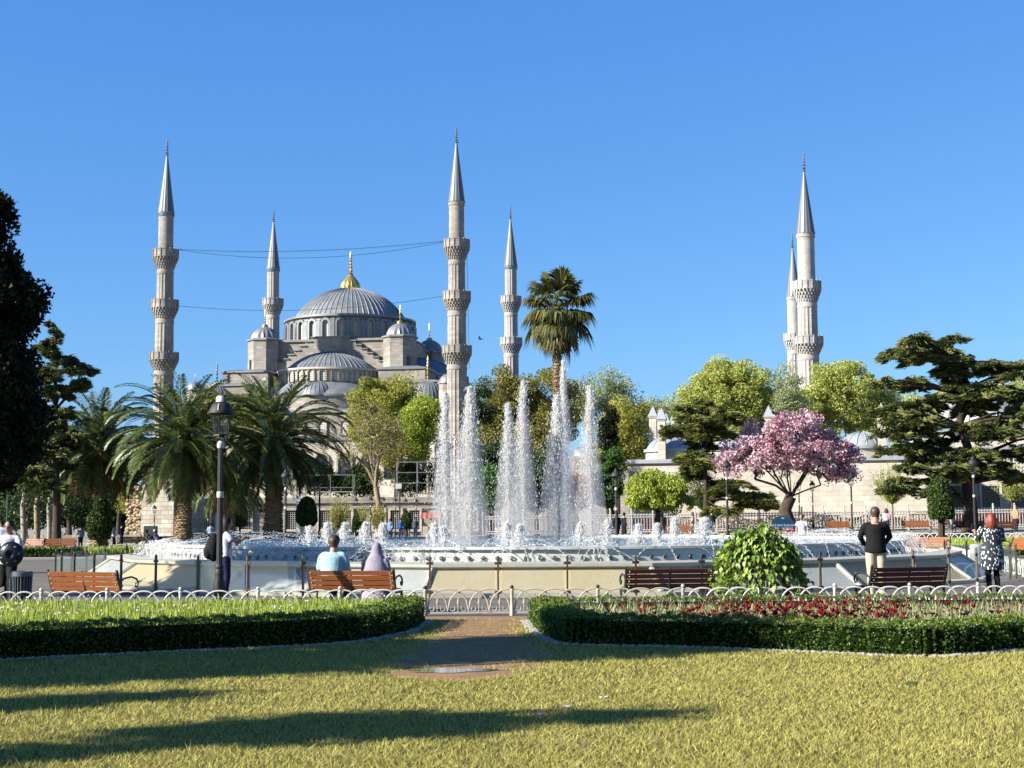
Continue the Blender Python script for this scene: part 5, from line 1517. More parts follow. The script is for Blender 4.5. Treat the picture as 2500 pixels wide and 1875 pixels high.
def palm_trunk(h, r0, r1, seed, top_bulge=1.35):
    rd_ = random.Random(seed); m = MB()
    prof = [(r0 * 1.35, -.1), (r0 * 1.15, .25), (r0, .7), (r1, h * .5), (r1 * 1.05, h * .75), (r1 * top_bulge, h * .95), (r1 * .8, h + .25)]
    m.lathe(prof, 16, capt=True)
    rows = int(h / .13)
    for i in range(rows):
        z = .35 + (h - .35) * i / rows
        rr = float(np.interp(z, [p[1] for p in prof], [p[0] for p in prof]))
        k = 13
        for j in range(k):
            w = 2 * PI * (j + .5 * (i % 2)) / k + rd_.uniform(-.05, .05)
            m.box(((rr + .015) * math.cos(w), (rr + .015) * math.sin(w), z + rd_.uniform(-.05, .05)), (.07 + .07 * (z / h) * rd_.uniform(.5, 1.3), rr * rd_.uniform(.28, .46), rd_.uniform(.05, .11)), rz=w + rd_.uniform(-.2, .2), ry=-.6 + rd_.uniform(-.3, .3), rx=rd_.uniform(-.4, .4), taper=rd_.uniform(.3, .7))
    return m
FV = [frond_mesh(1, R(82), R(55), 3.5, M_FROND), frond_mesh(2, R(66), R(95), 3.9, M_FROND), frond_mesh(3, R(46), R(105), 4.1, M_FROND), frond_mesh(4, R(26), R(95), 4.1, M_FROND),
      frond_mesh(5, R(8), R(85), 3.9, M_FROND), frond_mesh(6, R(-12), R(72), 3.6, M_FROND), frond_mesh(7, R(-30), R(58), 3.1, M_FROND), frond_mesh(8, R(-45), R(40), 2.5, M_FRONDDRY), frond_mesh(9, R(50), R(70), 3.8, M_FROND)]
def date_palm(label, px, Y, crown_py, scale, seed, trunk_r, fruit=False, nf=(9, 13, 16, 18, 18, 16, 14, 14)):
    rd_ = random.Random(seed); b = at(px, Y); h = zz(px, crown_py, Y) - b.z
    t = thing('date_palm', label, 'palm tree', b, 0, 'date palms beyond the fountain')
    palm_trunk(h, trunk_r, trunk_r * .88, seed).build('trunk', M_PALMTR, t, smooth=30)
    for v, n in enumerate(nf):
        for k in range(n):
            w = 2 * PI * (k + rd_.uniform(-.35, .35)) / n + v
            me = FV[v] if rd_.random() > .15 else FV[min(8, max(0, v + rd_.choice((-1, 1))))]
            o = link('frond', me, t, (.12 * math.cos(w), .12 * math.sin(w), h - .25 + .10 * (4 - v) + rd_.uniform(-.1, .1)))
            o.rotation_euler = (rd_.uniform(-.35, .35), rd_.uniform(-.12, .12), w); s = scale * rd_.uniform(.86, 1.08); o.scale = (s, s, s)
    if fruit:
        m = MB()
        for k in range(60):
            w = rd_.uniform(0, 6.28); r = rd_.uniform(0, .45); m.ball((r * math.cos(w) * 1.2, -.75 + .3 * r * math.sin(w), h - .5 + rd_.uniform(-.22, .22) - r * .3), rd_.uniform(.05, .10), 6, 4)
        m.build('fruit_cluster', M_FRUIT, t)
    return t
date_palm('date palm with an orange fruit cluster, beside the dark conifer', 243, 88, 1092, 1.10, 1, .46, True)
date_palm('date palm with thick crown in front of the weathered minaret foot', 447, 84, 1072, 1.24, 2, .46)
date_palm('date palm with thick crown below the mosque domes', 668, 88, 1072, 1.24, 3, .52)
date_palm('shorter shaded date palm behind the black lamp post', 560, 104, 1165, .95, 4, .38, nf=(4, 6, 8, 11, 13, 14, 14, 16))
def fan_mesh(seed, el, droop, lm):
    rg = np.random.default_rng(seed); Q = []; Rn = []
    pl = 1.05; c = np.array([math.cos(el) * pl, 0, math.sin(el) * pl])
    for o in (np.array([0, .025, 0]), np.array([0, 0, .025])): Q += [-o, o, c + o * .6, c - o * .6]; Rn.append(.7)
    ax = np.array([math.cos(el - .35), 0, math.sin(el - .35)]); up = np.array([-math.sin(el - .35), 0, math.cos(el - .35)])
    for k in range(34):
        w = -1.9 + 3.8 * k / 33 + rg.normal(0, .03); ll = (1.15 - .22 * abs(w) / 1.9) * rg.uniform(.9, 1.08)
        d = ax * math.cos(w) + np.array([0, 1.0, 0]) * math.sin(w) + up * .12 * math.cos(w * 2)
        d /= np.linalg.norm(d); mid = c + d * ll * .6; tip = c + d * ll * .92 + np.array([0, 0, -droop * ll * rg.uniform(.6, 1.3)])
        sd = np.cross(d, up); sd = sd / (np.linalg.norm(sd) + 1e-9) * .06 + up * rg.normal(0, .015)
        Q += [c, mid + sd, tip, mid - sd]; Rn.append(np.clip(.35 + .22 * rg.normal() + .25 * math.cos(w), 0, 1))
    return soup_mesh('fan_leaf', np.array(Q), 4, lm, np.array(Rn))
FAN = [fan_mesh(1, R(80), .15, M_FAN), fan_mesh(2, R(55), .25, M_FAN), fan_mesh(3, R(28), .40, M_FAN), fan_mesh(4, R(0), .5, M_FAN), fan_mesh(5, R(-28), .5, M_FAN), fan_mesh(6, R(-55), .35, M_FAN), fan_mesh(7, R(-68), .25, M_FRONDDRY)]
b = at(1364, 80); hF = zz(1362, 762, 80) - b.z
fp = thing('fan_palm', 'tall single fan palm rising above the fountain jets', 'palm tree', b)
m = palm_trunk(hF, .27, .19, 9, 1.2); m.build('trunk', M_PALMTR, fp, smooth=30)
rd_ = random.Random(12)
for v, n in enumerate((5, 8, 10, 10, 8, 5, 5)):
    for k in range(n):
        w = 2 * PI * (k + rd_.uniform(-.3, .3)) / n + v * .7
        o = link('fan_leaf', FAN[v], fp, (.15 * math.cos(w), .15 * math.sin(w), hF + .05 + .14 * (3 - v)))
        s = rd_.uniform(.85, 1.15); o.scale = (s, s, s); o.rotation_euler = (rd_.uniform(-.25, .25), rd_.uniform(-.1, .1), w)

# ------------------------------------------------------------------ pink blossom tree
deciduous('blossom_tree', 'wide pink blossoming magnolia with dark forking branches', 83, 1925, [(1928, 1085, 140, 78), (1832, 1112, 85, 58), (2025, 1118, 82, 66), (1785, 1125, 42, 38), (1935, 1035, 85, 30), (2068, 1150, 35, 38)],
          M_PINK, M_BARKD, 340, 11500, .15, .24, .48, 41, 1212, shell=2.2, aspect=.75, rtip=.017, lumps=.30, power=.46, up=.05, low=.5, fan=11)
# weeping dome, small vase trees, willow-green shoots
deciduous('weeping_tree', 'small dome-shaped weeping tree with yellow green leaves before the white fence', 72, 1607, [(1605, 1200, 85, 42), (1605, 1180, 60, 30), (1570, 1222, 50, 22), (1645, 1222, 45, 22)], M_LIME, M_BARKD, 130, 9000, .13, .22, .20, 42, 1250, shell=3.2, hang=1.2)
def vase(label, px, Y, pyb, pyt, hw, lm, seed, n=60, tr=.06, name='young_tree'):
    rg = np.random.default_rng(seed); b = at(px, Y); z1 = zz(px, pyb, Y) - b.z; zt = zz(px, pyt, Y) - b.z; w = hw * Y / F
    t = thing(name, label, 'tree', b, 0, 'young vase-shaped trees'); m = MB(); m.tube([(0, 0, -.05), (0, 0, z1)], [tr, tr * .8], 8); Cs = []; Ds = []
    for k in range(n):
        a = rg.random() * 2 * PI; e = rg.random() ** .6; h = (zt - z1) * (1 - .35 * e * e) * rg.uniform(.6, 1)
        q = [np.array([0, 0, z1]), np.array([w * .55 * e * math.cos(a), w * .55 * e * math.sin(a), z1 + h * .4]), np.array([w * e * math.cos(a), w * e * math.sin(a), z1 + h])]
        m.tube([tuple(x) for x in q], [.02, .012, .005], 4, cap=False)
        tt = rg.uniform(.15, 1.05, 42)[:, None]; c = np.where(tt < .5, q[0] + (q[1] - q[0]) * tt * 2, q[1] + (q[2] - q[1]) * (tt - .5) * 2)
        Cs.append(c + rg.normal(0, .06, c.shape)); Ds.append(np.tile(unit((q[2] - q[1])[None])[0], (42, 1)))
    m.build('trunk', M_BARK, t); C = np.concatenate(Cs)
    soup('crown', leaf_quads(rg, C, .13 * rg.uniform(.6, 1.4, len(C)), .4, dirs=np.concatenate(Ds), dj=1.4), 4, lm, t, rnd=np.clip(.5 + .25 * rg.normal(size=len(C)), 0, 1))
    return t
vase('young bright green vase-shaped tree beside the pink tree', 2180, 101, 1232, 1128, 52, M_LIME, 1, 95)
vase('young bright green vase-shaped tree against the round lattice window', 2472, 104, 1228, 1115, 55, M_LIME, 2, 80)
vase('fresh green upright shoots under the small drooping cedar', 1718, 104, 1250, 1125, 45, M_GREENCOL, 3, 90)
vase('feathery bamboo clump beside the clipped ball tree', 826, 118, 1292, 1208, 34, M_OLIVE, 4, 80, name='bamboo_clump')
vase('slimmer feathery bamboo clump by the row of lamps', 921, 124, 1292, 1222, 26, M_OLIVE, 5, 60, name='bamboo_clump')
vase('thin young tree by the row of lamps', 884, 122, 1292, 1228, 18, M_OLIVE, 6, 30, name='young_tree')
# ------------------------------------------------------------------ clipped topiary
def topiary(label, px, Y, prof_px, stem_px, seed, lm=M_TOPIARY, group='clipped yews round the fountain'):
    """prof_px: (half width, py) from bottom to top"""
    rg = np.random.default_rng(seed); b = at(px, Y); k = Y / F
    t = thing('clipped_yew', label, 'topiary', b, 0, group)
    pr = [(w * k, zz(px, py, Y) - b.z) for w, py in prof_px]
    m = MB(); m.lathe([(max(.01, r - .05), z) for r, z in pr], 20, capb=True, capt=True); m.build('core', M_HEDGECORE, t)
    if stem_px: 
        s = MB(); s.tube([(0, 0, -.05), (.03, 0, pr[0][1] + .1)], [stem_px * k, stem_px * k * .9], 8); s.build('trunk', M_BARKD, t)
    zs = np.array([z for r, z in pr]); rs = np.array([r for r, z in pr])
    n = 5000; z = rg.uniform(zs[0], zs[-1], n); r = np.interp(z, zs, rs); keep = rg.random(n) < r / rs.max() + .08; z = z[keep]; r = r[keep]; n = len(z)
    w = rg.random(n) * 2 * PI; r = r + rg.normal(0, .02, n) + .04 * np.sin(3 * w + z * 2)
    nb = 700; wb = rg.random(nb) * 2 * PI; rb = rs[0] * np.sqrt(rg.random(nb))
    C = np.concatenate([np.stack([r * np.cos(w), r * np.sin(w), z], 1), np.stack([rb * np.cos(wb), rb * np.sin(wb), np.full(nb, zs[0])], 1)])
    soup('foliage', leaf_quads(rg, C, .105 * rg.uniform(.6, 1.4, len(C)), .6), 4, lm, t, rnd=np.clip(.5 + .28 * rg.normal(size=len(C)), 0, 1))
    return t
topiary('clipped egg-shaped yew beside the red slatted benches', 243, 84, [(24, 1316), (29, 1290), (28, 1262), (22, 1235), (14, 1218), (4, 1212)], 8, 1)
topiary('clipped ball yew on a thin stem beside the grey pole', 750, 88, [(16, 1284), (24, 1272), (25, 1255), (21, 1235), (14, 1220), (3, 1212)], 5, 2)
topiary('clipped bullet-shaped yew on a short dark stem beside the cedar trunk', 2297, 72, [(26, 1266), (29, 1255), (28, 1225), (25, 1195), (18, 1172), (4, 1163)], 9, 3)
topiary('small dark clipped cone under the shaded date palm', 585, 120, [(16, 1285), (17, 1270), (12, 1250), (3, 1236)], 3, 4)
topiary('small dark clipped cone among the lamp row', 870, 112, [(10, 1305), (11, 1290), (8, 1270), (2, 1250)], 3, 5)
topiary('small round clipped bush right of the lamp row', 992, 118, [(10, 1290), (13, 1275), (9, 1258), (2, 1246)], 3, 6)

# ------------------------------------------------------------------ broad-leaved weeping bush at the low fence
def weeping_bush():
    rg = np.random.default_rng(91); Y = 25.6; b = Vector((P(1926, 1450, Y).x, Y, 0))
    t = thing('weeping_mulberry', 'bushy weeping tree with bright broad leaves behind the red tulips', 'tree', b)
    k = Y / F; c = np.array(P(1852, 1385, Y) - b)
    m = MB(); m.tube([(0, 0, -.05), (-.02, .02, .35), (-.08, .0, .62), (-.18, 0, .85)], [.085, .07, .065, .05], 10)
    heads = []
    rx, ry, rz = 118 * k, 100 * k, 105 * k
    pts = []; dirs = []
    for s in range(400):
        w = rg.random() * 2 * PI; e = math.sqrt(rg.random()) * (1 + .10 * math.sin(3 * w + 1) + .06 * math.sin(7 * w)); x, y = rx * e * math.cos(w), ry * e * math.sin(w)
        zt = c[2] + rz * .95 * math.sqrt(max(0, 1 - min(1, e) ** 2)) * rg.uniform(.80, 1.10) - .05
        zb = max(.16, zt - rg.uniform(.25, .60) * (0.5 + e))
        hd = np.array([c[0] + x * .85, c[1] + y * .85, zt])
        m.tube([(-.15, 0, .8), tuple(hd * .6 + np.array([-.08, 0, .9]) * .4 + np.array([0, 0, .06])), tuple(hd), (c[0] + x * 1.05, c[1] + y * 1.05, zb)], [.014, .009, .006, .003], 4, cap=False)
        for q in range(9):
            f = q / 8; z = zt + (zb - zt) * f
            p_ = np.array([c[0] + x * (.85 + .2 * f), c[1] + y * (.85 + .2 * f), z]) + rg.normal(0, .045, 3)
            pts.append(p_); dirs.append(np.array([x * .5, y * .5, -.55]) + rg.normal(0, .25, 3))
    m.build('trunk', M_BARKD, t, smooth=60)
    pts = np.array(pts); dirs = unit(np.array(dirs))
    # the 300 outermost leaves toward the open side are leaves of their own
    score = (pts[:, 2] - c[2]) / rz * .6 - (pts[:, 1] - c[1]) / ry
    order = np.argsort(-score); big = order[:300]; rest = order[300:]
    lf = MB()
    n = 6
    o1 = []; o2 = []
    for i in range(n + 1):
        f = i / n; wd = .034 * math.sin(PI * (f ** .75)) ** .8
        o1.append((f * .125, wd, .012 * math.sin(PI * f) + wd * .35)); o2.append((f * .125, -wd, .012 * math.sin(PI * f) + wd * .35))
    mid = [(f * .125, 0, .012 * math.sin(PI * f)) for f in [i / n for i in range(n + 1)]]
    vs_ = mid + o1 + o2; fs = []
    for i in range(n): fs += [(i, i + 1, n + 2 + i, n + 1 + i), (i + 1, i, 2 * (n + 1) + i, 2 * (n + 1) + i + 1)]
    lf.add(vs_, fs)
    LM = [lf.mesh('leaf', pmat('leaf_green_%d' % i, cl, .42, spec=.4, vary=cv, scale=18)) for i, (cl, cv) in enumerate([((.20, .32, .03), (.27, .39, .05)), ((.13, .24, .02), (.18, .30, .03)), ((.28, .38, .05), (.36, .44, .08))])]
    for j, i in enumerate(big):
        d = Vector(dirs[i]); o = link('leaf', LM[j % 3], t, tuple(pts[i])); o.rotation_mode = 'QUATERNION'
        o.rotation_quaternion = d.to_track_quat('X', 'Z'); s = rg.uniform(.55, 1.15); o.scale = (s, s, s)
    q = leaf_quads(rg, pts[rest], .115 * rg.uniform(.6, 1.2, len(rest)), .62, dirs=dirs[rest]); f = soup('foliage', q, 4, M_LEAFBRIGHT, t, rnd=rg.random(len(rest))); f['kind'] = 'stuff'
weeping_bush()

# ------------------------------------------------------------------ trees out of frame whose shade falls on the lawn
def shade_tree(label, x, y, h, cr, n, seed, tr=.16, leaf=.16, ncl=40, clr=.5):
    rg = np.random.default_rng(seed); t = thing('park_tree', label, 'tree', (x, y, 0), 0, 'park trees beside the lawn')
    T = np.concatenate([in_ell(rg, ncl, (c[0], c[1], c[2]), c[3], 2.2) for c in cr])
    grow(rg, [(0, 0, -.1), (0.02, 0, h * .25), (-.03, 0, h * .45), (0, 0, h * .6)], T, .014, tr).build('trunk', M_BARK, t, smooth=60)
    idx = rg.integers(0, len(T), n); C = T[idx] + rg.normal(size=(n, 3)) * clr * .6
    soup('crown', leaf_tris(rg, C, leaf * 1.5, .7), 3, M_DARKLEAF, t, rnd=rg.random(n))
shade_tree('leafy park tree shading the hedges from beside the lawn', -11.7, 14.0, 7.9, [(0, 0, 5.5, (2.0, 2.0, 2.0)), (.2, -.4, 7.1, (1.4, 1.1, 1.2))], 13000, 1)
shade_tree('broader leafy park tree further along the lawn edge', -16.2, 11.9, 7.2, [(0, 0, 5.3, (2.2, 1.9, 2.0))], 9000, 2)
shade_tree('slender tall park tree throwing a long thin shadow', -12.3, 6.95, 7.5, [(0, 0, 6.2, (.6, .5, 1.2)), (.2, .7, 5.6, (.3, .4, .7)), (0, -.15, 4.5, (.28, .25, .7))], 3200, 3, .26, .14, 18, .28)
shade_tree('short slender park tree at the lawn edge', -12.9, 9.9, 5.2, [(0, 0, 4.5, (.5, .4, .8))], 1500, 4, .18, .14, 14, .28)
shade_tree('leafy park tree shading the fountain side', -17.6, 29.0, 9.2, [(0, 0, 6.9, (2.4, 1.9, 1.9))], 13000, 5)
# ------------------------------------------------------------------ walls and buildings
def flat_window(w, h, fr, dep, fm, pm, name='window'):
    """rectangular window frame facing -y with a pane set back"""
    f = MB(); f.box((0, -dep / 2, h + fr / 2), (w + 2 * fr, dep, fr)); f.box((0, -dep / 2, -fr / 2), (w + 2 * fr, dep * 1.2, fr))
    for s in (-1, 1): f.box((s * (w / 2 + fr / 2), -dep / 2, h / 2), (fr, dep, h))
    p = MB(); p.add([(-w / 2, -.02, 0), (w / 2, -.02, 0), (w / 2, -.02, h), (-w / 2, -.02, h)], [(0, 1, 2, 3)])
    return f.mesh(name, fm, 0), p.mesh('pane', pm, 0)
def lattice_bars(w, h, step, r, mat):
    m = MB(); n = int(w / step)
    for i in range(1, n): m.box((-w / 2 + w * i / n, -.06, h / 2), (r, r, h))
    k = int(h / step)
    for i in range(1, k): m.box((0, -.06, h * i / k), (w, r * .9, r))
    return m.mesh('lattice', mat, 0)
# precinct wall
Yw = 138.0
xa, xb = P(452, 1260, Yw).x, P(1185, 1260, Yw).x
zt = zz(850, 1216, Yw); zg = -0.2
pw = thing('precinct_wall', 'long old stone wall with barred windows before the mosque', 'wall', ((xa + xb) / 2, Yw, 0))
m = MB(); m.box((0, .5, (zt + zg) / 2 - .2), (xb - xa, 1.0, zt - zg - .4)); m.build('wall_face', M_OLDST, pw, smooth=0)
m = MB(); m.box((0, .45, zt - .28), (xb - xa + .2, 1.3, .36)); m.box((0, .5, zt - .02), (xb - xa + .1, 1.1, .18)); m.build('coping', M_OLDST, pw, smooth=0)
m = MB(); m.box((0, -.06, zt - .95), (xb - xa, .12, .10)); m.build('string_course', M_OLDST, pw, smooth=0)
WFm, WPm = flat_window(.95, 1.75, .22, .22, M_WHITEST, M_DARKGLASS); LB_ = lattice_bars(.95, 1.75, .19, .035, M_GREYMET)
for px in (500, 545, 600, 712, 793, 845, 925, 966, 1012, 1090, 1150):
    o = link('window', WFm, pw, (P(px, 1260, Yw).x - (xa + xb) / 2, -.02, zz(px, 1292, Yw))); link('pane', WPm, o); link('lattice', LB_, o)
# stone pier with rubble stub
Yp = 116.0
x0, x1 = P(336, 1260, Yp).x, P(432, 1260, Yp).x; zt = zz(380, 1150, Yp); zb = -1.0
pr_ = thing('stone_pier', 'sunlit pale stone pier with a dark doorway beside the date palm trunk', 'building', ((x0 + x1) / 2, Yp, 0), R(-24))
m = MB(); m.box((0, 2.0, (zt + zb) / 2), (x1 - x0, 4.0, zt - zb)); m.build('wall', M_OLDST, pr_, smooth=0)
m = MB(); m.box((0, 1.9, zt + .1), (x1 - x0 + .3, 4.3, .25)); m.build('cornice', M_OLDST, pr_, smooth=0)
m = MB(); m.box((P(364, 1290, Yp).x - (x0 + x1) / 2, -.03, zz(364, 1298, Yp)), (38 * Yp / F, .1, 28 * Yp / F)); m.build('doorway', M_DARKGLASS, pr_, smooth=0)
rgr = random.Random(4)
m = MB()
for i in range(330):
    px, py = rgr.uniform(288, 342), rgr.uniform(1190, 1316)
    if px > 300 + (py - 1190) * .2 or rgr.random() < .75:
        q = P(px, py, Yp + .3) - Vector(((x0 + x1) / 2, Yp, 0)); s = rgr.uniform(.14, .34)
        m.ball(tuple(q), (s * rgr.uniform(.5, 1.0), s * .9, s * rgr.uniform(.4, .7)), 6, 4)
m.box(((P(305, 1250, Yp).x + x0) / 2 - (x0 + x1) / 2, 1.3, (zz(310, 1200, Yp) + zb) / 2), (x0 - P(300, 1250, Yp).x, 1.6, zz(310, 1205, Yp) - zb))
rb = m.build('rubble_stub', M_RUBBLE, pr_, smooth=50); rb['kind'] = 'stuff'
# low garden wall left of the pier
m = MB(); xa, xb = P(40, 1300, 112).x, P(345, 1300, 112).x
gw = thing('garden_wall', 'low pale garden wall in front of the rubble stub', 'wall', ((xa + xb) / 2, 112, 0))
m.box((0, 0, -.1), (xb - xa, .4, 1.3)); m.build('wall_face', M_OLDST, gw, smooth=0)
# domed service building with chimneys
Yb = 120.0
db = thing('domed_building', 'low pale stone building with small lead domes and tall chimneys', 'building', (P(1536, 1260, Yb).x, Yb, 0), R(-13))
X0 = P(1536, 1260, Yb).x
Xe = P(2285, 1260, Yb).x - X0; zt = zz(1700, 1131, Yb)
m = MB(); m.box((Xe / 2, 7, zt / 2 - .4), (Xe, 14, zt + .8)); m.build('wall', M_WHITEST, db, smooth=0)
m = MB(); m.box((Xe / 2, 7, zt + .08), (Xe + .5, 14.5, .18)); m.box((Xe / 2, 7, zt + .24), (Xe + .2, 14.2, .16)); m.build('cornice', M_LEADP, db, smooth=0)
dd = MB(); dd.lathe([(1.95, 0), (1.95, .85), (2.1, .95)], 12); DD = dd.mesh('dome_drum', M_WHITEST, 20)
d2 = MB(); d2.lathe([(r, .95 + z) for r, z in dome_profile(1.85, 1.15, 8, .25)], 28); D2 = d2.mesh('dome', M_LEADP)
d3 = MB(); seams(d3, 1.87, 1.17, 14, .035); D3 = d3.mesh('lead_seams', M_LEADP)
ch = MB(); ch.box((0, 0, 1.6), (.62, .62, 3.2)); ch.box((0, 0, 3.25), (.74, .74, .12)); CH = ch.mesh('chimney', M_WHITEST, 0)
cc_ = MB(); cc_.box((0, 0, 3.78), (.86, .86, .95), taper=.03); CC = cc_.mesh('chimney_cap', M_LEADP, 0)
ch2 = MB(); ch2.box((0, -.315, 2.75), (.2, .04, .22)); CH2 = ch2.mesh('smoke_hole', M_DARKGLASS, 0)
for i, px in enumerate((1612, 1765, 1915, 2068, 2205)):
    q = link('dome_drum', DD, db, (P(px, 1100, Yb + 3.2).x - X0, 3.2, zt + .3)); link('dome', D2, q); o = link('lead_seams', D3, q, (0, 0, .95))
    if i in (1, 3): continue
    q = link('chimney', CH, db, (P([1611, 1762, 1868, 2010, 2130][i], 1100, Yb + .8).x - X0, .9, zt + .3)); link('chimney_cap', CC, q); link('smoke_hole', CH2, q)
for j in range(6):
    q = link('chimney', CH, db, (1.2, 6.5 + 4.5 * j, zt + .9)); link('chimney_cap', CC, q)
    q = link('dome_drum', DD, db, (2.6, 8 + 4.5 * j, zt + .3)); link('dome', D2, q)
m = MB(); m.box((2.2, 24, zt / 2), (4.2, 20, zt)); m.build('rear_wing', M_WHITEST, db, smooth=0)
# tomb with round lattice panels
Yt = 124.0; X0 = P(2262, 1260, Yt).x
tb = thing('tomb_building', 'white domed building with latticed windows behind the dark cedar', 'building', (X0, Yt, 0), R(-10))
Wd = P(2620, 1260, Yt).x - X0; zt = zz(2400, 1098, Yt)
m = MB(); m.box((Wd / 2, 6.5, zt / 2 - .2), (Wd, 13, zt + .4)); tw = m.build('wall', M_WHITEST, tb, smooth=0)
m = MB(); m.box((Wd / 2, 6.5, zt + .1), (Wd + .5, 13.5, .25)); m.build('cornice', M_LEADP, tb, smooth=0)
zu = zz(2400, 1052, Yt)
m = MB(); m.box((Wd / 2 - 1, 6.5, (zt + zu) / 2), (Wd - 3, 11, zu - zt)); m.build('upper_wall', M_WHITEST, tb, smooth=0)
m = MB(); m.box((Wd / 2 - 1, 6.5, zu + .12), (Wd - 2.5, 11.5, .3)); m.build('cornice', M_LEADP, tb, smooth=0)
xc = P(2376, 1000, Yt + 6.5).x - X0; hd = zz(2376, 938, Yt + 6.5) - zu - .2
m = MB(); m.lathe([(r, zu + .2 + z) for r, z in dome_profile(4.6, hd, 10, .2)], 32, c=(xc, 6.5, 0)); m.build('dome', M_LEADP, tb)
m = MB(); seams(m, 4.63, hd + .02, 24, .06); m.build('lead_seams', M_LEADP, tb, loc=(xc, 6.5, zu + .2))
W1, W2 = flat_window(1.45, 1.75, .18, .2, M_WHITEST, M_DARKGLASS); W3 = lattice_bars(1.45, 1.75, .2, .06, pmat('rust_lattice', (.20, .16, .11), .7))
for px in (2333, 2413, 2490):
    q = link('window', W1, tw, (P(px, 1235, Yt).x - X0, -.02, zz(px, 1238, Yt))); link('pane', W2, q); link('lattice', W3, q)
A1_, A2_ = arch_window(2.7, 2.9, .22, .2, M_WHITEST, grillemat('pierced_marble', (.66, .62, .52), (.03, .03, .03), 3.3, .27))
for px in (2400, 2496):
    q = link('lattice_panel', A1_, tw, (P(px, 1160, Yt).x - X0, -.02, zz(px, 1168, Yt))); link('pane', A2_, q)

# ------------------------------------------------------------------ white picket railing
a = P(1178, 1309, 104); b = P(2530, 1291, 104); Ln = (b - a).length; ang = math.atan2(b.z - a.z, b.x - a.x)
wf = thing('railing', 'long white iron railing with spear pickets across the far side of the park', 'railing', a)
def on(t): return Vector(((b.x - a.x) * t, 0, (b.z - a.z) * t))
pk = MB(); pk.box((0, 0, .72), (.045, .03, 1.30)); pk.box((0, 0, 1.42), (.06, .03, .10), taper=.1); PK = pk.mesh('picket', M_WHITEMET, 0)
po = MB(); po.box((0, 0, .85), (.10, .10, 1.7)); po.ball((0, 0, 1.76), .07, 8, 5); PO = po.mesh('post', M_WHITEMET, 30)
nP = 190
for i in range(nP): link('picket', PK, wf, on((i + .5) / nP))
nQ = 26
for i in range(nQ + 1): link('post', PO, wf, on(i / nQ) + Vector((0, -.02, 0)))
for h, th in ((1.34, .05), (1.17, .05), (.30, .05), (.14, .05)):
    r = MB(); r.tube([on(0) + Vector((0, -.03, h)), on(1) + Vector((0, -.03, h))], th * .6, 4); r.build('rail', M_WHITEMET, wf, smooth=0)
ci = MB()
for i in range(nP * 1):
    q = on((i + 1.0) / nP); ci.tube([(q.x + .07 * math.cos(w), -.03, q.z + 1.255 + .07 * math.sin(w)) for w in [PI * k / 3 for k in range(6)]], .016, 3, closed=True)
    ci.tube([(q.x + .07 * math.cos(w), -.03, q.z + .22 + .07 * math.sin(w)) for w in [PI * k / 3 for k in range(6)]], .016, 3, closed=True)
rr_ = ci.build('ring_row', M_WHITEMET, wf); rr_['kind'] = 'stuff'
# red-leaved hedge and plants behind the railing
rg = np.random.default_rng(5); n = 22000
px = rg.uniform(1560, 2520, n); X = (px - 1250) / F * 107; z0 = np.array([gz(x, 107) for x in X[:1]])[0]
zb = 0.25 + .012 * X
C = np.stack([X, 107 + rg.normal(0, .35, n), zb + rg.random(n) * (.95 + .35 * np.sin(X * .9) ** 2)], 1)
tag(soup('red_hedge', leaf_quads(rg, C, .11, .6), 4, M_MAROON, rnd=rg.random(n)), 'loose red-leaved hedge growing behind the white picket railing', 'hedge', kind='stuff')

# ------------------------------------------------------------------ far low hoop fences
def hoop_run(label, pts, group):
    pts = [Vector(p) for p in pts]
    t = thing('hoop_fence', label, 'fence', pts[0], 0, group)
    path = []
    for p, q in zip(pts, pts[1:]):
        n = max(1, int((q - p).length / 1.5))
        for i in range(n): path.append(p.lerp(q, i / n))
    path.append(pts[-1])
    for p, q in zip(path, path[1:]):
        d = q - p; L = d.length
        m = MB(); n = 4; wd = L / n
        for j in range(0, n + 1):
            x0, x1 = max(0, (j - 1) * wd), min(L, (j + 1) * wd)
            m.tube(hoop_curve(x0, x1, j * wd, wd, .38, .06, 10), .024, 4)
        m.box((L / 2, 0, .05), (L, .03, .04))
        o = m.build('arch_panel', M_WHITEMET, t, loc=p - pts[0], rz=math.atan2(d.y, d.x))
        link('post', PW, t, p - pts[0])
    return t
def ga(px, Y): return at(px, Y)
GF = 'low hoop fences of the far beds'
hoop_run('low white hoop fence before the far right benches', [ga(1480, 86), ga(1800, 83), ga(2010, 80), ga(2240, 78), ga(2400, 77), ga(2560, 76)], GF)
hoop_run('second low white hoop fence nearer the fountain on the cedar side', [Vector((12.6, 34.5, 0)), Vector((15.4, 50, 0)), Vector((17.6, 62, 0.05))], GF)
hoop_run('low white hoop fence before the date palms', [ga(270, 79), ga(480, 80), ga(760, 82), ga(900, 83)], GF)
hoop_run('low white hoop fence behind the date palm trunks', [ga(180, 100), ga(420, 99), ga(640, 98), ga(760, 98)], GF)

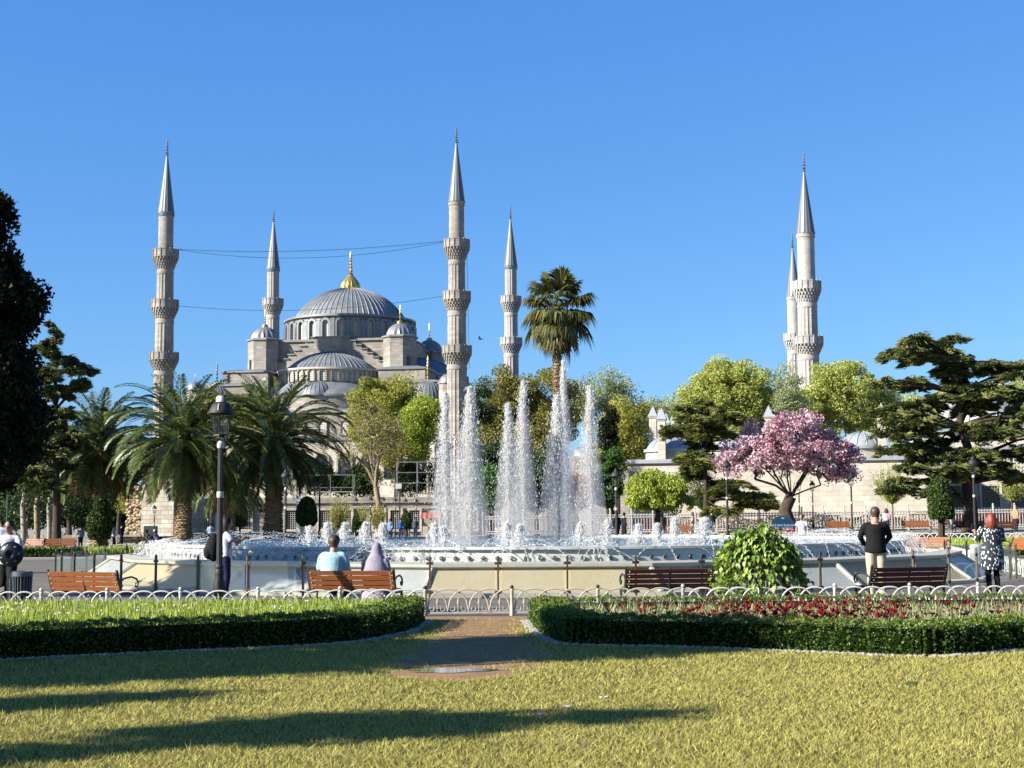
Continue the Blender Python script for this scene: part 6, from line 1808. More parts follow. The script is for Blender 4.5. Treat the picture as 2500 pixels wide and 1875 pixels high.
# ------------------------------------------------------------------ far flower beds
def far_bed(name, label, px0, px1, Y0, Y1, lm, h0, h1, n, seed, hedge_front=False, cat='plants'):
    rg = np.random.default_rng(seed)
    Y = rg.uniform(Y0, Y1, n); px = px0 + (px1 - px0) * rg.random(n); X = (px - 1250) / F * Y
    z = np.array([gz(x, y) for x, y in zip(X, Y)])
    v = blades(rg, X, Y, h0, h1, .02, .045); v[:, 2] += np.repeat(z, 4)
    tag(soup(name, v, 4, lm, rnd=rg.random(n)), label, cat, kind='stuff')
    c = [at(px0, Y0), at(px1, Y0), at(px1, Y1), at(px0, Y1)]
    m = MB(); m.add([(p.x, p.y, p.z + .02) for p in c], [(0, 1, 2, 3)]); tag(m.build('flower_bed_soil', M_SOIL, smooth=0), kind='structure')
    if hedge_front:
        a_, b_ = at(px0, Y0 - .3), at(px1, Y0 - .3)
        hedge('box_hedge', 'low clipped hedge edging the ' + label, resample([a_, a_.lerp(b_, .5) + Vector((0, .01, 0)), b_], .3), .5, .38, 260, seed, 'hedges of the far beds', leaf=.09)
far_bed('tulip_bed', 'bed of lime green shoots before the date palm with orange fruit', 205, 325, 74, 80, M_STEM, .25, .42, 2200, 1)
far_bed('tulip_bed', 'bed of lime green shoots before the two thick-crowned date palms', 335, 735, 78, 86, M_STEM, .25, .42, 4200, 2)
far_bed('red_bed', 'bed of dark red flowers before slatted benches', 55, 210, 70, 76, M_MAROON, .2, .36, 2200, 3, True)
far_bed('tulip_bed', 'small bright tuft bed of lime shoots behind the low jets', 838, 886, 78, 84, M_STEM, .3, .5, 1100, 4)
far_bed('red_bed', 'bed of maroon plants before the standing group of people', 928, 1070, 80, 88, M_MAROON, .2, .36, 1800, 5, True)
far_bed('tulip_bed', 'bed of green shoots between the tall jets', 1185, 1262, 78, 85, M_STEM, .25, .42, 1200, 6, True)
far_bed('tulip_bed', 'bed of green shoots under the small weeping tree', 1400, 1850, 66, 76, M_STEM, .25, .45, 6000, 7, True)
far_bed('red_bed', 'bed of deep red flowers near the sign', 1945, 2085, 66, 74, M_DARKRED, .25, .42, 3000, 8, True)
far_bed('tulip_bed', 'bed of pale green shoots beside the clipped bullet yew', 2235, 2560, 60, 72, M_STEM, .3, .5, 7500, 9, True)
far_bed('grass_bed', 'short grass plot between red bed and clipped bullet yew', 2085, 2235, 64, 74, M_GRASS, .05, .12, 5000, 10)
far_bed('grass_bed', 'short grass strip under the palms and yews', 100, 800, 86, 97, M_GRASS, .05, .14, 9000, 11)

# ------------------------------------------------------------------ lamp posts
def lamp_meshes():
    o = {}
    m = MB(); m.lathe([(.20, 0), (.20, .06), (.15, .10), (.14, .16), (.165, .20), (.175, .26), (.13, .30), (.115, .34), (.15, .46), (.155, .58), (.115, .70), (.125, .74), (.13, .80), (.105, .84), (.12, .88), (.085, .93)], 16, capb=True)
    for k in range(8):
        w = 2 * PI * k / 8; m.box((.145 * math.cos(w), .145 * math.sin(w), .52), (.04, .07, .2), rz=w, taper=.35)
    o['lamp_base'] = m.mesh('lamp_base', M_LAMP, 50)
    m = MB(); m.lathe([(.082, .9), (.075, 3.02)], 24, fl=lambda w: 1 - .12 * abs(math.sin(6 * w))); o['shaft'] = m.mesh('shaft', M_LAMP, 50)
    m = MB(); m.lathe([(.085, 2.10), (.095, 2.12), (.095, 2.19), (.085, 2.21)], 16); o['band'] = m.mesh('band', M_BAND)
    m = MB(); m.lathe([(.085, 2.98), (.10, 3.0), (.10, 3.07), (.06, 3.11)], 16); o['band2'] = m.mesh('band', M_BAND)
    m = MB()
    for k in range(6):
        w = PI / 6 + k * PI / 3; c, s = math.cos(w), math.sin(w)
        m.tube([(.04 * c, .04 * s, 3.12), (.12 * c, .12 * s, 3.13), (.15 * c, .15 * s, 3.20)], .012, 5)
        m.tube([(.155 * c, .155 * s, 3.20), (.235 * c, .235 * s, 3.60)], .014, 5)
    m.lathe([(.165, 3.195), (.175, 3.20), (.165, 3.225)], 6, a0=PI / 6, a1=2 * PI + PI / 6)
    m.lathe([(.235, 3.585), (.25, 3.60), (.235, 3.62)], 6, a0=PI / 6, a1=2 * PI + PI / 6); o['lantern_frame'] = m.mesh('lantern_frame', M_LAMP, 30)
    m = MB(); m.lathe([(.15, 3.215), (.225, 3.60)], 6, a0=PI / 6, a1=2 * PI + PI / 6); o['lantern_glass'] = m.mesh('lantern_glass', M_PANE, 0)
    m = MB(); m.lathe([(.285, 3.60), (.285, 3.63), (.24, 3.70), (.20, 3.77), (.11, 3.81), (.10, 3.86), (.085, 3.90), (.03, 3.93), (.012, 3.98)], 18); o['lantern_roof'] = m.mesh('lantern_roof', M_LAMP, 40)
    m = MB(); m.lathe([(.115, 3.80), (.118, 3.86), (.09, 3.915)], 8, a0=PI, a1=PI * 1.75); m.box((-.02, -.245, 3.70), (.02, .02, .13), rx=-.5); o['bird_dropping'] = m.mesh('bird_dropping', M_DROP, 40)
    for me in o.values():
        for v in me.vertices:
            f = .66 if v.co.z < 3.14 else .80
            v.co.x *= f; v.co.y *= f
    return o
LMP = lamp_meshes()
def lamp(label, px, Y, ptop, drop=False, group='black park lamps'):
    b = at(px, Y); t = thing('lamp_post', label, 'street lamp', b, 0, group)
    for nm in ('lamp_base', 'shaft', 'band', 'band2', 'lantern_frame', 'lantern_glass', 'lantern_roof'): 
        link(nm if nm != 'band2' else 'band', LMP[nm], t)
    if drop: link('bird_dropping', LMP['bird_dropping'], t)
    s = (zz(px, ptop, Y) - b.z) / 3.98; t.scale = (s, s, s); return t
lamp('tall black park lamp standing at the low fence before the palms', 537, 24.95, 958, True)
lamp('black park lamp between date palm trunk and clipped ball yew', 697, 70, 1144)
lamp('slim black park lamp beside the clipped ball yew', 780, 88, 1160)
lamp('pale shafted park lamp between spray and the small weeping tree', 1505, 60, 1142)
lamp('black park lamp before the pink tree on the cedar side', 1776, 76, 1118)
lamp('black park lamp under the pink tree branches near the trunk', 1952, 100, 1170)
lamp('black park lamp beside the pink tree facing the pale wall', 2080, 82, 1150)
lamp('thin black park lamp between pink tree and its neighbour lamp', 1985, 104, 1172)
lamp('black park lamp in front of the cedar trunk', 2380, 74, 1112)
lamp('black park lamp half hidden by cedar boughs', 2292, 100, 1120)
lamp('small lit-glass park lamp before the sunlit stone pier', 377, 110, 1232)
lamp('thin park lamp under the shaded date palm', 508, 104, 1215)
for i, (px, pt, Y) in enumerate([(869, 1213, 118), (905, 1210, 112), (936, 1212, 126), (965, 1213, 118), (990, 1215, 124), (1016, 1216, 130), (1075, 1205, 120)]):
    lamp('small black park lamp in the row before the precinct wall', px, Y, pt, group='row of lamps before the precinct wall')

# ------------------------------------------------------------------ benches
def bench_thing(label, loc, rz, wood, W=1.52, group='slatted park benches', sc=1.0):
    t = thing('park_bench', label, 'bench', loc, rz, group)
    key = ('bench', wood.name)
    if key not in _cache:
        sl = MB(); sl.box((0, 0, 0), (W, .022, .075)); SL = sl.mesh('back_slat', wood, 0)
        ss = MB(); ss.box((0, 0, 0), (W, .072, .026)); SS = ss.mesh('seat_slat', wood, 0)
        fr = MB()   # cast side frame: back post, rear leg, front leg, scrolled arm
        fr.tube([(0, -.22, .0), (0, -.20, .20), (0, -.17, .38), (0, -.25, .58), (0, -.29, .74), (0, -.31, .76)], [.024, .022, .024, .024, .022, .026], 7)
        fr.tube([(0, -.18, .36), (0, .05, .35), (0, .24, .37)], .02, 6)
        fr.tube([(0, .20, 0), (0, .22, .12), (0, .18, .24), (0, .23, .37)], [.026, .02, .02, .022], 6)
        fr.tube([(0, -.24, .55), (0, -.10, .62), (0, .08, .64), (0, .22, .60), (0, .27, .52), (0, .23, .46), (0, .17, .48), (0, .185, .53)], .017, 6)
        FR = fr.mesh('side_frame', M_IRON, 50)
        md = MB(); md.tube([(0, -.178, .37), (0, -.245, .58), (0, -.29, .75)], .02, 6, flat=.6); MDD = md.mesh('middle_strap', M_IRON, 50)
        st = MB(); st.box((0, .02, .14), (W, .02, .03)); ST = st.mesh('stretcher', M_IRON, 0)
        bl_ = MB(); bl_.ball((0, 0, 0), .011, 6, 4); BLT = bl_.mesh('bolt', M_BAND)
        _cache[key] = (SL, SS, FR, MDD, ST, BLT)
    SL, SS, FR, MDD, ST, BLT = _cache[key]
    for k in range(4):
        z = .435 + .086 * k; y = -.205 - .036 * k * 1.0
        o = link('back_slat', SL, t, (0, y, z)); o.rotation_euler = (.36, 0, 0)
        for s in (-1, 1): link('bolt', BLT, t, (s * (W / 2 - .045), y - .016, z))
    for k in range(5): link('seat_slat', SS, t, (0, -.14 + .088 * k, .39 + .004 * abs(k - 2)))
    for s in (-1, 1): link('side_frame', FR, t, (s * (W / 2 + .012), 0, 0))
    link('middle_strap', MDD, t, (0, -.02, 0)); link('stretcher', ST, t)
    t.scale = (sc, sc, sc)
    return t
def face(p, q): return math.atan2(-(q.x - p.x), q.y - p.y)
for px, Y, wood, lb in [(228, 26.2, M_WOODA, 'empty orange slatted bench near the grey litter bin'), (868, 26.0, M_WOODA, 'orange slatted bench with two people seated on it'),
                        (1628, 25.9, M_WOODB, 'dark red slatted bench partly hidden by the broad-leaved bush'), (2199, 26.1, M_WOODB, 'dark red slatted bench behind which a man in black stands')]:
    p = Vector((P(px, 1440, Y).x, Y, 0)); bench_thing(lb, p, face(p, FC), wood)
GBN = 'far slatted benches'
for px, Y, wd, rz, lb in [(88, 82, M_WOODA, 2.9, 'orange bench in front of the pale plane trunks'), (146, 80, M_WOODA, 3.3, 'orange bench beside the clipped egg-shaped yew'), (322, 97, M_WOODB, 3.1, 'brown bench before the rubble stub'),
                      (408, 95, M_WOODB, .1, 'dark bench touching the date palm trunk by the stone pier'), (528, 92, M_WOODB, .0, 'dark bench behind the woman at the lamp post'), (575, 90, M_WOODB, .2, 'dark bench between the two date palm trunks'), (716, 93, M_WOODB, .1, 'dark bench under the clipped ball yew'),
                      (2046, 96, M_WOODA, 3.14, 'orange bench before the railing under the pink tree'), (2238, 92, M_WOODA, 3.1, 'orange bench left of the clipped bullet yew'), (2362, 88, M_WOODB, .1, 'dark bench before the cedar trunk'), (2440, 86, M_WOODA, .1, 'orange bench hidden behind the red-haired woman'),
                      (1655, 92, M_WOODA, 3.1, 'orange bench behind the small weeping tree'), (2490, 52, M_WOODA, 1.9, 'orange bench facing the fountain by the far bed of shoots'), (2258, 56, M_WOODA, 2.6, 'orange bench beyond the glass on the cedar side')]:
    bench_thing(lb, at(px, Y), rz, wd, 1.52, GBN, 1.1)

# ------------------------------------------------------------------ bins, box, sign, slab, kiosk, scaffold, poles
def bin_(label, loc, s=1.0):
    t = thing('litter_bin', label, 'bin', loc, .2); m = MB(); m.lathe([(.13, .02), (.155, .72)], 20, capb=True); m.build('liner', M_IRON, t)
    M_BG = MATS.get('grey_bin_paint') or pmat('grey_bin_paint', (.10, .12, .14), .45, metal=.3, spec=.5)
    for k in range(20):
        w = 2 * PI * k / 20; q = MB(); q.tube([(.14 * math.cos(w), .14 * math.sin(w), .02), (.165 * math.cos(w), .165 * math.sin(w), .70)], .013, 5); q.build('rib', M_BG, t)
    m = MB(); m.lathe([(.165, .68), (.18, .69), (.18, .76), (.15, .78), (.14, .70)], 20); m.build('rim', M_BG, t)
    m = MB(); m.box((-.19, 0, .70), (.06, .09, .10)); m.tube([(-.2, 0, 0), (-.2, 0, .74)], .02, 6); m.build('bracket', M_BG, t); t.scale = (s, s, s)
bin_('grey ribbed litter bin at the low fence beside the drum player', Vector((P(54, 1430, 25.6).x, 25.6, 0)), .98)
t = thing('litter_bin', 'smooth grey round litter bin behind the red-haired woman', 'bin', at(2381, 46)); m = MB(); m.lathe([(.17, 0), (.2, .62), (.21, .66), (.18, .72), (.05, .74)], 18, capb=True); m.build('drum', pmat('pale_bin', (.42, .44, .43), .5), t)
t = thing('utility_box', 'grey green utility cabinet beside the date palm trunk', 'cabinet', at(487, 97)); m = MB(); m.box((0, 0, .45), (.62, .4, .9)); m.build('cabinet', pmat('cabinet_paint', (.20, .25, .22), .6), t, smooth=0)
m = MB(); m.box((0, 0, .93), (.7, .48, .06)); m.build('lid', pmat('cabinet_lid', (.34, .36, .33), .6), t, smooth=0)
# perforated concrete trough at the fence
t = thing('drain_block', 'grey concrete block with a row of round holes behind the fence', 'block', Vector((P(1618, 1462, 25.3).x, 25.3, 0)))
m = MB(); m.box((0, 0, .075), (.68, .16, .15)); m.build('block', M_POOLMARBLE, t, smooth=0)
hm = MB(); hm.tube([(0, -.085, 0), (0, -.07, 0)], .020, 10); HM = hm.mesh('hole', M_IRON)
for k in range(10): link('hole', HM, t, (-.29 + .0645 * k, 0, .06))
# round sign board
sp = at(1911, 66); t = thing('sign_board', 'round blue sign board with orange band and red heart', 'sign', sp); Rz = 31 * 66 / F
zc = zz(1911, 1290, 66) - sp.z
m = MB(); m.tube([(0, 0, zc), (0, .06, zc)], Rz, 40); m.build('rim', M_BRONZE, t)
def disc(nm, mat, y, fn, k=40):
    m = MB(); pts = [fn(i / k) for i in range(k)]; m.add([(x, y, zc + z) for x, z in pts], [tuple(range(k))]); m.build(nm, mat, t, smooth=0)
disc('blue_face', pmat('sign_blue', (.012, .06, .13), .4), -.004, lambda f: (.95 * Rz * math.cos(2 * PI * f), .95 * Rz * math.sin(2 * PI * f)))
def seg(z0, z1):
    def fn(f):
        if f < .5: u = z0 + (z1 - z0) * f * 2; return (.93 * Rz * math.sqrt(max(0, 1 - (u / (.93 * Rz)) ** 2)), u)
        u = z1 - (z1 - z0) * (f - .5) * 2; return (-.93 * Rz * math.sqrt(max(0, 1 - (u / (.93 * Rz)) ** 2)), u)
    return fn
disc('orange_band', pmat('sign_orange', (.55, .26, .09), .5), -.008, seg(-.42 * Rz, -.16 * Rz)); disc('sea_blue', pmat('sign_sea', (.03, .26, .48), .5), -.008, seg(-.92 * Rz, -.42 * Rz))
def heart(f):
    w = 2 * PI * f; x = 16 * math.sin(w) ** 3; z = 13 * math.cos(w) - 5 * math.cos(2 * w) - 2 * math.cos(3 * w) - math.cos(4 * w); return (.62 * Rz + x * Rz * .020, -.30 * Rz + z * Rz * .022)
disc('red_heart', pmat('sign_red', (.42, .03, .02), .5), -.012, heart)
m = MB(); m.tube([(0, .05, -.05), (0, .05, zc)], .05, 8); m.build('leg', M_IRON, t)
M_TXT = pmat('sign_white', (.75, .77, .78), .5)
for txt, z, s in (('NGİZ SUYU İLAÇLAMA', .17, .20), ('SİTEM KORUY', -.10, .24), ('İBB', .74, .16)):
    cu = bpy.data.curves.new('lettering', 'FONT'); cu.body = txt; cu.size = s * Rz; cu.align_x = 'CENTER'; cu.extrude = .002
    tmp = bpy.data.objects.new('lettering', cu); COL.objects.link(tmp); bpy.context.view_layer.update()
    me = bpy.data.meshes.new_from_object(tmp.evaluated_get(bpy.context.evaluated_depsgraph_get())); bpy.data.objects.remove(tmp)
    me.materials.clear(); me.materials.append(M_TXT)
    o = link('lettering', me, t, (0, -.018, zc + z * Rz)); o.rotation_euler = (PI / 2, 0, 0)
# kiosk with red awning
kp = at(1052, 118); t = thing('kiosk', 'small kiosk under a red striped awning half hidden by spray', 'kiosk', kp); k = 118 / F
m = MB(); m.box((0, 0, .6), (1.7, 1.2, 1.2)); m.build('counter', M_WHITEST, t, smooth=0)
m = MB(); m.box((0, .4, 1.5), (1.5, .1, 1.0)); m.build('shelf_back', pmat('kiosk_beige', (.40, .34, .22), .6), t, smooth=0)
M_AWN = pmat('red_awning', (.36, .07, .06), .7); M_AWN2 = pmat('pale_awning', (.45, .20, .17), .7)
for i in range(8):
    m = MB(); m.plate([(-1.05 + .2625 * i, -1.0, 2.0), (-1.05 + .2625 * (i + 1), -1.0, 2.0), (-1.05 + .2625 * (i + 1), .6, 2.55), (-1.05 + .2625 * i, .6, 2.55)], (0, 0, .03)); m.build('awning_panel', M_AWN if i % 2 == 0 else M_AWN2, t, smooth=0)
t.scale = (.75, .75, .8)
for s in (-1, 1):
    m = MB(); m.tube([(s * .95, -.9, 0), (s * .95, -.9, 2.05)], .03, 6); m.build('pole', M_BAND, t)
# scaffolding
M_SCAF = pmat('scaffold_tube', (.34, .34, .33), .5, metal=.4)
def scaffold(label, px0, px1, Y, py_top, seed, zb):
    a_, b_ = P(px0, 1200, Y).x, P(px1, 1200, Y).x; top = zz(px0, py_top, Y)
    t = thing('scaffolding', label, 'scaffolding', ((a_ + b_) / 2, Y, zb), 0, 'scaffolding behind the precinct wall'); W = b_ - a_; H = top - zb; n = max(2, int(W / 1.9)); lv = max(2, int(H / 1.0))
    for r in (0, 1.1):
        for i in range(n + 1):
            m = MB(); m.tube([(-W / 2 + W * i / n, r, 0), (-W / 2 + W * i / n, r, H)], .03, 5); m.build('upright', M_SCAF, t)
        for j in range(1, lv + 1):
            m = MB(); m.tube([(-W / 2, r, H * j / lv), (W / 2, r, H * j / lv)], .026, 5); m.build('ledger', M_SCAF, t)
    for j in (1, 2):
        m = MB(); m.box((0, .55, H * j / 3), (W, .9, .05)); m.build('plank_deck', M_BARKP if j == 1 else M_BAND, t, smooth=0)
scaffold('scaffolding of pale tubes round the trees beside the bare tree', 968, 1068, 146, 1128, 1, 1.0)
scaffold('lower scaffolding of pale tubes between palm and bare tree', 745, 862, 146, 1160, 2, 1.0)
t = thing('grey_pole', 'plain pale grey pole beside the clipped ball yew', 'pole', at(728, 104)); m = MB(); m.box((0, 0, 3.2), (.30, .2, 6.4 * 1.0)); m.build('shaft', pmat('pole_grey', (.46, .48, .47), .6), t, smooth=0); t.scale = (1, 1, (zz(728, 1150, 104) - at(728, 104).z) / 6.4)
t = thing('floodlight_pole', 'dark pole carrying a white floodlight box', 'pole', at(976, 122)); hh = zz(976, 1190, 122) - at(976, 122).z
m = MB(); m.tube([(0, 0, 0), (0, 0, hh)], .06, 6); m.build('shaft', M_IRON, t); m = MB(); m.box((-.1, 0, hh + .1), (.5, .3, .42)); m.build('lamp_box', M_WHITEMET, t, smooth=0)
t = thing('green_pole', 'thin green pole among the plane trunks', 'pole', at(17, 80)); m = MB(); m.tube([(0, 0, 0), (0, 0, 3.2)], .05, 6); m.build('shaft', pmat('pole_green', (.05, .09, .06), .5), t)
# bird beside the tall minaret
bp_ = P(1172, 828, 120); t = thing('bird', 'small dark bird flying right of the tallest weathered minaret', 'bird', bp_)
m = MB(); m.ball((0, 0, 0), (.18, .06, .055), 8, 6); m.ball((.2, 0, .02), (.05, .04, .04), 6, 5); m.add([(-.3, -.05, 0), (-.14, 0, 0), (-.3, .05, 0)], [(0, 1, 2)]); m.build('body', M_IRON, t)
for s in (-1, 1):
    m = MB(); m.add([(.08, 0, .02), (-.08, 0, .02), (-.12, s * .38, .22), (.0, s * .30, .18)], [(0, 1, 2, 3)]); m.build('wing', M_IRON, t)
# leaf litter bits on the lawn
t = tag(MB().ball((0, 0, .02), (.07, .05, .02), 7, 4).build('green_leaf', pmat('fallen_leaf', (.05, .09, .03), .6), loc=tuple(G(2225, 1674))), 'single dark green fallen leaf lying on the lawn', 'leaf')
for i, (px, py) in enumerate([(1320, 1752), (1384, 1733), (1475, 1710)]):
    m = MB(); r_ = random.Random(i)
    for k in range(3): m.ball((r_.uniform(-.03, .03), r_.uniform(-.03, .03), .03), (.02, .014, .008), 6, 4)
    tag(m.build('paper_scrap', M_DROP, loc=tuple(G(px, py))), 'small white scrap lying in the lawn shadow', 'scrap', 'white scraps on the lawn')
# ------------------------------------------------------------------ people
SKIN = pmat('skin', (.50, .29, .19), .55, vary=(.44, .24, .16), scale=6)
def cloth(name, c, v=None): return pmat(name, c, .85, spec=.15, vary=v or tuple(x * .75 for x in c), scale=7, bump=.35, bscale=14)
CL = {}
def cl(c):
    k = 'cloth_%02d_%02d_%02d' % tuple(int(x * 99) for x in c)
    if k not in CL: CL[k] = cloth(k, c)
    return CL[k]
BLACKHAIR = pmat('black_hair', (.010, .008, .007), .6, spec=.2)
BROWNHAIR = pmat('brown_hair', (.055, .034, .018), .5, vary=(.10, .062, .034), scale=30)
REDHAIR = pmat('red_hair', (.32, .055, .014), .45, vary=(.17, .028, .008), scale=18, stretch=(1, 1, .2))
def patterned():
    m, nt, out = _new('black_white_print'); L = nt.links.new
    tc = _n(nt, 'ShaderNodeTexCoord'); mp = _n(nt, 'ShaderNodeMapping'); mp.inputs['Scale'].default_value = (1, 1, .55); L(tc.outputs['Object'], mp.inputs['Vector'])
    vo = _n(nt, 'ShaderNodeTexVoronoi', Scale=24.0, Randomness=.9); L(mp.outputs[0], vo.inputs['Vector'])
    rp = _n(nt, 'ShaderNodeValToRGB'); rp.color_ramp.elements[0].position = .30; rp.color_ramp.elements[1].position = .36
    rp.color_ramp.elements[0].color = (.62, .66, .66, 1); rp.color_ramp.elements[1].color = (.010, .014, .020, 1); L(vo.outputs['Distance'], rp.inputs[0])
    b = _n(nt, 'ShaderNodeBsdfPrincipled', Roughness=.8); L(rp.outputs[0], b.inputs['Base Color']); L(b.outputs[0], out.inputs['Surface']); return m
PRINT = patterned()
REMESH = []
def rm(o, vox, smooth=6):
    r = o.modifiers.new('r', 'REMESH'); r.mode = 'VOXEL'; r.voxel_size = vox; r.use_smooth_shade = True
    if smooth:
        s = o.modifiers.new('s', 'SMOOTH'); s.iterations = smooth; s.factor = .5
    REMESH.append(o); return o
STAND = dict(pel=(0, 0, .96), wai=(0, .0, 1.10), che=(0, .0, 1.32), nek=(0, -.01, 1.475), hed=(0, .025, 1.60),
             sL=(-.185, 0, 1.415), sR=(.185, 0, 1.415), eL=(-.235, -.03, 1.14), eR=(.235, -.03, 1.14), wL=(-.235, .05, .90), wR=(.235, .05, .90),
             hL=(-.09, 0, .92), hR=(.09, 0, .92), kL=(-.095, .03, .50), kR=(.095, .03, .50), aL=(-.10, -.02, .08), aR=(.10, -.02, .08))
SIT = dict(pel=(0, 0, .50), wai=(0, -.02, .63), che=(0, .0, .86), nek=(0, .03, 1.02), hed=(0, .075, 1.14), sL=(-.185, .01, .965), sR=(.185, .01, .965),
           eL=(-.25, .02, .72), eR=(.25, .02, .72), wL=(-.16, .26, .60), wR=(.16, .26, .60), hL=(-.10, .02, .48), hR=(.10, .02, .48),
           kL=(-.12, .42, .48), kR=(.12, .42, .48), aL=(-.12, .42, .08), aR=(.12, .42, .08))
def V(a): return Vector(a)
def person(label, loc, rz, H=1.70, pose=None, base=STAND, top=(.5, .5, .5), sleeve='long', bottom=(.03, .03, .04), style='trousers', hair='short', hmat=BLACKHAIR,
           shoes=(.03, .03, .03), det=1, group=None, girth=1.0, extra=None, legskin=None, headgear=None, cat='person'):
    J = {k: V(v) for k, v in {**base, **(pose or {})}.items()}
    t = thing('person', label, cat, loc, rz, group)
    vox = (.018 if det == 2 else .022) if det else .045
    g = girth
    hd = J['hed']; up = (hd - J['nek']).normalized()
    # ---- body: one continuous skin surface
    b = MB()
    b.ball(hd + Vector((0, .0, .015)), (.080, .098, .112), 16, 12); b.ball(hd + Vector((0, .035, -.055)), (.052, .055, .058), 12, 8)
    b.tube([J['nek'] - up * .07, J['nek'], hd - up * .04], [.068, .060, .062], 10)
    if det:
        b.ball(hd + Vector((0, .098, -.012)), (.014, .022, .024), 8, 6); b.ball(hd + Vector((0, .082, -.062)), (.026, .014, .010), 8, 6)
        for s in (-1, 1): b.ball(hd + Vector((s * .076, -.005, -.005)), (.012, .022, .032), 8, 6)
    b.tube([J['pel'] - Vector((0, 0, .06)), J['wai'], J['che'], J['nek'] - up * .06], [(.14 * g, .10 * g), (.13 * g, .095 * g), (.155 * g, .105 * g), (.09, .07)], 14)
    for s in 'LR':
        sg = -1 if s == 'L' else 1
        S, E, W = J['s' + s], J['e' + s], J['w' + s]
        b.tube([S.lerp(J['nek'], .5) - Vector((0, 0, .05)), S - Vector((sg * .015, 0, .035)), S.lerp(E, .35), S.lerp(E, .6), E, E.lerp(W, .35), W], [.04, .050, .048, .045, .038, .038, .026], 9)
        d = (W - E).normalized(); side = d.cross(Vector((0, 0, 1))); side = side.normalized() if side.length > .2 else Vector((0, 1, 0)); nrm = side.cross(d)
        pc = W + d * .045
        b.tube([W, pc, W + d * .085], [(.026, .018), (.038, .016), (.036, .013)], 8)
        if det:
            for k, (o_, ln) in enumerate([(-.028, .062), (-.010, .074), (.009, .070), (.027, .055)]):
                q = W + d * .08 + side * o_; b.tube([q, q + d * ln * .5 - nrm * .006, q + d * ln - nrm * .026], [.0095, .009, .007], 6)
            q = W + d * .03 + side * -.034; b.tube([q, q + d * .035 - side * .022, q + d * .065 - side * .026 - nrm * .012], [.012, .011, .009], 6)
        Hh, K, A = J['h' + s], J['k' + s], J['a' + s]
        b.tube([J['pel'].lerp(Hh, .7), Hh, Hh.lerp(K, .5), K, K.lerp(A, .35), A], [.085 * g, .085 * g, .072 * g, .052, .052, .035], 10)
        fy = Vector((0, 1, 0))
        b.tube([A + Vector((0, -.04, -.03)), A + Vector((0, .05, -.035)), A + Vector((0, .16, -.055))], [(.038, .035), (.042, .03), (.036, .018)], 8)
    body = rm(b.build('body', legskin or SKIN, t), vox if det else .042)
    if legskin is not None:      # tights: keep skin on head and hands by a second continuous layer of skin tone
        pass
    # ---- clothing
    e = .016 if det else .022
    c = MB()
    if style in ('dress', 'robe', 'coat'):
        hem = {'dress': .56, 'robe': .05, 'coat': .70}[style]
        fl = {'dress': 1.0, 'robe': 1.35, 'coat': 1.1}[style]
        c.tube([J['nek'] - up * .05, J['che'] + Vector((0, 0, .04)), J['wai'], J['pel'], Vector((J['pel'].x, J['pel'].y, (J['pel'].z + hem) / 2)), Vector((J['pel'].x, J['pel'].y + .01, hem))],
               [(.095, .08), (.185 * g, .13 * g), (.17 * g, .13 * g), (.20 * g, .15 * g), (.205 * g * fl, .16 * g * fl), (.20 * g * fl, .155 * g * fl)], 18)
    else:
        c.tube([J['nek'] - up * .045, J['che'] + Vector((0, 0, .045)), J['che'].lerp(J['wai'], .5), J['wai'], J['pel'], J['pel'] - Vector((0, 0, .09 if base is STAND else .02))],
               [(.085, .072), (.170 * g, .122 * g), (.164 * g, .122 * g), (.162 * g, .124 * g), (.176 * g, .134 * g), (.182 * g, .138 * g)], 16)
    for s in 'LR':
        S, E, W = J['s' + s], J['e' + s], J['w' + s]
        up_ = S.lerp(J['nek'], .55) - Vector((0, 0, .045)); sg2 = -1 if s == 'L' else 1; sh_ = S - Vector((sg2 * .02, 0, .04))
        if sleeve == 'long': c.tube([up_, S.lerp(J['nek'], .2) - Vector((0, 0, .04)), sh_, S.lerp(E, .35), S.lerp(E, .65), E, E.lerp(W, .5), W], [.05, .062, .070, .066, .062, .058, .050, .042], 10)
        elif sleeve == 'short': c.tube([up_, S.lerp(J['nek'], .2) - Vector((0, 0, .04)), sh_, S.lerp(E, .35), S.lerp(E, .62)], [.05, .062, .070, .070, .070], 10)
    tm = top if not isinstance(top, tuple) else cl(top)
    rm(c.build({'dress': 'dress', 'robe': 'robe', 'coat': 'coat'}.get(style, 'shirt'), tm, t), vox)
    if style in ('trousers', 'coat'):
        p = MB()
        p.tube([J['wai'] - Vector((0, 0, .03)), J['pel'], J['pel'] - Vector((0, 0, .07))], [(.150 * g, .112 * g), (.165 * g, .125 * g), (.13 * g, .10 * g)], 14)
        for s in 'LR':
            Hh, K, A = J['h' + s], J['k' + s], J['a' + s]
            p.tube([J['pel'].lerp(Hh, .75), Hh, Hh.lerp(K, .5), K, K.lerp(A, .5), A + Vector((0, 0, .02))], [.098 * g, .100 * g, .090 * g, .076, .070, .064], 10)
        rm(p.build('trousers', cl(bottom), t), vox)
    sh = MB()
    for s in 'LR':
        A = J['a' + s]; sh.tube([A + Vector((0, -.055, -.04)), A + Vector((0, .04, -.035)), A + Vector((0, .17, -.05))], [(.044, .042), (.048, .040), (.040, .026)], 9)
    sh.build('shoes', cl(shoes), t)
    # ---- hair / headwear
    h = MB()
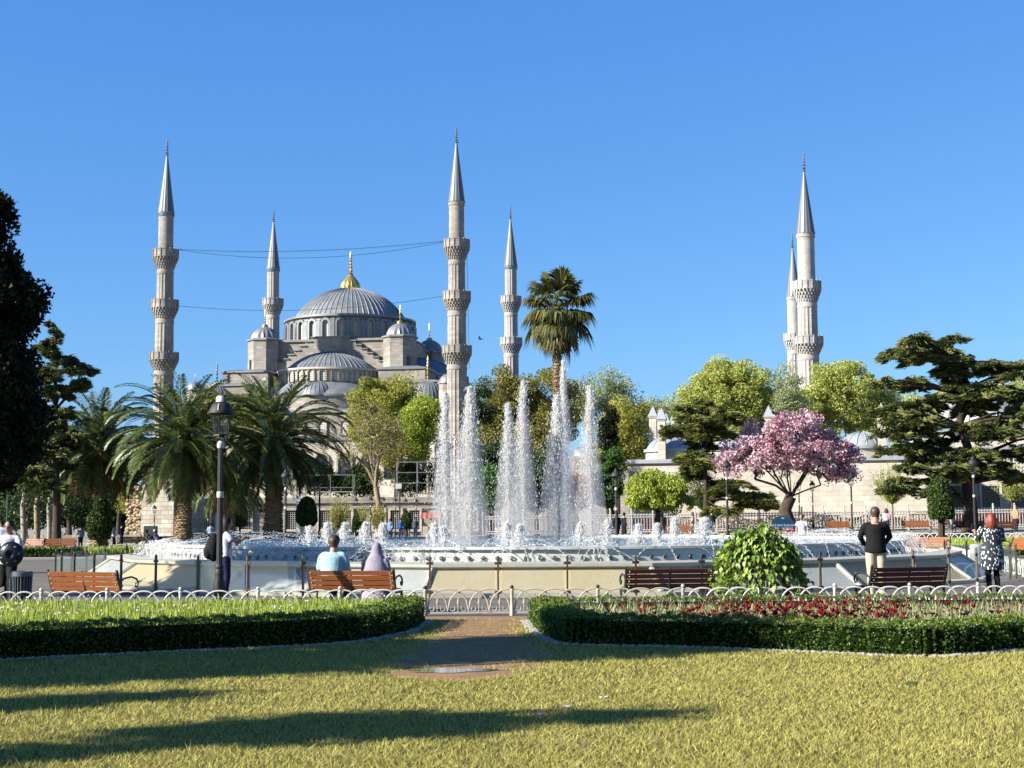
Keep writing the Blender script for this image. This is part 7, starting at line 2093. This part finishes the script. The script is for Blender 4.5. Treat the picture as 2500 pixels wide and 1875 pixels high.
    if hair == 'short':
        h.ball(hd + Vector((0, -.018, .032)), (.092, .104, .104), 16, 10); h.ball(hd + Vector((0, -.045, -.03)), (.074, .062, .070), 12, 8); rm(h.build('hair', hmat, t), .012 if det else .025, 3)
    elif hair == 'long':
        h.ball(hd + Vector((0, -.02, .03)), (.094, .106, .108), 16, 10)
        rh = random.Random(int(abs(loc[0]) * 100)); nl = 26 if det else 9
        for k in range(nl):                                # loose locks falling round the back of the head
            w = PI + PI * (k + .5) / nl * 1.0 + rh.uniform(-.08, .08); c_, s_ = math.cos(w), math.sin(w); ln = rh.uniform(.20, .32)
            h.tube([hd + Vector((.05 * c_, .05 * s_, .09)), hd + Vector((.098 * c_, .105 * s_ - .01, .0)), hd + Vector((.112 * c_, .10 * s_ - .015, -.12)), hd + Vector((.105 * c_ + rh.uniform(-.03, .03), .085 * s_ - .02, -ln))], [.030, .026, .024, .008], 6)
        h.build('hair', hmat, t, smooth=60)
    elif hair == 'scarf':
        h.ball(hd + Vector((0, -.012, .02)), (.092, .106, .112), 16, 10)
        h.tube([hd + Vector((0, -.02, -.03)), J['nek'] + Vector((0, 0, .02)), J['che'] + Vector((0, -.0, .10))], [(.085, .085), (.095, .09), (.15, .11)], 14)
        rm(h.build('headscarf', hmat, t), .013 if det else .025, 4)
    if headgear == 'cap':
        q = MB(); q.lathe([(.088, 0), (.094, .03), (.086, .085), (.05, .112), (.01, .118)], 18, c=tuple(hd + Vector((0, -.005, .015)))); q.add([hd + Vector((x, y, z)) for x, y, z in [(-.075, .06, .02), (-.05, .16, .008), (.05, .16, .008), (.075, .06, .02)]], [(0, 1, 2, 3)]); q.build('cap', cl((.012, .014, .03)), t)
    if headgear == 'whitecap':
        q = MB(); q.lathe([(.092, 0), (.096, .04), (.075, .10), (.01, .125)], 16, c=tuple(hd + Vector((0, -.005, .01)))); q.build('cap', cl((.72, .72, .70)), t)
    s = H / 1.73; t.scale = (s, s, s)
    return t, J
def small_eyes(t, J):
    m = MB()
    for s in (-1, 1): m.ball(J['hed'] + Vector((s * .030, .085, .012)), (.011, .008, .007), 8, 6)
    m.build('eyes', BLACKHAIR, t)
def gp(px, Y): 
    p = P(px, 1300, Y); return Vector((p.x, Y, gz(p.x, Y)))
# man with sunglasses and a round dark drum
loc = gp(23, 27.4)
t, J = person('man in sunglasses and white top walking with a dark round drum', loc, PI - .1, 1.64, dict(eL=(-.28, .10, 1.12), eR=(.28, .10, 1.12), wL=(-.22, .30, 1.08), wR=(.22, .30, 1.08), kL=(-.095, .12, .50), aL=(-.10, .10, .08), aR=(.10, -.14, .09)),
             top=(.62, .64, .68), bottom=(.012, .012, .014), det=2)
g_ = MB()
for s in (-1, 1): g_.ball(J['hed'] + Vector((s * .034, .086, .012)), (.032, .014, .021), 10, 6)
g_.tube([J['hed'] + Vector((-.075, .02, .02)), J['hed'] + Vector((0, .10, .022)), J['hed'] + Vector((.075, .02, .02))], .006, 5); g_.build('sunglasses', M_IRON, t)
sm_ = MB(); 
for k in range(3): sm_.box((.10, .035 + .04, .42 - .03 * k), (.12, .01, .010), ry=.35)
sm_.build('leg_stripes', cl((.7, .7, .7)), t)
dp_ = P(27, 1353, 27.0); t = thing('hand_drum', 'large dark round steel drum held against the man in sunglasses', 'drum', dp_)
m = MB(); m.lathe([(.01, -.10), (.12, -.095), (.20, -.05), (.232, 0), (.20, .05), (.12, .085), (.075, .09), (.065, .06), (.02, .05)], 36); o = m.build('shell', pmat('dark_blue_steel', (.010, .018, .032), .35, metal=.5, spec=.5), t); o.rotation_euler = (PI / 2, 0, 0)
dm_ = MB(); dm_.ball((0, 0, 0), (.035, .012, .03), 8, 6); DM = dm_.mesh('dimple', M_IRON)
for k in range(7):
    w = 2 * PI * k / 7; link('dimple', DM, t, (.155 * math.cos(w), -.062, .155 * math.sin(w)))
# woman photographing beside the lamp post
loc = gp(552, 30.0)
t, J = person('woman in white shirt and navy trousers raising a phone behind the lamp post', loc, R(-78), 1.66, dict(eL=(-.22, .22, 1.20), eR=(.22, .20, 1.16), wL=(-.07, .42, 1.36), wR=(.07, .40, 1.34), hed=(0, .03, 1.62)), top=(.66, .68, .72), sleeve='short', bottom=(.018, .018, .07), hair='long', det=2, shoes=(.5, .5, .5), girth=1.05)
small_eyes(t, J)
ph = thing('phone', 'dark mobile phone held up by the woman at the lamp post', 'phone', loc + Matrix.Rotation(R(-78), 3, 'Z') @ Vector((0, .50, 1.415)), R(-78)); m = MB(); m.box((0, 0, 0), (.075, .010, .15)); m.build('case', M_IRON, ph, smooth=0); m = MB(); m.box((0, -.006, 0), (.068, .002, .14)); m.build('screen', M_DARKGLASS, ph, smooth=0)
bk_ = thing('backpack', 'large black backpack worn by the woman at the lamp post', 'backpack', loc + Matrix.Rotation(R(-78), 3, 'Z') @ Vector((0, -.24, 1.10)), R(-78))
m = MB(); m.ball((0, 0, -.03), (.18, .15, .29), 16, 10); m.ball((0, -.10, -.12), (.14, .11, .16), 12, 8); rm(m.build('bag', cl((.012, .012, .013)), bk_), .014)
for s in (-1, 1):
    m = MB(); m.tube([(s * .11, .06, .18), (s * .13, .20, .27), (s * .12, .34, .16), (s * .13, .30, -.05), (s * .14, .12, -.18)], .022, 6, flat=.5); m.build('strap', cl((.012, .012, .013)), bk_)
# seated couple
bpos = Vector((P(868, 1440, 26.0).x, 26.0, 0)); brz = face(bpos, FC)
MR = Matrix.Rotation(brz, 3, 'Z')
t, J = person('seated man in dark cap and light blue shirt on the orange bench', bpos + MR @ Vector((-.40, -.05, .02)), brz, 1.80, None, SIT, top=(.42, .66, .72), hair='short', hmat=BROWNHAIR, headgear='cap', det=2, girth=1.22, bottom=(.05, .06, .10))
t, J = person('seated woman wrapped in a long lilac veil on the orange bench', bpos + MR @ Vector((.38, -.05, .02)), brz, 1.62, dict(wL=(-.1, .2, .62), wR=(.1, .2, .62)), SIT, top=(.40, .34, .42), style='robe', hair='none', det=2, girth=1.05)
v_ = MB(); hd = J['hed']; v_.ball(hd + Vector((0, -.01, .02)), (.095, .11, .115), 16, 10)
v_.tube([hd + Vector((0, -.01, .06)), hd + Vector((0, -.03, -.07)), hd + Vector((0, -.05, -.20)), hd + Vector((0, -.06, -.38)), hd + Vector((0, -.05, -.60))], [(.09, .10), (.115, .115), (.19, .15), (.25, .19), (.265, .20)], 20)
rm(v_.build('veil', cl((.37, .335, .40)), t), .014, 5)
# standing man, black sweater
loc = gp(2137, 28.6)
t, J = person('man in black sweater and beige trousers standing behind the dark red bench', loc, R(-6), 1.80, dict(eL=(-.27, .06, 1.17), eR=(.27, .06, 1.17), wL=(-.17, .24, 1.02), wR=(.17, .24, 1.02), hed=(.01, .05, 1.60)), top=(.012, .013, .020), bottom=(.62, .55, .40), hair='short', hmat=BROWNHAIR, det=2, girth=1.10, shoes=(.4, .35, .3))
# red-haired woman
loc = gp(2421, 29.6)
t, J = person('red-haired woman in black and white print dress holding up a phone', loc, R(14), 1.67, dict(eL=(-.27, .16, 1.17), eR=(.26, .04, 1.14), wL=(-.17, .36, 1.33), wR=(.18, .22, 1.12)), top=PRINT, sleeve='short', style='dress', hair='long', hmat=REDHAIR, det=2, girth=1.22, shoes=(.7, .7, .7))
tg = MB()
for s in 'LR': tg.tube([J['h' + s] - Vector((0, 0, .25)), J['k' + s], J['k' + s].lerp(J['a' + s], .35), J['a' + s]], [.085, .062, .062, .044], 10)
rm(tg.build('tights', cl((.018, .012, .014)), t), .014)
sl_ = MB(); sl_.tube([J['sL'], J['eL'].lerp(J['sL'], .1), J['eL']], [.085, .085, .10], 10); sl_.tube([J['sR'], J['eR'].lerp(J['sR'], .1), J['eR']], [.085, .085, .10], 10); rm(sl_.build('wide_sleeves', PRINT, t), .014)
ph = thing('phone', 'dark mobile phone raised by the red-haired woman', 'phone', loc + Matrix.Rotation(R(14), 3, 'Z') @ Vector((-.16, .42, 1.36)), R(14)); m = MB(); m.box((0, 0, 0), (.075, .010, .15)); m.build('case', M_IRON, ph, smooth=0)
# white shirt man beyond the pool
t, J = person('man in white shirt standing beside the round sign', gp(1958, 59), R(150), 1.72, dict(wL=(-.26, .06, .88)), top=(.72, .73, .78), sleeve='short', bottom=(.10, .12, .17), det=1)
# distant people
FARP = [
 (931, 118, R(180), 1.62, dict(top=(.10, .02, .03), bottom=(.02, .02, .02), hair='short'), 'person in maroon top, first of the standing group before the precinct wall'),
 (953, 116, R(170), 1.66, dict(top=(.22, .32, .50), bottom=(.05, .08, .16), hair='long', style='coat'), 'person in long light blue coat in the standing group'),
 (978, 117, R(200), 1.66, dict(top=(.05, .16, .45), bottom=(.03, .06, .16), hair='short'), 'person in bright blue jacket in the standing group'),
 (997, 119, R(160), 1.68, dict(top=(.20, .22, .32), bottom=(.20, .21, .28), hair='scarf', hmat=cl((.25, .26, .24)), style='coat'), 'person in grey headscarf and coat in the standing group'),
 (1014, 116, R(190), 1.72, dict(top=(.07, .09, .12), bottom=(.05, .07, .12), hair='short'), 'person in dark suit at the end of the standing group'),
 (197, 98, R(30), 1.66, dict(top=(.30, .36, .34), bottom=(.03, .03, .03), hair='short', style='trousers'), 'person in pale green jacket walking past the clipped egg-shaped yew'),
 (277, 97, R(-80), 1.64, dict(top=(.55, .57, .62), bottom=(.02, .02, .02), hair='long'), 'person in white top and black skirt walking by the rubble stub'),
 (297, 96, R(-80), 1.70, dict(top=(.02, .02, .10), bottom=(.02, .02, .03), hair='short'), 'person in navy top walking by the rubble stub'),
 (514, 99, R(10), 1.62, dict(top=(.45, .52, .66), bottom=(.05, .05, .08), hair='short'), 'person in pale blue shirt behind the shaded bench'),
 (648, 99, R(40), 1.66, dict(top=(.04, .03, .025), bottom=(.03, .025, .02), hair='long'), 'person in dark clothes beside the date palm trunk'),
 (1507, 90, R(20), 1.72, dict(top=(.015, .015, .018), bottom=(.012, .012, .014), hair='short'), 'person in black beside the pale shafted lamp'),
 (1524, 88, R(-60), 1.72, dict(top=(.02, .02, .022), bottom=(.012, .012, .014), hair='short'), 'second person in black striding away from the pale shafted lamp'),
 (1616, 90, R(10), 1.70, dict(top=(.10, .075, .07), bottom=(.16, .28, .36), hair='long', style='coat'), 'person in brown coat and pale jeans beside the weeping tree'),
 (1692, 97, R(80), 1.64, dict(top=(.36, .30, .26), bottom=(.42, .38, .32), hair='scarf', hmat=cl((.10, .11, .15))), 'person in beige clothes walking under the small cedar'),
 (1738, 98, R(10), 1.70, dict(top=(.035, .05, .035), bottom=(.03, .035, .03), hair='short'), 'person in dark green beside the lamp under the small cedar'),
 (2165, 92, R(-20), 1.62, dict(top=(.66, .46, .48), bottom=(.04, .04, .06), hair='long', hmat=BROWNHAIR), 'person in pink top behind the man in black sweater'),
 (2480, 88, R(-60), 1.70, dict(top=(.48, .28, .18), bottom=(.03, .03, .03), hair='scarf', hmat=cl((.58, .42, .30))), 'person in beige headscarf before the railing by the cedar'),
 (2292, 99, R(30), 1.5, dict(top=(.05, .07, .09), bottom=(.3, .3, .3), hair='short', headgear='whitecap'), 'person in white cap crouching behind the clipped bullet yew'),
 (4, 60, R(160), 1.66, dict(top=(.45, .50, .62), bottom=(.03, .03, .05), hair='short'), 'person in pale shirt behind the man in sunglasses'),
]
for px, Y, rz, H, kw, lb in FARP:
    rr = random.Random(px); st = rr.uniform(-.1, .1)
    person(lb, gp(px, Y), rz, H, dict(aL=(-.10, -.02 + st, .08), aR=(.10, -.02 - st, .08), kL=(-.095, .03 + st, .5), wL=(-.2, .12 + abs(st), .95)), det=0, group='people in the park', **kw)
for px, Y, rz, top, hg, lb in [(360, 93.5, R(150), (.10, .11, .08), None, 'person in olive jacket sitting on a bench before the stone pier'), (379, 93.5, R(165), (.10, .16, .30), 'whitecap', 'person in blue jacket and white cap sitting before the stone pier')]:
    person(lb, gp(px, Y), rz, 1.70, None, SIT, top=top, bottom=(.55, .55, .52), det=0, group='people in the park', headgear=hg)
p_ = gp(370, 94); bench_thing('brown bench carrying two seated people before the stone pier', p_ + Vector((0, -.3, 0)), PI, M_WOODB, 1.52, GBN, 1.1)
# bake the remeshed bodies and clothes so every object holds its final mesh
bpy.context.view_layer.update()
dg = bpy.context.evaluated_depsgraph_get()
baked = [(o, bpy.data.meshes.new_from_object(o.evaluated_get(dg), depsgraph=dg)) for o in REMESH]
for o, me in baked:
    old = o.data; mats = [m_ for m_ in old.materials]
    o.modifiers.clear(); o.data = me
    me.materials.clear()
    for m_ in mats: me.materials.append(m_)
    me.polygons.foreach_set('material_index', [0] * len(me.polygons))
    me.polygons.foreach_set('use_smooth', [True] * len(me.polygons))
